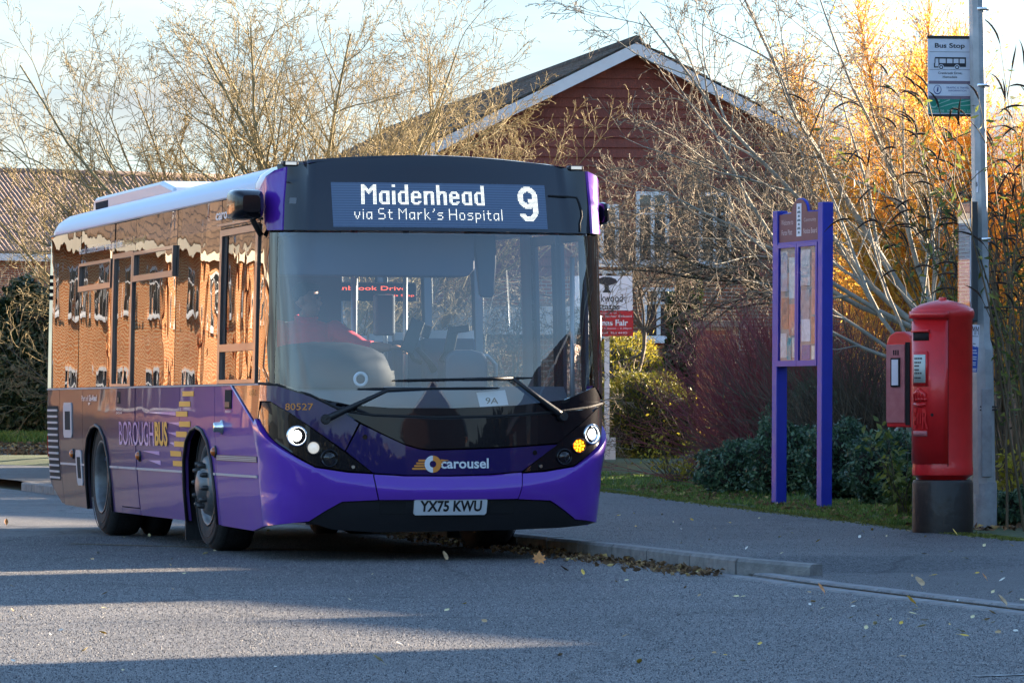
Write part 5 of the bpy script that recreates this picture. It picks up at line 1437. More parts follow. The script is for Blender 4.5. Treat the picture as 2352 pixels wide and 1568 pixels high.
# --- lamp post with the bus stop flag, timetable case and a poster
lp = at(2263, 1210, 33.7); lp.z = .09
post = empty('lamp_post', lp, R(8), 'grey steel lamp post carrying the bus stop sign', 'lamp post')
mb = MB(); mb.lathe([(.088, 0), (.088, 1.40), (.084, 1.42), (.066, 1.48), (.060, 3.0), (.056, 7.0)], 8, Matrix.Rotation(R(-1.0), 4, 'Y')); mb.build('pole', M_GALV, post, sharp=R(30))
mb = MB(); mb.box(-.052, .03, -.096, -.078, .42, 1.10); mb.build('access_door', M_GALVD, post, bevel=.004)
mb = MB(); mb.lathe([(.093, -.02), (.093, .36), (.088, .38)], 8); mb.build('pole_foot', M_GALVD, post)
for z, r in ((.955, .094), (.93, .094)):
    mb = MB(); mb.lathe([(r, z), (r + .002, z + .006), (r, z + .012)], 12); mb.build('cable_tie', M_BLKP, post)
mb = MB(); mb.lathe([(.068, 1.72), (.070, 1.728), (.068, 1.736)], 12); mb.tube([(.06, -.03, 1.728), (.30, .0, 1.731)], .005, 5); mb.build('cable_tie', M_BLKP, post)
for z in (2.24, 3.43, 4.02):
    mb = MB(); mb.lathe([(.067, z), (.069, z + .004), (.069, z + .022), (.067, z + .026)], 12, Matrix.Translation((-.02 * z / 2, 0, 0))); mb.build('steel_band', M_CHROME, post)
mb = MB(); mb.obox((-.080, -.045, 2.70), (.035, .006, .17), Matrix.Rotation(R(-55), 3, 'Z')); st_ = mb.build('post_sticker', M_SIGNW, post)
mb = MB(); M_ = Matrix.Translation((-.083, -.0495, 2.66)) @ Matrix.Rotation(R(-55), 4, 'Z'); put_word(mb, 'B', -.012, .012, 0, .035, lambda a, b: tuple(M_ @ Vector((a, 0, b)))); mb.build('sticker_print', M_INK, st_)
# flag
fx = at(2181, 176, 33.72)
flag = empty('bus_stop_sign', fx, R(7), 'white and green Bus Stop sign plate on the lamp post', 'sign')
FWID, FHT = .172, .292     # half sizes
mb = MB(); mb.box(-FWID, FWID, -.006, .006, -FHT, FHT); mb.build('plate', M_SIGNW, flag, bevel=.003)
mb = MB(); mb.box(-FWID - .004, FWID + .03, -.012, .012, FHT + .001, FHT + .022); mb.build('top_rail', M_BLKP, flag)
mb = MB(); mb.box(-FWID - .004, FWID + .03, -.012, .012, -FHT - .018, -FHT - .001); mb.build('bottom_rail', M_BLKP, flag)
mb = MB(); mb.box(FWID + .004, FWID + .10, -.010, .010, FHT + .004, FHT + .018); mb.box(FWID + .004, FWID + .10, -.010, .010, -FHT - .016, -FHT - .003); mb.build('bracket', M_GALV, flag)
def fl(a, b, off=-.0085): return (a, off, b)
def frect(mb, x0, x1, z0, z1, off=-.0085): mb.add([fl(x0, z0, off), fl(x1, z0, off), fl(x1, z1, off), fl(x0, z1, off)], [(0, 1, 2, 3)])
def sz(v): return FHT - v * 2 * FHT        # v: 0 top .. 1 bottom
mb = MB(); put_word(mb, 'busstop', -.118, .118, sz(.142), sz(.060), fl); mb.build('sign_lettering', M_INK, flag)
mb = MB(); frect(mb, -.160, .160, sz(.178), sz(.174)); frect(mb, -.160, .160, sz(.413), sz(.409)); mb.build('sign_rule', M_INK, flag)
mb = MB(); put_word(mb, 'cran', -.092, .098, sz(.475), sz(.440), fl); put_word(mb, 'hems', -.055, .058, sz(.522), sz(.492), fl); mb.build('sign_lettering', M_INK, flag)
mb = MB(); frect(mb, -.166, .168, sz(.600), sz(.560), -.0078); frect(mb, -.166, .168, sz(.800), sz(.757), -.0078); mb.build('sign_band', M_SIGNP, flag)
mb = MB(); put_word(mb, 'traf', -.028, .152, sz(.662), sz(.638), fl); put_word(mb, 'info', -.010, .132, sz(.700), sz(.678), fl); frect(mb, .01, .155, sz(.738), sz(.736)); mb.build('sign_lettering', M_INKB, flag)
mb = MB()
n = 28; ro, ri = .031, .026
vs = [fl(-.097 + ro * math.cos(k * 2 * math.pi / n), sz(.678) + ro * 1.18 * math.sin(k * 2 * math.pi / n)) for k in range(n)] + [fl(-.097 + ri * math.cos(k * 2 * math.pi / n), sz(.674) + ri * 1.18 * math.sin(k * 2 * math.pi / n)) for k in range(n)]
mb.add(vs, [(k, (k + 1) % n, n + (k + 1) % n, n + k) for k in range(n)]); put_word(mb, 'i', -.104, -.091, sz(.705), sz(.640), lambda a, b: fl(a + .12 * (b - sz(.7)), b)); mb.build('information_symbol', M_INKB, flag)
mb = MB(); frect(mb, -.170, .170, sz(.985), sz(.802), -.0078); mb.build('green_band', M_SIGNG, flag)
mb = MB()
sm_ = [(-.128 + .032 * math.cos(R(a)), sz(.862) + .034 * math.sin(R(a))) for a in range(180, 361, 12)]
sm2 = [(-.128 + .023 * math.cos(R(a)), sz(.862) + .024 * math.sin(R(a))) for a in range(180, 361, 12)]
k_ = len(sm_); mb.add([fl(*p_) for p_ in sm_ + sm2], [(i, i + 1, k_ + i + 1, k_ + i) for i in range(k_ - 1)])
for cx_ in (-.155, -.088):
    mb.add([fl(cx_ + .008 * math.cos(k * .785), sz(.822) + .008 * math.sin(k * .785)) for k in range(8)], [tuple(range(8))])
for (a, b, c, d) in ((-.09, .872, 0.0, .805), (-.10, .925, .03, .850), (.0, .870, .16, .812), (.02, .905, .165, .872)):
    mb.add([fl(a, sz(b)), fl(c, sz(d) - .006), fl(c, sz(d) + .002), fl(a, sz(b) + .004)], [(0, 1, 2, 3)])
put_word(mb, 'traveline', -.160, -.045, sz(.975), sz(.925), fl); put_word(mb, 'phone', -.02, .160, sz(.972), sz(.940), fl); mb.build('green_band_lettering', M_PALEG, flag)
# bus pictogram: dark body with windows left open
mb = MB()
bx0, bx1, bz0, bz1 = -.125, .128, sz(.388), sz(.246)
bw, bh = bx1 - bx0, bz1 - bz0
def br(u0, u1, v0, v1): frect(mb, bx0 + bw * u0, bx0 + bw * u1, bz0 + bh * v0, bz0 + bh * v1)
br(.03, 1, .86, 1); br(.14, 1, .10, .44)
for u0, u1 in ((.14, .17), (.37, .40), (.58, .61), (.77, .80), (.96, 1), (.02, .045)): br(u0, u1, .44, .86)
br(0, .14, .02, .13); br(0, .035, .13, .44)
for u in (.225, .72):
    cx_, cz_ = bx0 + bw * u, bz0 + bh * .06
    mb.add([fl(cx_ + .0155 * math.cos(k * .5236), cz_ + .0165 * math.sin(k * .5236), -.0098) for k in range(12)], [tuple(range(12))])
mb.build('bus_pictogram', M_INK, flag)
mb = MB()
for u in (.225, .72):
    cx_, cz_ = bx0 + bw * u, bz0 + bh * .06
    v1 = [fl(cx_ + .021 * math.cos(k * .5236), cz_ + .022 * math.sin(k * .5236), -.0091) for k in range(12)]
    mb.add(v1, [tuple(range(12))])
    mb.add([fl(cx_ + .008 * math.cos(k * .5236), cz_ + .0085 * math.sin(k * .5236), -.0104) for k in range(12)], [tuple(range(12))])
mb.build('pictogram_wheel', M_SIGNW, flag)
# timetable case
tcx = at(2223, 602, 33.6)
tt = empty('timetable_case', tcx, R(-79), 'slim grey timetable case strapped edge-on to the lamp post', 'display case')
mb = MB(); mb.box(-.17, .17, -.02, .03, -.46, .46); mb.build('case', P('case_grey', (.035, .04, .045), .5), tt, bevel=.006)
mb = MB(); mb.box(-.155, .155, -.026, -.020, -.445, .445); sh = mb.build('timetable_sheet', P('timetable_paper', (.55, .60, .66), .5, var=.1, vscale=9), tt)
mb = MB()
for k in range(20):
    z = .28 - k * .03; mb.box(-.14, -.14 + .28 * (.5 + .5 * RND.random()), -.0285, -.0268, z, z + .003)
mb.build('timetable_print', M_INK, sh)
mb = MB(); mb.box(-.155, .155, -.0285, -.0265, -.445, -.31); mb.box(-.155, .155, -.0285, -.0265, .33, .445); mb.build('header_band', P('timetable_red', (.42, .10, .10), .5), sh)
mb = MB(); mb.box(-.158, .158, -.034, -.031, -.45, .45); mb.build('case_glass', M_SIDEW, tt)
# blue and white poster tied to the post
px_ = at(2234, 800, 33.45)
po = empty('poster', px_, R(-8), 'small blue and white AMM poster tied to the lamp post', 'poster')
PW_, PH_ = .045, .182
tl = Matrix.Rotation(R(3.0), 4, 'Y')
mb = MB(); mb.obox((0, 0, 0), (PW_ * 2, .006, PH_ * 2), tl.to_3x3()); mb.build('board', M_SIGNW, po)
def pf_(a, b, off=-.0045): return tuple(tl @ Vector((a, off, b)))
mb = MB(); put_word(mb, 'amm', -.037, .040, .105, .172, pf_); mb.add([pf_(-.04, .092), pf_(.04, .092), pf_(.04, .096), pf_(-.04, .096)], [(0, 1, 2, 3)]); mb.add([pf_(.0, .034), pf_(.022, .034), pf_(.020, .040), pf_(.002, .040)], [(0, 1, 2, 3)]); mb.build('poster_lettering', M_INK, po)
mb = MB(); mb.add([pf_(-.044, -.18), pf_(.044, -.18), pf_(.044, .010), pf_(.03, .016), (pf_(.02, .012)), pf_(.0, .020), pf_(-.02, .012), pf_(-.03, .016), pf_(-.044, .010)], [tuple(range(9))]); mb.build('blue_field', M_NOTB, po)
mb = MB()
for z, w in ((-.018, .03), (-.038, .036), (-.068, .034), (-.085, .034), (-.112, .03), (-.128, .03), (-.160, .037), (-.172, .037)):
    mb.add([pf_(-w, z, -.006), pf_(w, z, -.006), pf_(w, z + .007, -.006), pf_(-w, z + .007, -.006)], [(0, 1, 2, 3)])
mb.build('poster_print', M_SIGNW, po)
# --- community notice board, two blue posts
nl = at(1789, 1166, 40.9); nr = at(1893, 1166, 39.95)
nl.z = .09; nr.z = .09
dv = nr - nl; ang = math.atan2(dv.y, dv.x); WB = dv.length
nb = empty('notice_board', (nl + nr) / 2, ang, 'blue two-posted community notice board with maroon arched header', 'notice board')
lean = -.0105
def shear(o):   # the board leans a little towards the houses
    for v in o.data.vertices: v.co.x += v.co.z * -.030 * .5; v.co.y += v.co.z * 0.012
    return o
M_NBG = glass('scratched_pane', (.93, .95, .96), refl=.22, bump=.25, bscale=5.0)
h2 = WB / 2
PB = .055
for sx, ht in ((-1, 2.80), (1, 2.84)):
    mb = MB(); mb.box(sx * h2 - PB, sx * h2 + PB, -PB, PB, -.1, ht); shear(mb.build('post', M_BLUE, nb, bevel=.008))
x0, x1 = -h2 + PB, h2 - PB
zb, zt, zm = 1.34, 2.48, 2.50
mb = MB(); mb.box(x0, x1, -.03, .05, zb, zt); shear(mb.build('cabinet', M_BLUE, nb))
for k in range(2):
    a = x0 + (x1 - x0) * k / 2 + .004; b = x0 + (x1 - x0) * (k + 1) / 2 - .004
    mb = MB(); w = .035
    for q in ((a, b, zb, zb + w * 1.5), (a, b, zt - w, zt), (a, a + w, zb + w * 1.5, zt - w), (b - w, b, zb + w * 1.5, zt - w)): mb.box(q[0], q[1], -.06, -.031, q[2], q[3])
    dk = shear(mb.build('door', M_BLUE, nb))
    mb = MB(); mb.box(a + w, b - w, -.050, -.046, zb + w * 1.5, zt - w); shear(mb.build('pane', M_NBG, dk))
    mb = MB(); mb.box(a + w, b - w, -.034, -.0305, zb + w, zt - w); shear(mb.build('pin_board', P('pin_board', (.32, .29, .27), .9, var=.2, vscale=8), dk))
    nts = [(.05, .45, .62, .98, (.34, .36, .42)), (.55, .95, .55, .92, (.62, .60, .58)), (.10, .5, .28, .56, (.48, .20, .13)), (.55, .98, .22, .50, (.62, .22, .16)), (.05, .40, .02, .24, (.60, .62, .62)), (.45, .70, .0, .20, (.02, .28, .32)), (.74, .98, .02, .20, (.62, .60, .52))]
    if k: nts = [(.04, .6, .66, .98, (.50, .50, .50)), (.70, .98, .40, .95, (.60, .26, .22)), (.05, .58, .34, .62, (.36, .32, .34)), (.1, .62, .16, .36, (.60, .62, .66)), (.68, .98, .14, .38, (.64, .24, .14)), (.1, .6, .0, .13, (.05, .09, .30)), (.70, .98, .0, .12, (.66, .62, .52))]
    for (u0, u1, v0, v1, c) in nts:
        mb = MB(); xa, xb = a + w, b - w; za, zc = zb + .06, zt - .045
        mb.box(xa + (xb - xa) * u0, xa + (xb - xa) * u1, -.040 - .003 * RND.random(), -.036, za + (zc - za) * v0, za + (zc - za) * v1)
        shear(mb.build('pinned_notice', P('notice', c, .7, var=.25, vscale=14), dk))
hd = [(x0, zm), (x1, zm), (x1, 2.76)]
hd += [(.20, 2.765)] + [(.17 * math.cos(R(a)), 2.775 + .115 * math.sin(R(a))) for a in range(0, 181, 15)] + [(-.20, 2.765), (x0, 2.76)]
mb = MB(); mb.prism(hd, -.035, .02, lambda a, b, h: (a, h, b)); shear(mb.build('header', P('header_maroon', (.16, .055, .065), .55, var=.1, vscale=6), nb))
mb = MB(); mb.tube([(a, -.015, b) for a, b in hd[2:]], .014, 6); shear(mb.build('header_edge', M_BLUE, nb))
mb = MB(); mb.box(x0, x1, -.05, .045, zt + .002, zm - .002); shear(mb.build('header_rail', M_BLUE, nb))
def hf(a, b): return (a + b * -.015, -.0375 + b * .012, b)
mb = MB(); mb.add([hf(-.055, 2.545), hf(.055, 2.545), hf(.055, 2.85), hf(-.055, 2.85)], [(0, 1, 2, 3)]); cp = mb.build('crest_panel', M_SIGNW, nb); M_HINK = P('header_ink', (.55, .42, .42), .6)
mb = MB()
for k in range(7):
    z = 2.57 + k * .038; w = .025 + .015 * (k % 2); mb.add([(p_[0], p_[1] - .002, p_[2]) for p_ in (hf(-w, z), hf(w, z), hf(w * .7, z + .022), hf(-w * .7, z + .022))], [(0, 1, 2, 3)])
mb.build('crest', P('crest_ink', (.10, .16, .20), .6), cp)
for key, a, b, c, d in (('welcome', -.40, -.13, 2.66, 2.71), ('furze', -.39, -.15, 2.565, 2.615), ('comm', .11, .38, 2.665, 2.71), ('notice', .10, .40, 2.565, 2.615)):
    mb = MB(); put_word(mb, key, a, b, c, d, hf); mb.build('header_lettering', M_HINK, nb)
# --- estate agent's board on a white post
EY = 71.5
eb = at(1394, 1067, EY); eb.z = .16
es = empty('estate_sign', eb, R(2), 'estate agent board with red Christmas Fair panel on a white post', 'sign')
mb = MB(); mb.box(-.040, .040, -.035, .035, -.1, 2.32); mb.box(.044, .14, -.03, .03, -.1, .40); mb.build('post', M_FASC, es)
zz = lambda py: CAM_H + (937 - py) * EY / 1e4 - eb.z
xx = lambda px: (px - 1394) * EY / 1e4
mb = MB(); mb.box(xx(1318), xx(1452), -.055, -.036, zz(713), zz(634)); bdp = mb.build('board', M_SIGNW, es)
mb = MB(); mb.box(xx(1316), xx(1454), -.072, -.056, zz(772), zz(714)); rd = mb.build('red_panel', P('banner_red', (.42, .010, .020), .5), es)
ef = lambda a, b: (a, -.058, b); ef2 = lambda a, b: (a, -.075, b)
mb = MB(); put_word(mb, 'oak', xx(1356), xx(1430), zz(694), zz(675), ef); put_word(mb, 'est', xx(1364), xx(1423), zz(711), zz(697), ef); mb.build('board_lettering', M_INK, bdp)
mb = MB(); tr = [(1383, 672), (1388, 665), (1389, 655), (1378, 652), (1368, 646), (1374, 640), (1385, 636), (1400, 636), (1414, 641), (1418, 648), (1408, 653), (1398, 655), (1398, 665), (1404, 672)]
mb.add([ef(xx(a), zz(b)) for a, b in tr], [tuple(range(len(tr)))]); mb.build('oak_emblem', M_INK, bdp)
for key, a, b, c, d in (('fair', 1328, 1442, 748, 734), ('spons', 1340, 1416, 722, 717), ('school', 1350, 1450, 730, 724), ('date', 1330, 1450, 757, 752), ('maid2', 1345, 1440, 767, 762)):
    mb = MB(); put_word(mb, key, xx(a), xx(b), zz(c), zz(d), ef2); mb.build('banner_lettering', M_SIGNW, rd)
# --- brick gate pier behind the red stems, its bricks one by one
M_BRK = P('pier_brick', (.23, .085, .055), .85, col2=(.33, .15, .10), vscale=3, bump=.5, bscale=50)
M_MORT = P('mortar', (.30, .26, .21), .9, var=.15)
def brick_obj(parent, L_=.215, H_=.065, D_=.1025):
    mb = MB(); mb.box(-L_ / 2, L_ / 2, -D_ / 2, D_ / 2, 0, H_); return mb.build('brick', M_BRK, parent)
bpp = at(1650, 905, 68.0)
pier = empty('brick_pier', (bpp.x, 68.0, .3), R(-6), 'square brick gate pier behind the red-stemmed bush', 'pier')
mb = MB(); mb.box(-.325, .325, -.32, .32, 0, 1.99); mb.build('mortar_core', M_MORT, pier)
mb = MB(); mb.box(-.40, .40, -.40, .40, 2.0, 2.08); mb.build('capstone', M_KERB, pier)
b0 = None
for r in range(26):
    for k in range(3):
        x = -.225 + k * .225 + (.0 if r % 2 == 0 else .11)
        if r % 2 and k == 2: continue
        if b0 is None: b0 = brick_obj(pier); b0.location = (x, -.279, r * .075 + .005)
        else: inst(b0, pier, (x, -.279 + RND.uniform(-.004, .004), r * .075 + .005))
    for k in range(3):
        inst(b0, pier, (-.279, -.215 + k * .22, r * .075 + .005), (0, 0, R(90)))
# --- low brick wall behind the lamp post
wl = empty('garden_wall', (4.05, 37.2, .12), R(10), 'low garden wall of pale brick behind the lamp post', 'wall')
mb = MB(); mb.box(-.1, 2.3, -.05, .15, -.1, 1.05); mb.build('mortar_core', M_MORT, wl)
M_BRKP = P('pale_brick', (.36, .20, .13), .85, col2=(.46, .29, .20), vscale=3, bump=.5, bscale=50)
b1 = None
for r in range(14):
    for k in range(10):
        x = .02 + k * .225 + (.11 if r % 2 else 0)
        if b1 is None:
            mb = MB(); mb.box(-.107, .107, -.05, .05, 0, .065); b1 = mb.build('brick', M_BRKP, wl); b1.location = (x, -.02, r * .075)
        else: inst(b1, wl, (x, -.02 + RND.uniform(-.004, .004), r * .075))
# ================================================================== THE DRIVER
def blob(mb, c, r, rot=None, n=20):
    M_ = (rot or Matrix.Identity(3))
    vs = []; fs = []
    m = n // 2
    for i in range(m + 1):
        th = math.pi * i / m
        for j in range(n):
            ph = 2 * math.pi * j / n
            v = M_ @ Vector((r[0] * math.sin(th) * math.cos(ph), r[1] * math.sin(th) * math.sin(ph), r[2] * math.cos(th)))
            vs.append(Vector(c) + v)
    for i in range(m):
        for j in range(n):
            fs.append((i * n + j, i * n + (j + 1) % n, (i + 1) * n + (j + 1) % n, (i + 1) * n + j))
    mb.add(vs, fs, 0, True)
def remesh(o, vox, smooth=2):
    m = o.modifiers.new('skin', 'REMESH'); m.mode = 'VOXEL'; m.voxel_size = vox; m.use_smooth_shade = True
    if smooth:
        s = o.modifiers.new('soft', 'SMOOTH'); s.iterations = smooth; s.factor = .5
drv = empty('person', (-.426, 29.67, 0), R(16), 'bus driver in red polo shirt at the wheel, looking sideways', 'person')
M_SKIN = P('brown_skin', (.42, .22, .15), .5, var=.1, vscale=12)
M_HAIR = P('black_hair', (.008, .007, .007), .6, bump=.5, bscale=120)
M_SHIRT = P('red_polo', (.75, .035, .07), .75, bump=.35, bscale=18)
M_TROU = P('dark_trousers', (.015, .016, .02), .85)
HX, HY_, HZ = -.625, 1.55, 1.80
rh = Matrix.Rotation(R(52), 3, 'Z')       # head turned to his left (towards the door)
def hp(x, y, z): return Vector((HX, HY_, HZ)) + rh @ Vector((x, y, z))
mb = MB()
blob(mb, hp(0, .012, .035), (.076, .094, .092), rh); blob(mb, hp(0, -.022, -.045), (.062, .066, .072), rh); blob(mb, hp(0, -.055, -.085), (.030, .026, .022), rh)
blob(mb, hp(0, -.096, -.018), (.014, .022, .020), rh, 12); blob(mb, hp(0, -.088, .012), (.010, .014, .026), rh, 12)
blob(mb, hp(-.030, -.072, .026), (.024, .016, .010), rh, 12); blob(mb, hp(.030, -.072, .026), (.024, .016, .010), rh, 12)
blob(mb, hp(0, -.082, -.056), (.026, .012, .007), rh, 12); blob(mb, hp(0, -.080, -.068), (.022, .012, .007), rh, 12)
for sx in (-1, 1): blob(mb, hp(sx * .077, .016, .0), (.010, .018, .031), rh, 12)
mb.tube([(HX, HY_ + .03, HZ - .07), (HX, HY_ + .045, HZ - .16), (HX, HY_ + .05, HZ - .22)], [.054, .056, .07], 16)
tz = 1.22
blob(mb, (HX, 1.60, 1.45), (.19, .105, .20)); blob(mb, (HX, 1.62, 1.18), (.165, .115, .20)); blob(mb, (HX, 1.60, 1.59), (.20, .08, .07))
shL, shR = Vector((HX + .205, 1.58, 1.59)), Vector((HX - .205, 1.58, 1.59))
elL, haL = Vector((HX + .38, 1.44, 1.47)), Vector((-.085, 1.28, 1.47))
elR, haR = Vector((HX - .27, 1.42, 1.28)), Vector((HX - .16, 1.16, 1.42))
for a, b, c in ((shL, elL, haL), (shR, elR, haR)):
    mb.tube([a, a.lerp(b, .5), b, b.lerp(c, .4), c], [.058, .050, .042, .043, .028], 14); blob(mb, a, (.062, .062, .062)); blob(mb, b, (.044, .044, .044))
    d = (c - b).normalized(); up_ = Vector((0, 0, 1)); sd_ = d.cross(up_).normalized(); pl_ = sd_.cross(d)
    blob(mb, c + d * .045, (.040, .040, .018), Matrix((sd_, d, pl_)).transposed(), 14)
    for k, (o_, ln) in enumerate(((-.030, .058), (-.010, .070), (.010, .066), (.029, .052))):
        p0 = c + d * .075 + sd_ * o_; p1 = p0 + d * ln * .5 - pl_ * .006; p2 = p1 + d * ln * .35 - pl_ * .025; p3 = p2 - pl_ * .022 - d * .004
        mb.tube([c + d * .03 + sd_ * o_ * .8, p0, p1, p2, p3], [.0095, .0095, .009, .008, .006], 8)
    t0 = c + d * .025 + sd_ * (-.034 if a is shL else .034); s_ = -1 if a is shL else 1
    mb.tube([c + d * .01, t0, t0 + d * .03 + sd_ * s_ * .018 - pl_ * .012, t0 + d * .052 + sd_ * s_ * .020 - pl_ * .024], [.013, .012, .010, .007], 8)
for sx in (-1, 1):
    hipp = Vector((HX + sx * .09, 1.60, 1.10)); kn = Vector((HX + sx * .14, 1.16, 1.12)); ft = Vector((HX + sx * .13, 1.08, .70))
    mb.tube([hipp, hipp.lerp(kn, .5), kn, kn.lerp(ft, .4), ft], [.085, .078, .058, .056, .040], 14); blob(mb, kn, (.058, .058, .058)); blob(mb, ft + Vector((0, -.07, -.03)), (.045, .12, .035))
bodyo = mb.build('body', M_SKIN, drv); remesh(bodyo, .007, 3)
mb = MB()
blob(mb, hp(0, .030, .055), (.083, .096, .087), rh); blob(mb, hp(0, -.01, .098), (.072, .080, .040), rh)
hair = mb.build('hair', M_HAIR, drv); remesh(hair, .007, 1)
# keep the hair off the face
cut = MB()
mb = MB()
for sx in (-1, 1): mb.tube([hp(sx * .012, -.0905, .040), hp(sx * .032, -.089, .046), hp(sx * .052, -.076, .040)], [.004, .006, .003], 6)
mb.build('eyebrows', M_HAIR, drv)
for sx in (-1, 1):
    mb = MB(); blob(mb, hp(sx * .031, -.083, .020), (.013, .006, .006), rh, 10); eo = mb.build('eye', P('eye_white', (.22, .21, .2), .5), drv)
    mb = MB(); blob(mb, hp(sx * .031, -.0875, .020), (.0055, .003, .0055), rh, 10); mb.build('iris', M_HAIR, eo)
mb = MB()
blob(mb, (HX, 1.60, 1.45), (.205, .122, .205)); blob(mb, (HX, 1.62, 1.18), (.18, .13, .21)); blob(mb, (HX, 1.60, 1.59), (.215, .095, .082)); blob(mb, (HX, 1.60, 1.66), (.085, .080, .04))
for a, b, c in ((shL, elL, haL), (shR, elR, haR)):
    mb.tube([a, a.lerp(b, .5), b, b.lerp(c, .35)], [.075, .066, .058, .050], 14); blob(mb, a, (.078, .078, .078)); blob(mb, b, (.059, .059, .059))
shirt = mb.build('shirt', M_SHIRT, drv); remesh(shirt, .008, 2)
mb = MB()
mb.tube([(HX + .075 * math.cos(a), 1.595 + .070 * math.sin(a), 1.685 + .012 * math.sin(a)) for a in [k * math.pi / 10 for k in range(21)]], .014, 8, cap=False)
mb.build('collar', M_SHIRT, drv)
mb = MB()
for sx in (-1, 1):
    hipp = Vector((HX + sx * .09, 1.60, 1.10)); kn = Vector((HX + sx * .14, 1.16, 1.12)); ft = Vector((HX + sx * .13, 1.08, .78))
    mb.tube([hipp, hipp.lerp(kn, .5), kn, kn.lerp(ft, .4), ft], [.095, .088, .068, .066, .062], 14); blob(mb, kn, (.068, .068, .068))
tro = mb.build('trousers', M_TROU, drv); remesh(tro, .012, 1)

# ================================================================== TREES, SHRUBS, GRASS, LEAVES
def rv(rng, k=1.0):
    return Vector((rng.gauss(0, 1), rng.gauss(0, 1), rng.gauss(0, 1))) * k
def grow(T, rng, p, d, length, r0, level, spec, out=None):
    """recursive branch; T[level] collects tubes; spec per level: (segs, wiggle, up, nchild, child_len, child_angle, start)"""
    segs, wig, up, nch, cl, ca, st = spec[level]
    pts = [tuple(p)]; rad = [r0]; q = Vector(p); dd = Vector(d).normalized()
    step = length / segs; mids = []
    for i in range(segs):
        dd = (dd + rv(rng, wig) + Vector((0, 0, up))).normalized()
        q = q + dd * step
        t = (i + 1) / segs
        pts.append(tuple(q)); rad.append(max(.0030, r0 * (1 - .80 * t)))
        mids.append((t, Vector(q), Vector(dd), rad[-1]))
    T[min(level, len(T) - 1)].add(pts, rad)
    if level + 1 >= len(spec): return
    n = nch if isinstance(nch, int) else rng.randint(*nch)
    for k in range(n):
        t = st + (1 - st) * (k + rng.random()) / n
        m = mids[min(segs - 1, int(t * segs))]
        prev = Vector(pts[min(segs - 1, int(t * segs))])
        b = prev.lerp(m[1], (t * segs) % 1.0)
        ax = m[2].cross(rv(rng)).normalized()
        cd = Matrix.Rotation(R(ca + rng.uniform(-14, 14)), 3, ax) @ m[2]
        L2 = length * cl * (1.15 - .65 * t) * rng.uniform(.7, 1.2)
        grow(T, rng, b, cd, L2, max(.0040, m[3] * rng.uniform(.55, .8)), level + 1, spec)
M_BARKG = P('olive_bark', (.20, .155, .075), .85, col2=(.34, .28, .14), vscale=6, bump=.4, bscale=30)
M_TWIGO = P('olive_twigs', (.21, .16, .075), .8, col2=(.34, .265, .125), vscale=3)
M_BARKP = P('pale_grey_bark', (.20, .185, .15), .85, col2=(.36, .34, .28), vscale=5, bump=.4, bscale=30)
M_TWIGP = P('grey_brown_twigs', (.15, .115, .08), .8, col2=(.28, .23, .16), vscale=2)
M_TWIGD = P('dark_brown_twigs', (.060, .042, .030), .85, col2=(.13, .10, .065), vscale=2)
M_WILL = P('orange_willow_shoots', (.66, .30, .035), .6, col2=(.82, .52, .10), vscale=1.0)
M_WLEAF = leafmat('golden_willow_leaf', (.72, .34, .04), (.95, .66, .12), .6, vscale=1.2)
M_WILLB = P('willow_bark', (.28, .22, .14), .85, var=.3, vscale=4)
M_DOGW = P('red_dogwood_stems', (.16, .020, .036), .6, col2=(.28, .07, .07), vscale=1.5)
def tree(name, loc, label, cat, stems, spec, mats, rng, group=None, split=2, extra=None):
    e = empty(name, loc, 0, label, cat, group)
    T = [Tubes() for _ in spec]
    for d, L_, r in stems:
        grow(T, rng, Vector((0, 0, 0)), d, L_, r, 0, spec)
    a = Tubes(); b = Tubes()
    for i, t in enumerate(T):
        for k, l in t.g.items(): (a if i < split else b).g.setdefault(k, []).extend(l)
    a.build('trunk', mats[0], e, 6)
    if b.g: b.build('crown', mats[1], e, 3)
    return e
# --- bare many-stemmed trees behind the bus on the left
sp1 = [(10, .085, .02, (10, 12), .50, 33, .10), (8, .12, .035, (7, 9), .50, 37, .12), (6, .16, .04, (4, 5), .50, 42, .1), (4, .2, .04, 2, .5, 45, .15), (2, .2, .02, 0, 0, 0, 0)]
def fan(rng, n, x0, x1, L0, L1, r, yj=.18):
    o_ = []
    for k in range(n):
        t = (k + .5) / n; a = x0 + (x1 - x0) * t + rng.uniform(-.06, .06)
        o_.append((Vector((math.sin(a), rng.uniform(-yj, yj), math.cos(a))), rng.uniform(L0, L1), r * rng.uniform(.75, 1.1)))
    return o_
rg = random.Random(5)
p_ = at(545, 1000, 61.0); tree('bare_tree', (p_.x, 61.0, .6), 'leftmost bare tree, its long low limbs reaching over the tiled roof', 'tree', fan(rg, 8, -1.02, .25, 4.2, 5.6, .05), sp1, (M_BARKG, M_TWIGO), rg, 'bare trees behind the bus')
rg = random.Random(8)
p_ = at(700, 1000, 58.5); tree('bare_tree', (p_.x, 58.5, .6), 'tallest bare tree in the middle of the clump behind the bus', 'tree', fan(rg, 9, -.50, .36, 5.0, 6.4, .06), sp1, (M_BARKG, M_TWIGO), rg, 'bare trees behind the bus')
rg = random.Random(13)
p_ = at(850, 1000, 62.0); tree('bare_tree', (p_.x, 62.0, .6), 'rightmost bare tree of the clump, in front of the grey roof', 'tree', fan(rg, 9, -.30, .66, 4.4, 5.8, .05), sp1, (M_BARKG, M_TWIGO), rg, 'bare trees behind the bus')
rg = random.Random(3)
sp_b = [(6, .08, .03, 9, .5, 35, .1), (5, .12, .03, 6, .5, 40, .1), (4, .16, .02, 3, .5, 42, .1), (2, .2, .0, 0, 0, 0, 0)]
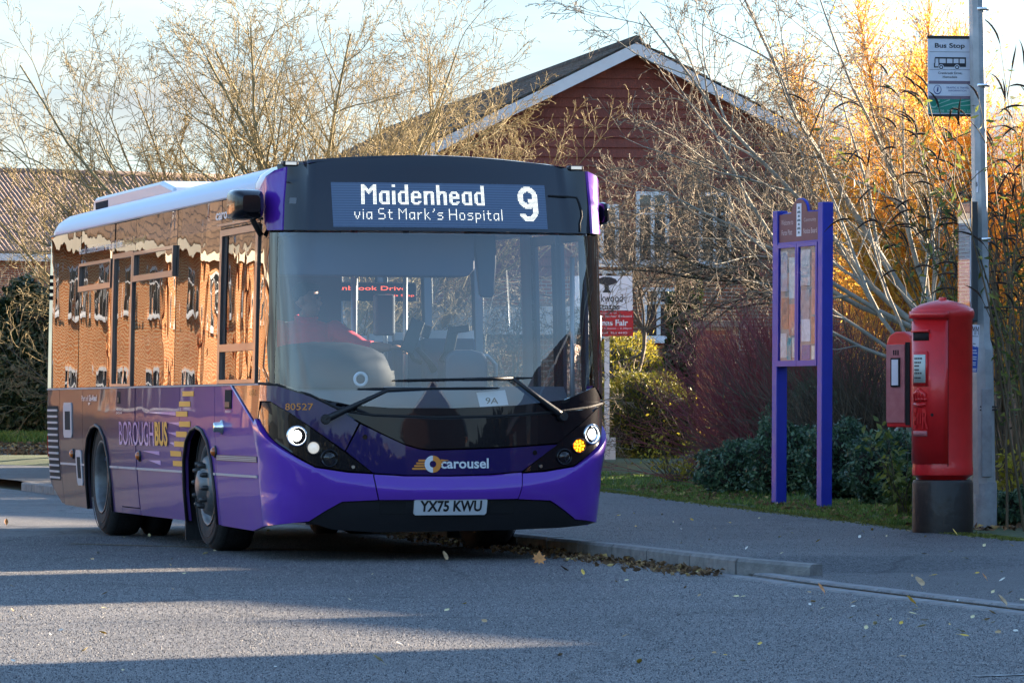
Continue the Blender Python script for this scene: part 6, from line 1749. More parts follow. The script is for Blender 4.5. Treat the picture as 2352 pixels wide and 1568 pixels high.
p_ = at(40, 1000, 120.0); tree('bare_shrub', (p_.x, 120, 1.8), 'pale twiggy shrub above the dark hedge at the left edge', 'shrub', fan(rg, 9, -1.0, 1.0, 3.2, 4.6, .03, .3), sp_b, (M_BARKP, M_TWIGP), rg)
p_ = at(330, 900, 66.0); tree('bare_shrub', (p_.x, 66, .4), 'low straggling brown shrub under the bare trees', 'shrub', fan(rg, 8, -1.2, .9, 2.6, 3.5, .022, .3), sp_b, (M_TWIGD, M_TWIGO), rg)
# --- pale bare tree on the right, limbs arching to the left over the gable
sp2 = [(10, .085, .035, (8, 9), .48, 38, .15), (7, .10, .03, (6, 7), .52, 40, .1), (5, .14, .02, (5, 6), .5, 44, .1), (4, .18, .0, (2, 3), .5, 46, .1), (2, .2, 0, 0, 0, 0, 0)]
rg = random.Random(21)
p_ = at(2150, 1000, 48.0)
stems = [(Vector((-.55, .05, .75)), 4.9, .045), (Vector((-.75, -.1, .62)), 4.9, .042), (Vector((-.95, .1, .42)), 4.5, .038), (Vector((-.35, .1, .9)), 4.4, .036), (Vector((-1.0, -.2, .24)), 3.7, .034), (Vector((.0, .2, 1)), 2.6, .03), (Vector((-.2, .2, -1)), 1.9, .07)]
tree('bare_tree', (p_.x, 48.0, 1.8), 'pale grey bare tree arching left over the notice board and gable', 'tree', stems, sp2, (M_BARKP, M_TWIGP), rg)
rg = random.Random(34)
p_ = at(1890, 1000, 57.0)
stems = fan(rg, 9, -1.45, -.35, 2.4, 3.4, .03, .35) + [(Vector((.05, .1, -1)), 2.3, .05)]
sp3 = [(8, .16, .0, (10, 12), .55, 48, .15), (6, .2, .0, (8, 9), .5, 50, .1), (4, .24, -.02, (5, 6), .5, 50, .1), (3, .26, -.02, 0, 0, 0, 0)]
tree('tangled_shrub', (p_.x, 57.0, 2.2), 'dense tangle of dark twigs in front of the gable windows', 'shrub', stems, sp3, (M_TWIGD, M_TWIGP), rg)
rg = random.Random(35)
p_ = at(1480, 1000, 78.0)
tree('tangled_shrub', (p_.x, 78.0, 2.4), 'thin leafless tree between the bus mirror and the gable windows', 'shrub', fan(rg, 8, -1.2, 1.2, 2.2, 3.2, .026, .3) + [(Vector((0, .1, -1)), 2.4, .04)], sp3, (M_TWIGD, M_TWIGP), rg)
# pale crossing trunks low behind the notice board and the pouch box
rg = random.Random(36)
p_ = at(2060, 1000, 43.0)
sp4 = [(8, .07, .02, (4, 6), .45, 35, .25), (6, .10, .02, (4, 5), .5, 40, .15), (4, .15, .0, 2, .5, 42, .2), (3, .2, 0, 0, 0, 0, 0)]
p_ = at(2110, 1000, 43.0)
tree('bare_shrub', (p_.x, 43.0, 1.45), 'pale forked bare branches between the notice board and the post box', 'shrub', [(Vector((-.05, .1, -1)), 1.5, .04), (Vector((-.9, .1, .55)), 2.4, .024), (Vector((-.6, 0, .8)), 2.4, .026), (Vector((-.35, .1, .95)), 2.1, .022), (Vector((.25, 0, 1)), 1.8, .02), (Vector((-1.0, 0, .35)), 1.6, .026), (Vector((.1, .1, 1)), 2.0, .028)], sp4, (M_BARKP, M_TWIGP), rg)
# a few yellow leaves still hanging
M_YLEAF = leafmat('hanging_yellow_leaf', (.42, .30, .03), (.55, .45, .06), .4)
# --- orange willow
rg = random.Random(44)
wp = at(2200, 1000, 60.0)
wil = empty('willow', (wp.x, 60.0, .3), 0, 'big bush of glowing orange willow shoots behind the bus stop sign', 'willow')
tb = Tubes(); sh_ = Tubes()
for k in range(20):
    a = rg.uniform(-.50, .5); d = Vector((math.sin(a), rg.uniform(-.12, .12), math.cos(a))).normalized(); Lm = rg.uniform(3.0, 6.6)
    pts = [Vector((rg.uniform(-.5, .5), rg.uniform(-.3, .3), 0))]
    for i in range(7): d = (d + rv(rg, .05)).normalized(); pts.append(pts[-1] + d * Lm / 7)
    tb.add([tuple(q) for q in pts], [.05 * (1 - i / 8.5) for i in range(8)])
    for j in range(560):
        t = rg.uniform(.12, 1.0) * 7; i = min(6, int(t)); b = pts[i].lerp(pts[i + 1], t - i)
        dd = (d + rv(rg, .85) + Vector((0, 0, .15))).normalized(); L_ = rg.uniform(.3, .95); st = [tuple(b)]; q = b
        for s in range(4): dd = (dd + rv(rg, .10) + Vector((0, 0, .06))).normalized(); q = q + dd * L_ / 4; st.append(tuple(q))
        sh_.add(st, [.0065, .0055, .0045, .0035, .002])
        if rg.random() < .55:
            u = Vector(st[2]); d3 = (dd + rv(rg, .5)).normalized(); l3 = L_ * .5
            sh_.add([tuple(u), tuple(u + d3 * l3 * .5), tuple(u + d3 * l3)], [.004, .003, .0016])
def wleaves(sh, e, n, seed):
    rng = np.random.default_rng(seed); P5 = np.array([a for a, _ in sh.g[5]]); i = rng.integers(0, len(P5), n); j = rng.integers(1, 5, n)
    C = P5[i, j] + rng.normal(0, .11, (n, 3)); leaf_cloud('foliage', C, rng.normal(size=(n, 3)), .066, .35, M_WLEAF, e, rng=rng)
tb.build('trunk', M_WILLB, wil, 6); sh_.build('crown', M_WILL, wil, 3); wleaves(sh_, wil, 60000, 45)
rg = random.Random(47)
wp = at(2020, 1000, 66.0)
wil2 = empty('willow', (wp.x, 66.0, .3), 0, 'smaller orange willow bush to the left of the big one', 'willow')
tb = Tubes(); sh_ = Tubes()
for k in range(9):
    a = rg.uniform(-.3, .5); d = Vector((math.sin(a), rg.uniform(-.3, .3), math.cos(a))).normalized(); Lm = rg.uniform(3.5, 6.4)
    pts = [Vector((rg.uniform(-.4, .4), rg.uniform(-.3, .3), 0))]
    for i in range(7): d = (d + rv(rg, .05)).normalized(); pts.append(pts[-1] + d * Lm / 7)
    tb.add([tuple(q) for q in pts], [.045 * (1 - i / 8.5) for i in range(8)])
    for j in range(420):
        t = rg.uniform(.2, 1.0) * 7; i = min(6, int(t)); b = pts[i].lerp(pts[i + 1], t - i)
        dd = (d + rv(rg, .85) + Vector((0, 0, .15))).normalized(); L_ = rg.uniform(.3, .95); st = [tuple(b)]; q = b
        for s in range(4): dd = (dd + rv(rg, .10) + Vector((0, 0, .06))).normalized(); q = q + dd * L_ / 4; st.append(tuple(q))
        sh_.add(st, [.0065, .0055, .0045, .0035, .002])
tb.build('trunk', M_WILLB, wil2, 6); sh_.build('crown', M_WILL, wil2, 3); wleaves(sh_, wil2, 20000, 48)
# --- leafy bushes built from many small leaves round a twiggy core
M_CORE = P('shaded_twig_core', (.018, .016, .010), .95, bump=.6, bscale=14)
def noise3(v, s):
    return (math.sin(v[0] * 2.1 * s + 1.3) * math.cos(v[1] * 1.7 * s + .4) + math.sin(v[2] * 2.6 * s + v[0] * 1.1 * s)) * .5
def bush(name, loc, r, label, cat, mat, n, size, aspect, group=None, seed=1, spiky=.5, rough=.16, flat=0.0, drop=0.0):
    e = empty(name, loc, 0, label, cat, group)
    rng = np.random.default_rng(seed)
    # core
    mb = MB(); nn = 20; m = 12; vs = []; fs = []
    for i in range(m + 1):
        th = math.pi * i / m
        for j in range(nn):
            ph = 2 * math.pi * j / nn; u = Vector((math.sin(th) * math.cos(ph), math.sin(th) * math.sin(ph), math.cos(th)))
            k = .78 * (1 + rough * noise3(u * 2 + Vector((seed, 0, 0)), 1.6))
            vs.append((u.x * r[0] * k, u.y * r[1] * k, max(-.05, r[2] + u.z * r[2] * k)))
    for i in range(m):
        for j in range(nn): fs.append((i * nn + j, i * nn + (j + 1) % nn, (i + 1) * nn + (j + 1) % nn, (i + 1) * nn + j))
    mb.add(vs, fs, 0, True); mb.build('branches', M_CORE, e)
    u = rng.normal(size=(n, 3)); u /= np.linalg.norm(u, axis=1, keepdims=True)
    w = u * 2 + np.array([seed, 0, 0])
    nzv = (np.sin(w[:, 0] * 2.1 * 1.6 + 1.3) * np.cos(w[:, 1] * 1.7 * 1.6 + .4) + np.sin(w[:, 2] * 2.6 * 1.6 + w[:, 0] * 1.1 * 1.6)) * .5
    nz2 = np.sin(w[:, 0] * 9 + w[:, 2] * 7) * np.cos(w[:, 1] * 8 - w[:, 2] * 5)
    rad = (1 + rough * nzv + .06 * nz2) * (1 - np.abs(rng.normal(0, .085, n)))
    rad *= np.where(rng.random(n) < .05, rng.uniform(1.0, 1.16, n), 1.0)
    C = u * rad[:, None] * np.array(r) + np.array([0, 0, r[2]])
    keep = C[:, 2] > 0.02
    C = C[keep]; u = u[keep]
    D = u * spiky + rng.normal(size=u.shape) * (1 - spiky) + np.array([0, 0, .25 - drop])
    leaf_cloud('foliage', C, D, size, aspect, mat, e, rng=rng)
    return e
M_CONIF = leafmat('golden_conifer', (.045, .062, .010), (.24, .22, .030), .3, vscale=1.2, c3=(.36, .28, .04))
M_CONIT = leafmat('yellow_conifer', (.09, .11, .016), (.42, .35, .04), .35, vscale=1.0, c3=(.46, .36, .04))
M_LAUR = leafmat('dark_shrub_leaf', (.034, .072, .044), (.11, .19, .10), .18, vscale=1.5, c3=(.20, .26, .13), rough=.3)
M_IVY = leafmat('ivy_leaf', (.016, .034, .014), (.07, .105, .032), .15, vscale=2.0, rough=.35)
M_HEDG = leafmat('hedge_leaf', (.018, .034, .015), (.075, .105, .042), .15, vscale=.8, c3=(.20, .19, .12), rough=.4)
M_YELS = leafmat('yellow_shrub_leaf', (.25, .20, .02), (.48, .40, .04), .4, vscale=3)
M_BUDL = leafmat('olive_shrub_leaf', (.050, .080, .020), (.20, .23, .05), .35, vscale=2, c3=(.28, .27, .03))
p_ = at(1415, 870, 80); bush('golden_bush', (p_.x, 80.0, .1), (1.05, 1.1, 1.12), 'yellow-topped conifer bush beside the white sign post', 'bush', M_CONIT, 13000, .075, .35, seed=3, spiky=.65)
p_ = at(1495, 950, 74); bush('golden_bush', (p_.x, 74.0, .05), (.88, .9, .82), 'broad olive-green conifer bush at the end of the lawn', 'bush', M_CONIF, 14000, .065, .35, seed=5, spiky=.65)
p_ = at(1385, 950, 76); bush('golden_bush', (p_.x, 76.0, .05), (.6, .6, .75), 'small green conifer bush tucked against the bus corner', 'bush', M_CONIF, 6000, .065, .35, seed=6, spiky=.65)
for (px, py, Y, rx, ry, rz_, n, sd, lab) in ((1700, 1100, 46.0, .45, .45, .30, 3800, 11, 'dark green shrub left of the notice board post'), (1800, 1060, 45.0, .42, .5, .42, 5000, 12, 'dark green shrub filling the gap between the board posts'), (1935, 1080, 42.5, .40, .45, .42, 5000, 13, 'dark green shrub right of the notice board'), (2040, 1100, 40.5, .42, .45, .36, 4200, 14, 'dark green shrub beside the pouch box'), (1880, 1000, 48.5, .55, .5, .62, 6000, 15, 'taller dark green shrub behind the notice board')):
    p_ = at(px, py, Y); bush('evergreen_shrub', (p_.x, Y, .08), (rx, ry, rz_), lab, 'shrub', M_LAUR, n, .058, .5, 'dark evergreen shrubs', sd, spiky=.35, rough=.22)
for (px, Y, r_, n, sd, lab) in ((2300, 35.0, (.20, .25, .16), 1600, 16, 'low dark ivy clump at the foot of the lamp post'), (2345, 34.0, (.2, .2, .17), 1500, 17, 'low ivy clump at the right edge of the photo'), (2215, 34.2, (.10, .12, .10), 500, 18, 'little ivy sprig between post box and lamp post')):
    p_ = at(px, 1200, Y); bush('ivy_clump', (p_.x, Y, .07), r_, lab, 'ivy', M_LAUR, n, .05, .55, 'low ivy clumps', sd, spiky=.3, rough=.3)
p_ = at(1570, 760, 82); bush('ivy_column', (p_.x, 82.0, .1), (.36, .36, 1.75), 'dark ivy-covered trunk right of the conifer bushes', 'ivy', M_IVY, 9000, .095, .6, seed=21, spiky=.35, rough=.28)
p_ = at(1585, 1010, 52); 
def loose(name, loc, r, label, cat, mat, n, size, aspect, seed, stemmat, nst, group=None):
    """open shrub: thin stems with separate leaves"""
    e = empty(name, loc, 0, label, cat, group); rg_ = random.Random(seed); T_ = Tubes(); C = []; D = []
    for k in range(nst):
        a = rg_.uniform(0, 2 * math.pi); d = Vector((math.cos(a) * r[0], math.sin(a) * r[1], r[2] * rg_.uniform(.6, 1.3))).normalized(); q = Vector((rg_.uniform(-.2, .2) * r[0], rg_.uniform(-.2, .2) * r[1], 0)); pts = [tuple(q)]
        Lk = r[2] * rg_.uniform(.7, 1.25) * 1.2
        for i in range(5): d = (d + rv(rg_, .12)).normalized(); q = q + d * Lk / 5; pts.append(tuple(q))
        T_.add(pts, [.006, .005, .0045, .004, .003, .002])
        for j in range(max(1, n // nst)):
            t = rg_.uniform(.5, 5); i = min(4, int(t)); b = Vector(pts[i]).lerp(Vector(pts[i + 1]), t - i); o_ = rv(rg_, .05); C.append(tuple(b + o_)); D.append(tuple(o_ + Vector((0, 0, -.01))))
    T_.build('stems', stemmat, e, 3); leaf_cloud('foliage', np.array(C), np.array(D), size, aspect, mat, e, rng=np.random.default_rng(seed))
    return e
loose('yellow_shrub', (p_.x - .15, 52.0, .1), (.40, .3, .55), 'thin shrub with small bright yellow leaves at the lawn edge', 'shrub', M_YELS, 420, .045, .7, 31, M_TWIGD, 40)
p_ = at(1610, 900, 55.5); loose('yellow_shrub', (p_.x, 55.5, .1), (.35, .3, 1.3), 'tall sparse shrub with yellow-green leaves behind the red stems', 'shrub', M_YELS, 120, .05, .6, 32, M_TWIGD, 14)
p_ = at(2075, 1100, 37.0); loose('yellowing_shrub', (p_.x, 37.0, .08), (.25, .25, .62), 'yellow-green leafy shrub below the pouch box', 'shrub', M_BUDL, 380, .085, .42, 33, M_TWIGD, 16)
p_ = at(2335, 1100, 34.6); loose('yellowing_shrub', (p_.x, 34.6, .08), (.2, .2, .5), 'bright yellow leafy shrub right of the lamp post foot', 'shrub', M_YELS, 330, .075, .5, 34, M_TWIGD, 14)
# --- red dogwood
for (px, Y, n, Lx, sd, lab) in ((1815, 50.0, 760, 2.1, 41, 'thicket of dark red dogwood stems left of the notice board'), (1895, 51.5, 700, 2.3, 42, 'dark red dogwood stems seen behind the notice board'), (1985, 46.0, 650, 1.9, 43, 'brownish red thicket between notice board and pouch box')):
    rg = random.Random(sd); p_ = at(px, 1100, Y)
    e = empty('dogwood', (p_.x, Y, .08), 0, lab, 'shrub', 'red-stemmed dogwoods'); T_ = Tubes()
    for k in range(n):
        q = Vector((rg.gauss(0, .30), rg.gauss(0, .25), 0)); a = rg.gauss(-.15, .40); d = Vector((math.sin(a), rg.uniform(-.35, .35), math.cos(a))).normalized(); L_ = Lx * rg.uniform(.45, 1.1)
        pts = [tuple(q)]
        for i in range(6): d = (d + rv(rg, .085) + Vector((-.01, 0, -.015))).normalized(); q = q + d * L_ / 6; pts.append(tuple(q))
        T_.add(pts, [.0055, .005, .0048, .0042, .0036, .003, .0018])
        for j in range(3):
            i = rg.randint(2, 5); u = Vector(pts[i]); d3 = (d + rv(rg, .5)).normalized(); l3 = L_ * rg.uniform(.15, .35)
            T_.add([tuple(u), tuple(u + d3 * l3 * .5), tuple(u + d3 * l3 + rv(rg, .02))], [.0032, .0026, .0014])
    T_.build('stems', M_DOGW if sd != 43 else M_TWIGD, e, 3)
# --- buddleia with dark drooping seed heads behind and round the lamp post
M_SPIKE = P('dark_seed_head', (.022, .014, .010), .95, col2=(.05, .032, .022), vscale=20, bump=.8, bscale=80)
M_BSTEM = P('buddleia_stems', (.075, .055, .028), .8, col2=(.15, .11, .06), vscale=3)
def buddleia(loc, seed, nst, Lr, label, spread, bias):
    rg = random.Random(seed); e = empty('buddleia', loc, 0, label, 'shrub'); T_ = Tubes(); S_ = Tubes(); C = []; D = []
    for k in range(nst):
        a = rg.gauss(bias, spread); d = Vector((math.sin(a), rg.uniform(-.25, .25), math.cos(a) + .2)).normalized(); q = Vector((rg.uniform(-.25, .25), rg.uniform(-.2, .2), 0)); L_ = rg.uniform(*Lr); pts = [q.copy()]
        for i in range(9): d = (d + rv(rg, .05) + Vector((math.sin(a) * .05, 0, -.035))).normalized(); q = q + d * L_ / 9; pts.append(q.copy())
        T_.add([tuple(p) for p in pts], [.012 * (1 - i / 11) for i in range(10)])
        tips = [(pts[-1], d)]
        for j in range(6):
            i = rg.randint(4, 8); d3 = (pts[i] - pts[i - 1]).normalized(); d3 = (d3 + rv(rg, .5)).normalized(); l3 = rg.uniform(.2, .5); m = pts[i] + d3 * l3 * .5; t_ = m + (d3 + Vector((0, 0, -.2))).normalized() * l3 * .5
            T_.add([tuple(pts[i]), tuple(m), tuple(t_)], [.005, .004, .003]); tips.append((t_, (t_ - m).normalized()))
        for tp, td in tips:
            if rg.random() < .75:
                l3 = rg.uniform(.14, .30); sp_ = [tp]; dd = td.copy()
                for s in range(7): dd = (dd + Vector((-.03, 0, -.17)) + rv(rg, .05)).normalized(); sp_.append(sp_[-1] + dd * l3 / 7)
                S_.add([tuple(p) for p in sp_], [.003, .007, .0095, .0085, .0085, .0065, .004, .001])
        for j in range(34):
            t = rg.uniform(2.5, 9); i = min(8, int(t)); b = pts[i].lerp(pts[i + 1], t - i); o_ = rv(rg, .6); o_.z = o_.z * .4 - .35; o_.normalize(); C.append(tuple(b + o_ * .06)); D.append(tuple(o_))
    T_.build('stems', M_BSTEM, e, 4); S_.build('seed_heads', M_SPIKE, e, 5, kind='stuff')
    leaf_cloud('foliage', np.array(C), np.array(D), .080, .32, M_BUDL, e, rng=np.random.default_rng(seed))
p_ = at(2310, 1100, 36.2); buddleia((p_.x, 36.2, .1), 51, 24, (2.5, 4.0), 'buddleia with dark drooping seed heads behind the lamp post', .15, -.13)
p_ = at(2420, 1100, 35.2); buddleia((p_.x, 35.2, .1), 52, 22, (2.0, 3.9), 'buddleia thicket at the right edge of the photo', .15, -.05)
p_ = at(2385, 1100, 33.2); buddleia((p_.x, 33.1, .08), 53, 5, (3.0, 3.7), 'few buddleia stems crossing in front of the lamp post', .05, -.10)
p_ = at(2325, 1000, 36.8)
rg = random.Random(61); tree('shrub_trunk', (p_.x, 36.8, .05), 'dark gnarled trunk rising right of the lamp post', 'trunk', [(Vector((.05, 0, 1)), 2.4, .06), (Vector((-.3, .1, 1)), 2.0, .04)], sp4, (M_TWIGD, M_TWIGD), rg)
# --- hedge at the left edge
HX0 = at(-120, 0, 112).x; HX1 = at(150, 0, 112).x
hd_ = empty('hedge', ((HX0 + HX1) / 2, 112, .3), 0, 'tall dark evergreen hedge at the left edge behind the road', 'hedge')
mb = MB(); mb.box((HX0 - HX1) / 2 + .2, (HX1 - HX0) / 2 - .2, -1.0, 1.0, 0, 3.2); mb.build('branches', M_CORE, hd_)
rng = np.random.default_rng(71); n = 16000; W_ = (HX1 - HX0)
u = rng.uniform(-.5, .5, n) * W_; v = rng.uniform(0, 1, n)
topz = 3.45 + .35 * np.sin(u * 1.7) + .2 * np.sin(u * 4.1)
front = rng.random(n) < .75
zc = np.where(front, v ** .8 * topz, topz + rng.normal(0, .10, n)); yc = np.where(front, -1.25 + .22 * np.sin(u * 2.3 + zc * 1.9) + rng.normal(0, .10, n) + .25 * (zc / 3.5) ** 3, rng.uniform(-1.2, 1.2, n))
leaf_cloud('foliage', np.stack([u, yc, zc], 1), rng.normal(size=(n, 3)) + np.array([0, -.5, .4]), .16, .55, M_HEDG, hd_, rng=rng)
# --- grass: blades on the verge and on the far bank
M_GRASS = leafmat('grass_blade', (.050, .095, .016), (.14, .22, .036), .3, vscale=1.5, c3=(.28, .28, .07))
def grass(name, pts, size, mat, seed):
    rng = np.random.default_rng(seed); C = np.array(pts); D = rng.normal(size=C.shape) * .45 + np.array([0, 0, 1.0])
    C[:, 2] += size * .3
    return leaf_cloud(name, C, D, size, .16, mat, kind='stuff', fold=.1, rng=rng)
gp = []
rg = random.Random(81)
while len(gp) < 42000:
    y = 34.5 + 30 * (rg.random() ** 1.1); x = interp_line(PAVE_IN, y) + .02 + rg.random() ** 1.2 * (2.4 if y > 38 else 1.0)
    gp.append((x, y, verge_z(x, y)))
grass('verge_grass', gp, .055, M_GRASS, 82)
gp = []
while len(gp) < 9000:
    x = rg.uniform(-15, -9.5); y = rg.uniform(95, 111); gp.append((x, y, bank(x, y)))
grass('bank_grass', gp, .22, M_GRASS, 83)
gp = []
while len(gp) < 16000:
    y = 30.5 + 26 * rg.random() ** 1.4; x = interp_line(PAVE_IN, y) + rg.gauss(-.03, .07) ; gp.append((x, y, .108))
M_MOSSL = leafmat('moss_tuft', (.06, .075, .012), (.17, .18, .025), .2, vscale=2.0)
rng = np.random.default_rng(84); C = np.array(gp); leaf_cloud('moss_edge', C, rng.normal(size=C.shape) * np.array([1, 1, .4]), .030, .5, M_MOSSL, kind='stuff', rng=rng)
# --- leaves: litter along the kerb and in the beds (mass), single leaves on road and pavement (things)
M_LITT = leafmat('leaf_litter_brown', (.08, .045, .022), (.26, .15, .07), .1, vscale=6, c3=(.60, .44, .16), rough=.7)
def drift(name, pts, size, seed, mat=M_LITT):
    rng = np.random.default_rng(seed); C = np.array(pts); D = rng.normal(size=C.shape) * np.array([1, 1, .35]); return leaf_cloud(name, C, D, size, .6, mat, kind='stuff', fold=.35, rng=rng)
gp = []
while len(gp) < 1100:
    y = rg.uniform(26.9, 35.0); x = interp_line(KERB, y) - abs(rg.gauss(0, .14)) - .01; gp.append((x, y, .012 + .03 * rg.random() * max(0, 1 - (interp_line(KERB, y) - x) / .2)))
drift('leaf_litter', gp, .045, 91)
gp = []
while len(gp) < 1800:
    y = rg.uniform(33, 52); x = interp_line(PAVE_IN, y) + .1 + abs(rg.gauss(0, .45)); gp.append((x, y, verge_z(x, y) + .015))
drift('bed_litter', gp, .065, 92)
gp = []
while len(gp) < 900:
    y = rg.uniform(84, 92); x = rg.uniform(-12, -8); gp.append((x, y, .13 + bank(x, y)))
drift('far_leaf_litter', gp, .14, 93)
LEAFM = {k: P(k + '_leaf', c, .6, var=.25, vscale=30) for k, c in (('pale_yellow', (.80, .66, .34)), ('golden_yellow', (.85, .52, .07)), ('tan', (.52, .34, .17)), ('orange_brown', (.62, .25, .07)), ('dark_brown', (.09, .06, .04)), ('whitish', (.80, .76, .66)))}
def leaf_mesh(kind, mat, size):
    mb = MB()
    if kind == 'oval':
        o_ = [(0, -.5), (.16, -.3), (.25, 0), (.18, .28), (0, .5), (-.18, .28), (-.25, 0), (-.16, -.3)]
    elif kind == 'round':
        o_ = [(0, -.5), (.25, -.38), (.40, -.05), (.28, .28), (0, .48), (-.28, .28), (-.40, -.05), (-.25, -.38)]
    else:
        o_ = [(0, -.42), (.10, -.28), (.36, -.40), (.28, -.18), (.50, -.05), (.34, .05), (.42, .28), (.20, .22), (.14, .34), (0, .58), (-.14, .34), (-.20, .22), (-.42, .28), (-.34, .05), (-.50, -.05), (-.28, -.18), (-.36, -.40), (-.10, -.28)]
    cup = .30 if kind != 'maple' else .12
    vs = [(x * size, y * size, (cup * (abs(x) * 1.2 + y * y) + .02) * size) for x, y in o_] + [(0, 0, 0)]
    n = len(o_); mb.add(vs, [(i, (i + 1) % n, n) for i in range(n)], 0, True)
    mb.tube([(0, -.45 * size, .03 * size), (.04 * size, -.8 * size, .06 * size)], .012 * size, 4)
    me_o = mb.build('fallen_leaf', mat, recalc=False); return me_o
def ground_z(x, y):
    k = interp_line(KERB, y)
    if x < k: return 0.0
    t = (x - k - .13) / max(.1, interp_line(PAVE_IN, y) - k - .13)
    return pave_z(y, max(0, min(1, t))) + .006
def lay(o, px, py, road, tilt=.25, spin=None, lift=.0):
    h = CAM_H - (0.0 if road else .105)
    Y = 1e4 * h / (py - 937.0); X = (px - 1176) * Y / 1e4
    o.location = (X, Y, ground_z(X, Y) + .006 + lift); o.rotation_euler = (rg.uniform(-tilt, tilt), rg.uniform(-tilt, tilt), rg.uniform(0, 6.28) if spin is None else spin)
    return o
single = [
 ('maple', 'orange_brown', .115, 1238, 1297, True, (R(68), .1, .2), 'large upright orange-brown maple leaf standing on the road by the kerb'),
 ('round', 'tan', .095, 1020, 1288, True, (R(55), .5, .8), 'curled tan leaf standing on the road in front of the bus'),
 ('round', 'dark_brown', .10, 1296, 1309, True, (R(25), .3, 1.0), 'dark crumpled leaf right of the orange maple leaf'),
 ('oval', 'golden_yellow', .065, 1338, 1324, True, (R(40), .2, .4), 'small golden leaf on the road below the kerb leaf drift'),
 ('round', 'golden_yellow', .085, 2091, 1347, False, (R(45), .2, 1.5), 'bright yellow leaf on the edge of the pavement nearest the flush kerb'),
 ('round', 'tan', .10, 2110, 1316, False, (R(40), .3, .5), 'curled tan leaf lying in the middle of the pavement'),
 ('oval', 'orange_brown', .09, 1885, 1322, False, (R(50), .1, .9), 'orange leaf just past the end of the kerb'),
 ('oval', 'orange_brown', .085, 14, 1207, True, (R(60), .2, .4), 'orange-brown leaf standing on the road at the far left'),
 ('oval', 'pale_yellow', .07, 867, 1529, True, (R(35), .1, 2.0), 'pale yellow leaf on the shaded road at the bottom of the photo'),
 ('round', 'golden_yellow', .05, 235, 1456, True, (R(20), .1, 2.0), 'small golden leaf lying in the sunlit patch of road'),
 ('oval', 'orange_brown', .10, 2068, 1148, False, (R(75), .1, .3), 'big reddish brown leaf caught upright in the bed beside the post box'),
 ('round', 'tan', .09, 2300, 1355, False, (R(50), .1, 1.1), 'cupped pale tan leaf on the pavement near the right edge'),
 ('oval', 'golden_yellow', .07, 2192, 1232, False, (R(50), .1, 1.1), 'yellow leaf on the pavement in front of the post box'),
 ('oval', 'orange_brown', .06, 2260, 1300, False, (R(50), .1, 1.1), 'small orange leaf on the pavement below the lamp post')]
for kind, mt, s, px, py, road, rot, lab in single:
    s *= .85; o = leaf_mesh(kind, LEAFM[mt], s); lay(o, px, py, road, lift=s * .38 if rot[0] > R(30) else 0); o.rotation_euler = rot
    tag(o, lab, 'leaf', 'fallen leaves')
small = {k: leaf_mesh('oval', LEAFM[k], 1.0) for k in ('pale_yellow', 'whitish', 'tan', 'golden_yellow')}
used = set()
def scatter(n, box, road, glabel, group, smin, smax):
    for i in range(n):
        k = rg.choice(('pale_yellow', 'pale_yellow', 'whitish', 'tan', 'golden_yellow'))
        src = small[k]
        if k in used: o = src.copy(); COL.objects.link(o)
        else: o = src; used.add(k)
        px = rg.uniform(box[0], box[1]); py = rg.uniform(box[2], box[3])
        for _ in range(40):
            h = CAM_H - (0.0 if road else .105); Y = 1e4 * h / (py - 937.0); X = (px - 1176) * Y / 1e4
            if (X < interp_line(KERB, Y) - .05) == road and X < interp_line(PAVE_IN, Y) + .1: break
            px = rg.uniform(box[0], box[1]); py = rg.uniform(box[2], box[3])
        lay(o, px, py, road, .6); s = rg.uniform(smin, smax); o.scale = (s, s, s)
        tag(o, glabel, 'leaf', group)
scatter(38, (0, 2352, 1290, 1560), True, 'small pale fallen leaf lying on the asphalt carriageway', 'small leaves on the road', .022, .048)
scatter(30, (1850, 2352, 1350, 1470), True, 'small dry leaf on the road close to the flush kerb', 'small leaves along the flush kerb', .022, .05)
scatter(46, (1420, 2352, 1180, 1380), False, 'small pale fallen leaf lying on the dark pavement', 'small leaves on the pavement', .022, .048)
scatter(14, (0, 700, 1170, 1290), True, 'small pale leaf on the road beside the bus wheels', 'small leaves beside the bus', .03, .055)
rg = random.Random(37)
p_ = at(1150, 1000, 57.0)
tree('bare_shrub', (p_.x, 57.0, .2), 'pale leafless shrub seen through the bus windscreen and door', 'shrub', fan(rg, 8, -1.0, 1.0, 1.9, 2.6, .03, .3), sp3, (M_BARKP, M_TWIGP), rg)
# unseen bare tree added beyond the right edge to streak the sunlit road
rg = random.Random(38)
x_, y_ = onray(26.0, 18.6)
sp5 = [(8, .08, .02, 7, .5, 36, .15), (6, .12, .02, 4, .5, 40, .1), (4, .16, .02, 0, 0, 0, 0)]
tree('bare_tree', (x_, y_, .0), 'unseen bare tree added off to the right to streak the sunlight', 'tree', fan(rg, 2, -.9, .9, 3.4, 4.4, .05, .5), sp5, (M_BARKP, M_TWIGP), rg)
# dark wood added unseen behind the viewer to darken reflections in the bus front
rng = np.random.default_rng(97); n = 9000
ang_ = rng.uniform(-1.0, 1.25, n); dist = rng.uniform(118, 132, n)
topw = 12.5 + 2.5 * np.sin(ang_ * 9) + 1.6 * np.sin(ang_ * 23)
zw = rng.uniform(0, 1, n) ** .8 * topw
M_WOOD = leafmat('far_wood_leaf', (.020, .026, .012), (.07, .065, .025), .15, vscale=.08)
leaf_cloud('far_wood', np.stack([dist * np.sin(ang_), -dist * np.cos(ang_), zw], 1), rng.normal(size=(n, 3)), 3.2, .7, M_WOOD, kind='stuff', rng=rng)
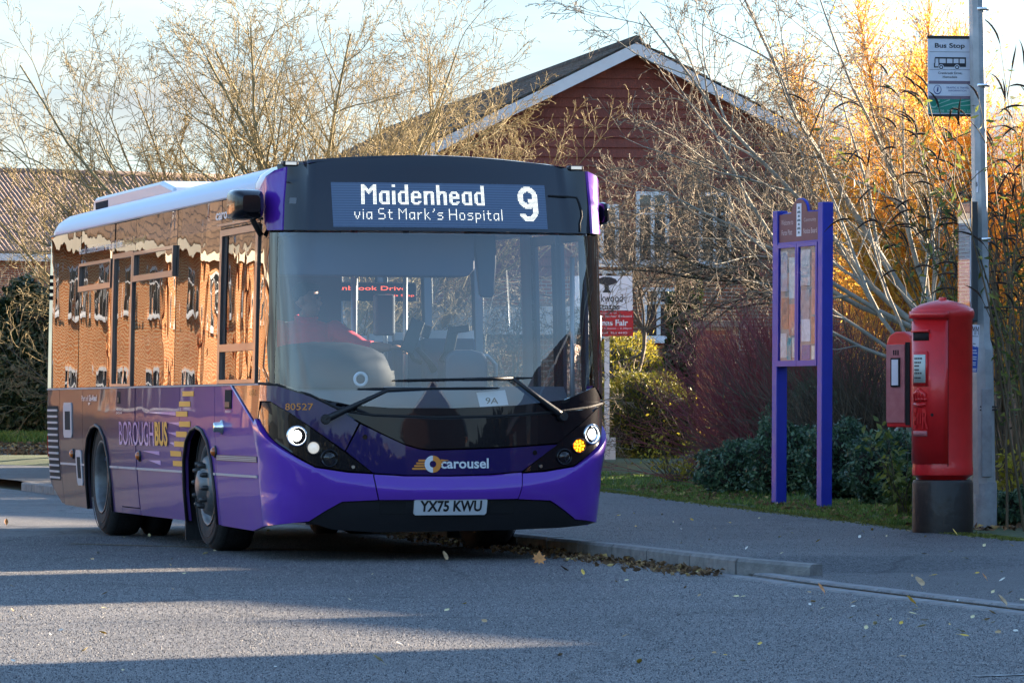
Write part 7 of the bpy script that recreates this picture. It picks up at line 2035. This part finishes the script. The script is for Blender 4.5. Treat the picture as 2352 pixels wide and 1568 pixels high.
# stone chippings standing proud of the worn asphalt
def chips(name, P3, smin, smax, mat, seed):
    rng = np.random.default_rng(seed); n = len(P3); s = rng.uniform(smin, smax, (n, 1)); a = rng.uniform(0, 6.28, n)
    V = []
    for k in range(4):
        an = a + k * math.pi / 2 + rng.uniform(-.4, .4, n); V.append(P3 + np.stack([np.cos(an) * s[:, 0], np.sin(an) * s[:, 0], np.full(n, -.002)], 1))
    V.append(P3 + np.stack([rng.normal(0, .25, n) * s[:, 0], rng.normal(0, .25, n) * s[:, 0], s[:, 0] * rng.uniform(.45, .9, n)], 1))
    Vv = np.stack(V, 1).reshape(-1, 3); k = np.arange(n)[:, None] * 5
    Fc = np.concatenate([k + np.array([[i, (i + 1) % 4, 4]]) for i in range(4)], 0)
    return raw_mesh(name, Vv, Fc, mat, kind='stuff')
def chipmat(name, c1, c2, c3):
    m, nt, b = new_mat(name); geo = nd(nt, 'ShaderNodeNewGeometry'); rp = nd(nt, 'ShaderNodeValToRGB'); e = rp.color_ramp.elements
    e[0].position = 0; e[0].color = rgba(c1); e[1].position = 1; e[1].color = rgba(c3); q = e.new(.6); q.color = rgba(c2)
    nt.links.new(geo.outputs['Random Per Island'], rp.inputs[0]); nt.links.new(rp.outputs[0], b.inputs['Base Color']); b.inputs['Roughness'].default_value = .6
    return m
M_CHIP = chipmat('road_chipping', (.035, .036, .042), (.12, .118, .118), (.36, .34, .31))
M_CHIPP = chipmat('pavement_chipping', (.025, .025, .028), (.085, .083, .082), (.24, .23, .22))
rng = np.random.default_rng(101); n = 190000
Yc = 15.8 + 19.5 * rng.random(n) ** 1.0; hw = Yc * .124
Xc = rng.uniform(-1, 1, n) * hw
kx = np.interp(Yc, [p[1] for p in KERB[::-1]], [p[0] for p in KERB[::-1]])
ok = Xc < kx - .02
chips('road_chippings', np.stack([Xc, Yc, np.zeros(n)], 1)[ok], .003, .0072, M_CHIP, 102)
n = 60000
Yc = 22 + 24 * rng.random(n); kx = np.interp(Yc, [p[1] for p in KERB[::-1]], [p[0] for p in KERB[::-1]]) + .15; px2 = np.interp(Yc, [p[1] for p in PAVE_IN[::-1]], [p[0] for p in PAVE_IN[::-1]])
tt_ = rng.random(n); Xc = kx + (px2 - kx) * tt_
Zc = np.array([pave_z(float(y), float(t)) + .004 for y, t in zip(Yc, tt_)])
chips('pavement_chippings', np.stack([Xc, Yc, Zc], 1), .003, .0065, M_CHIPP, 103)
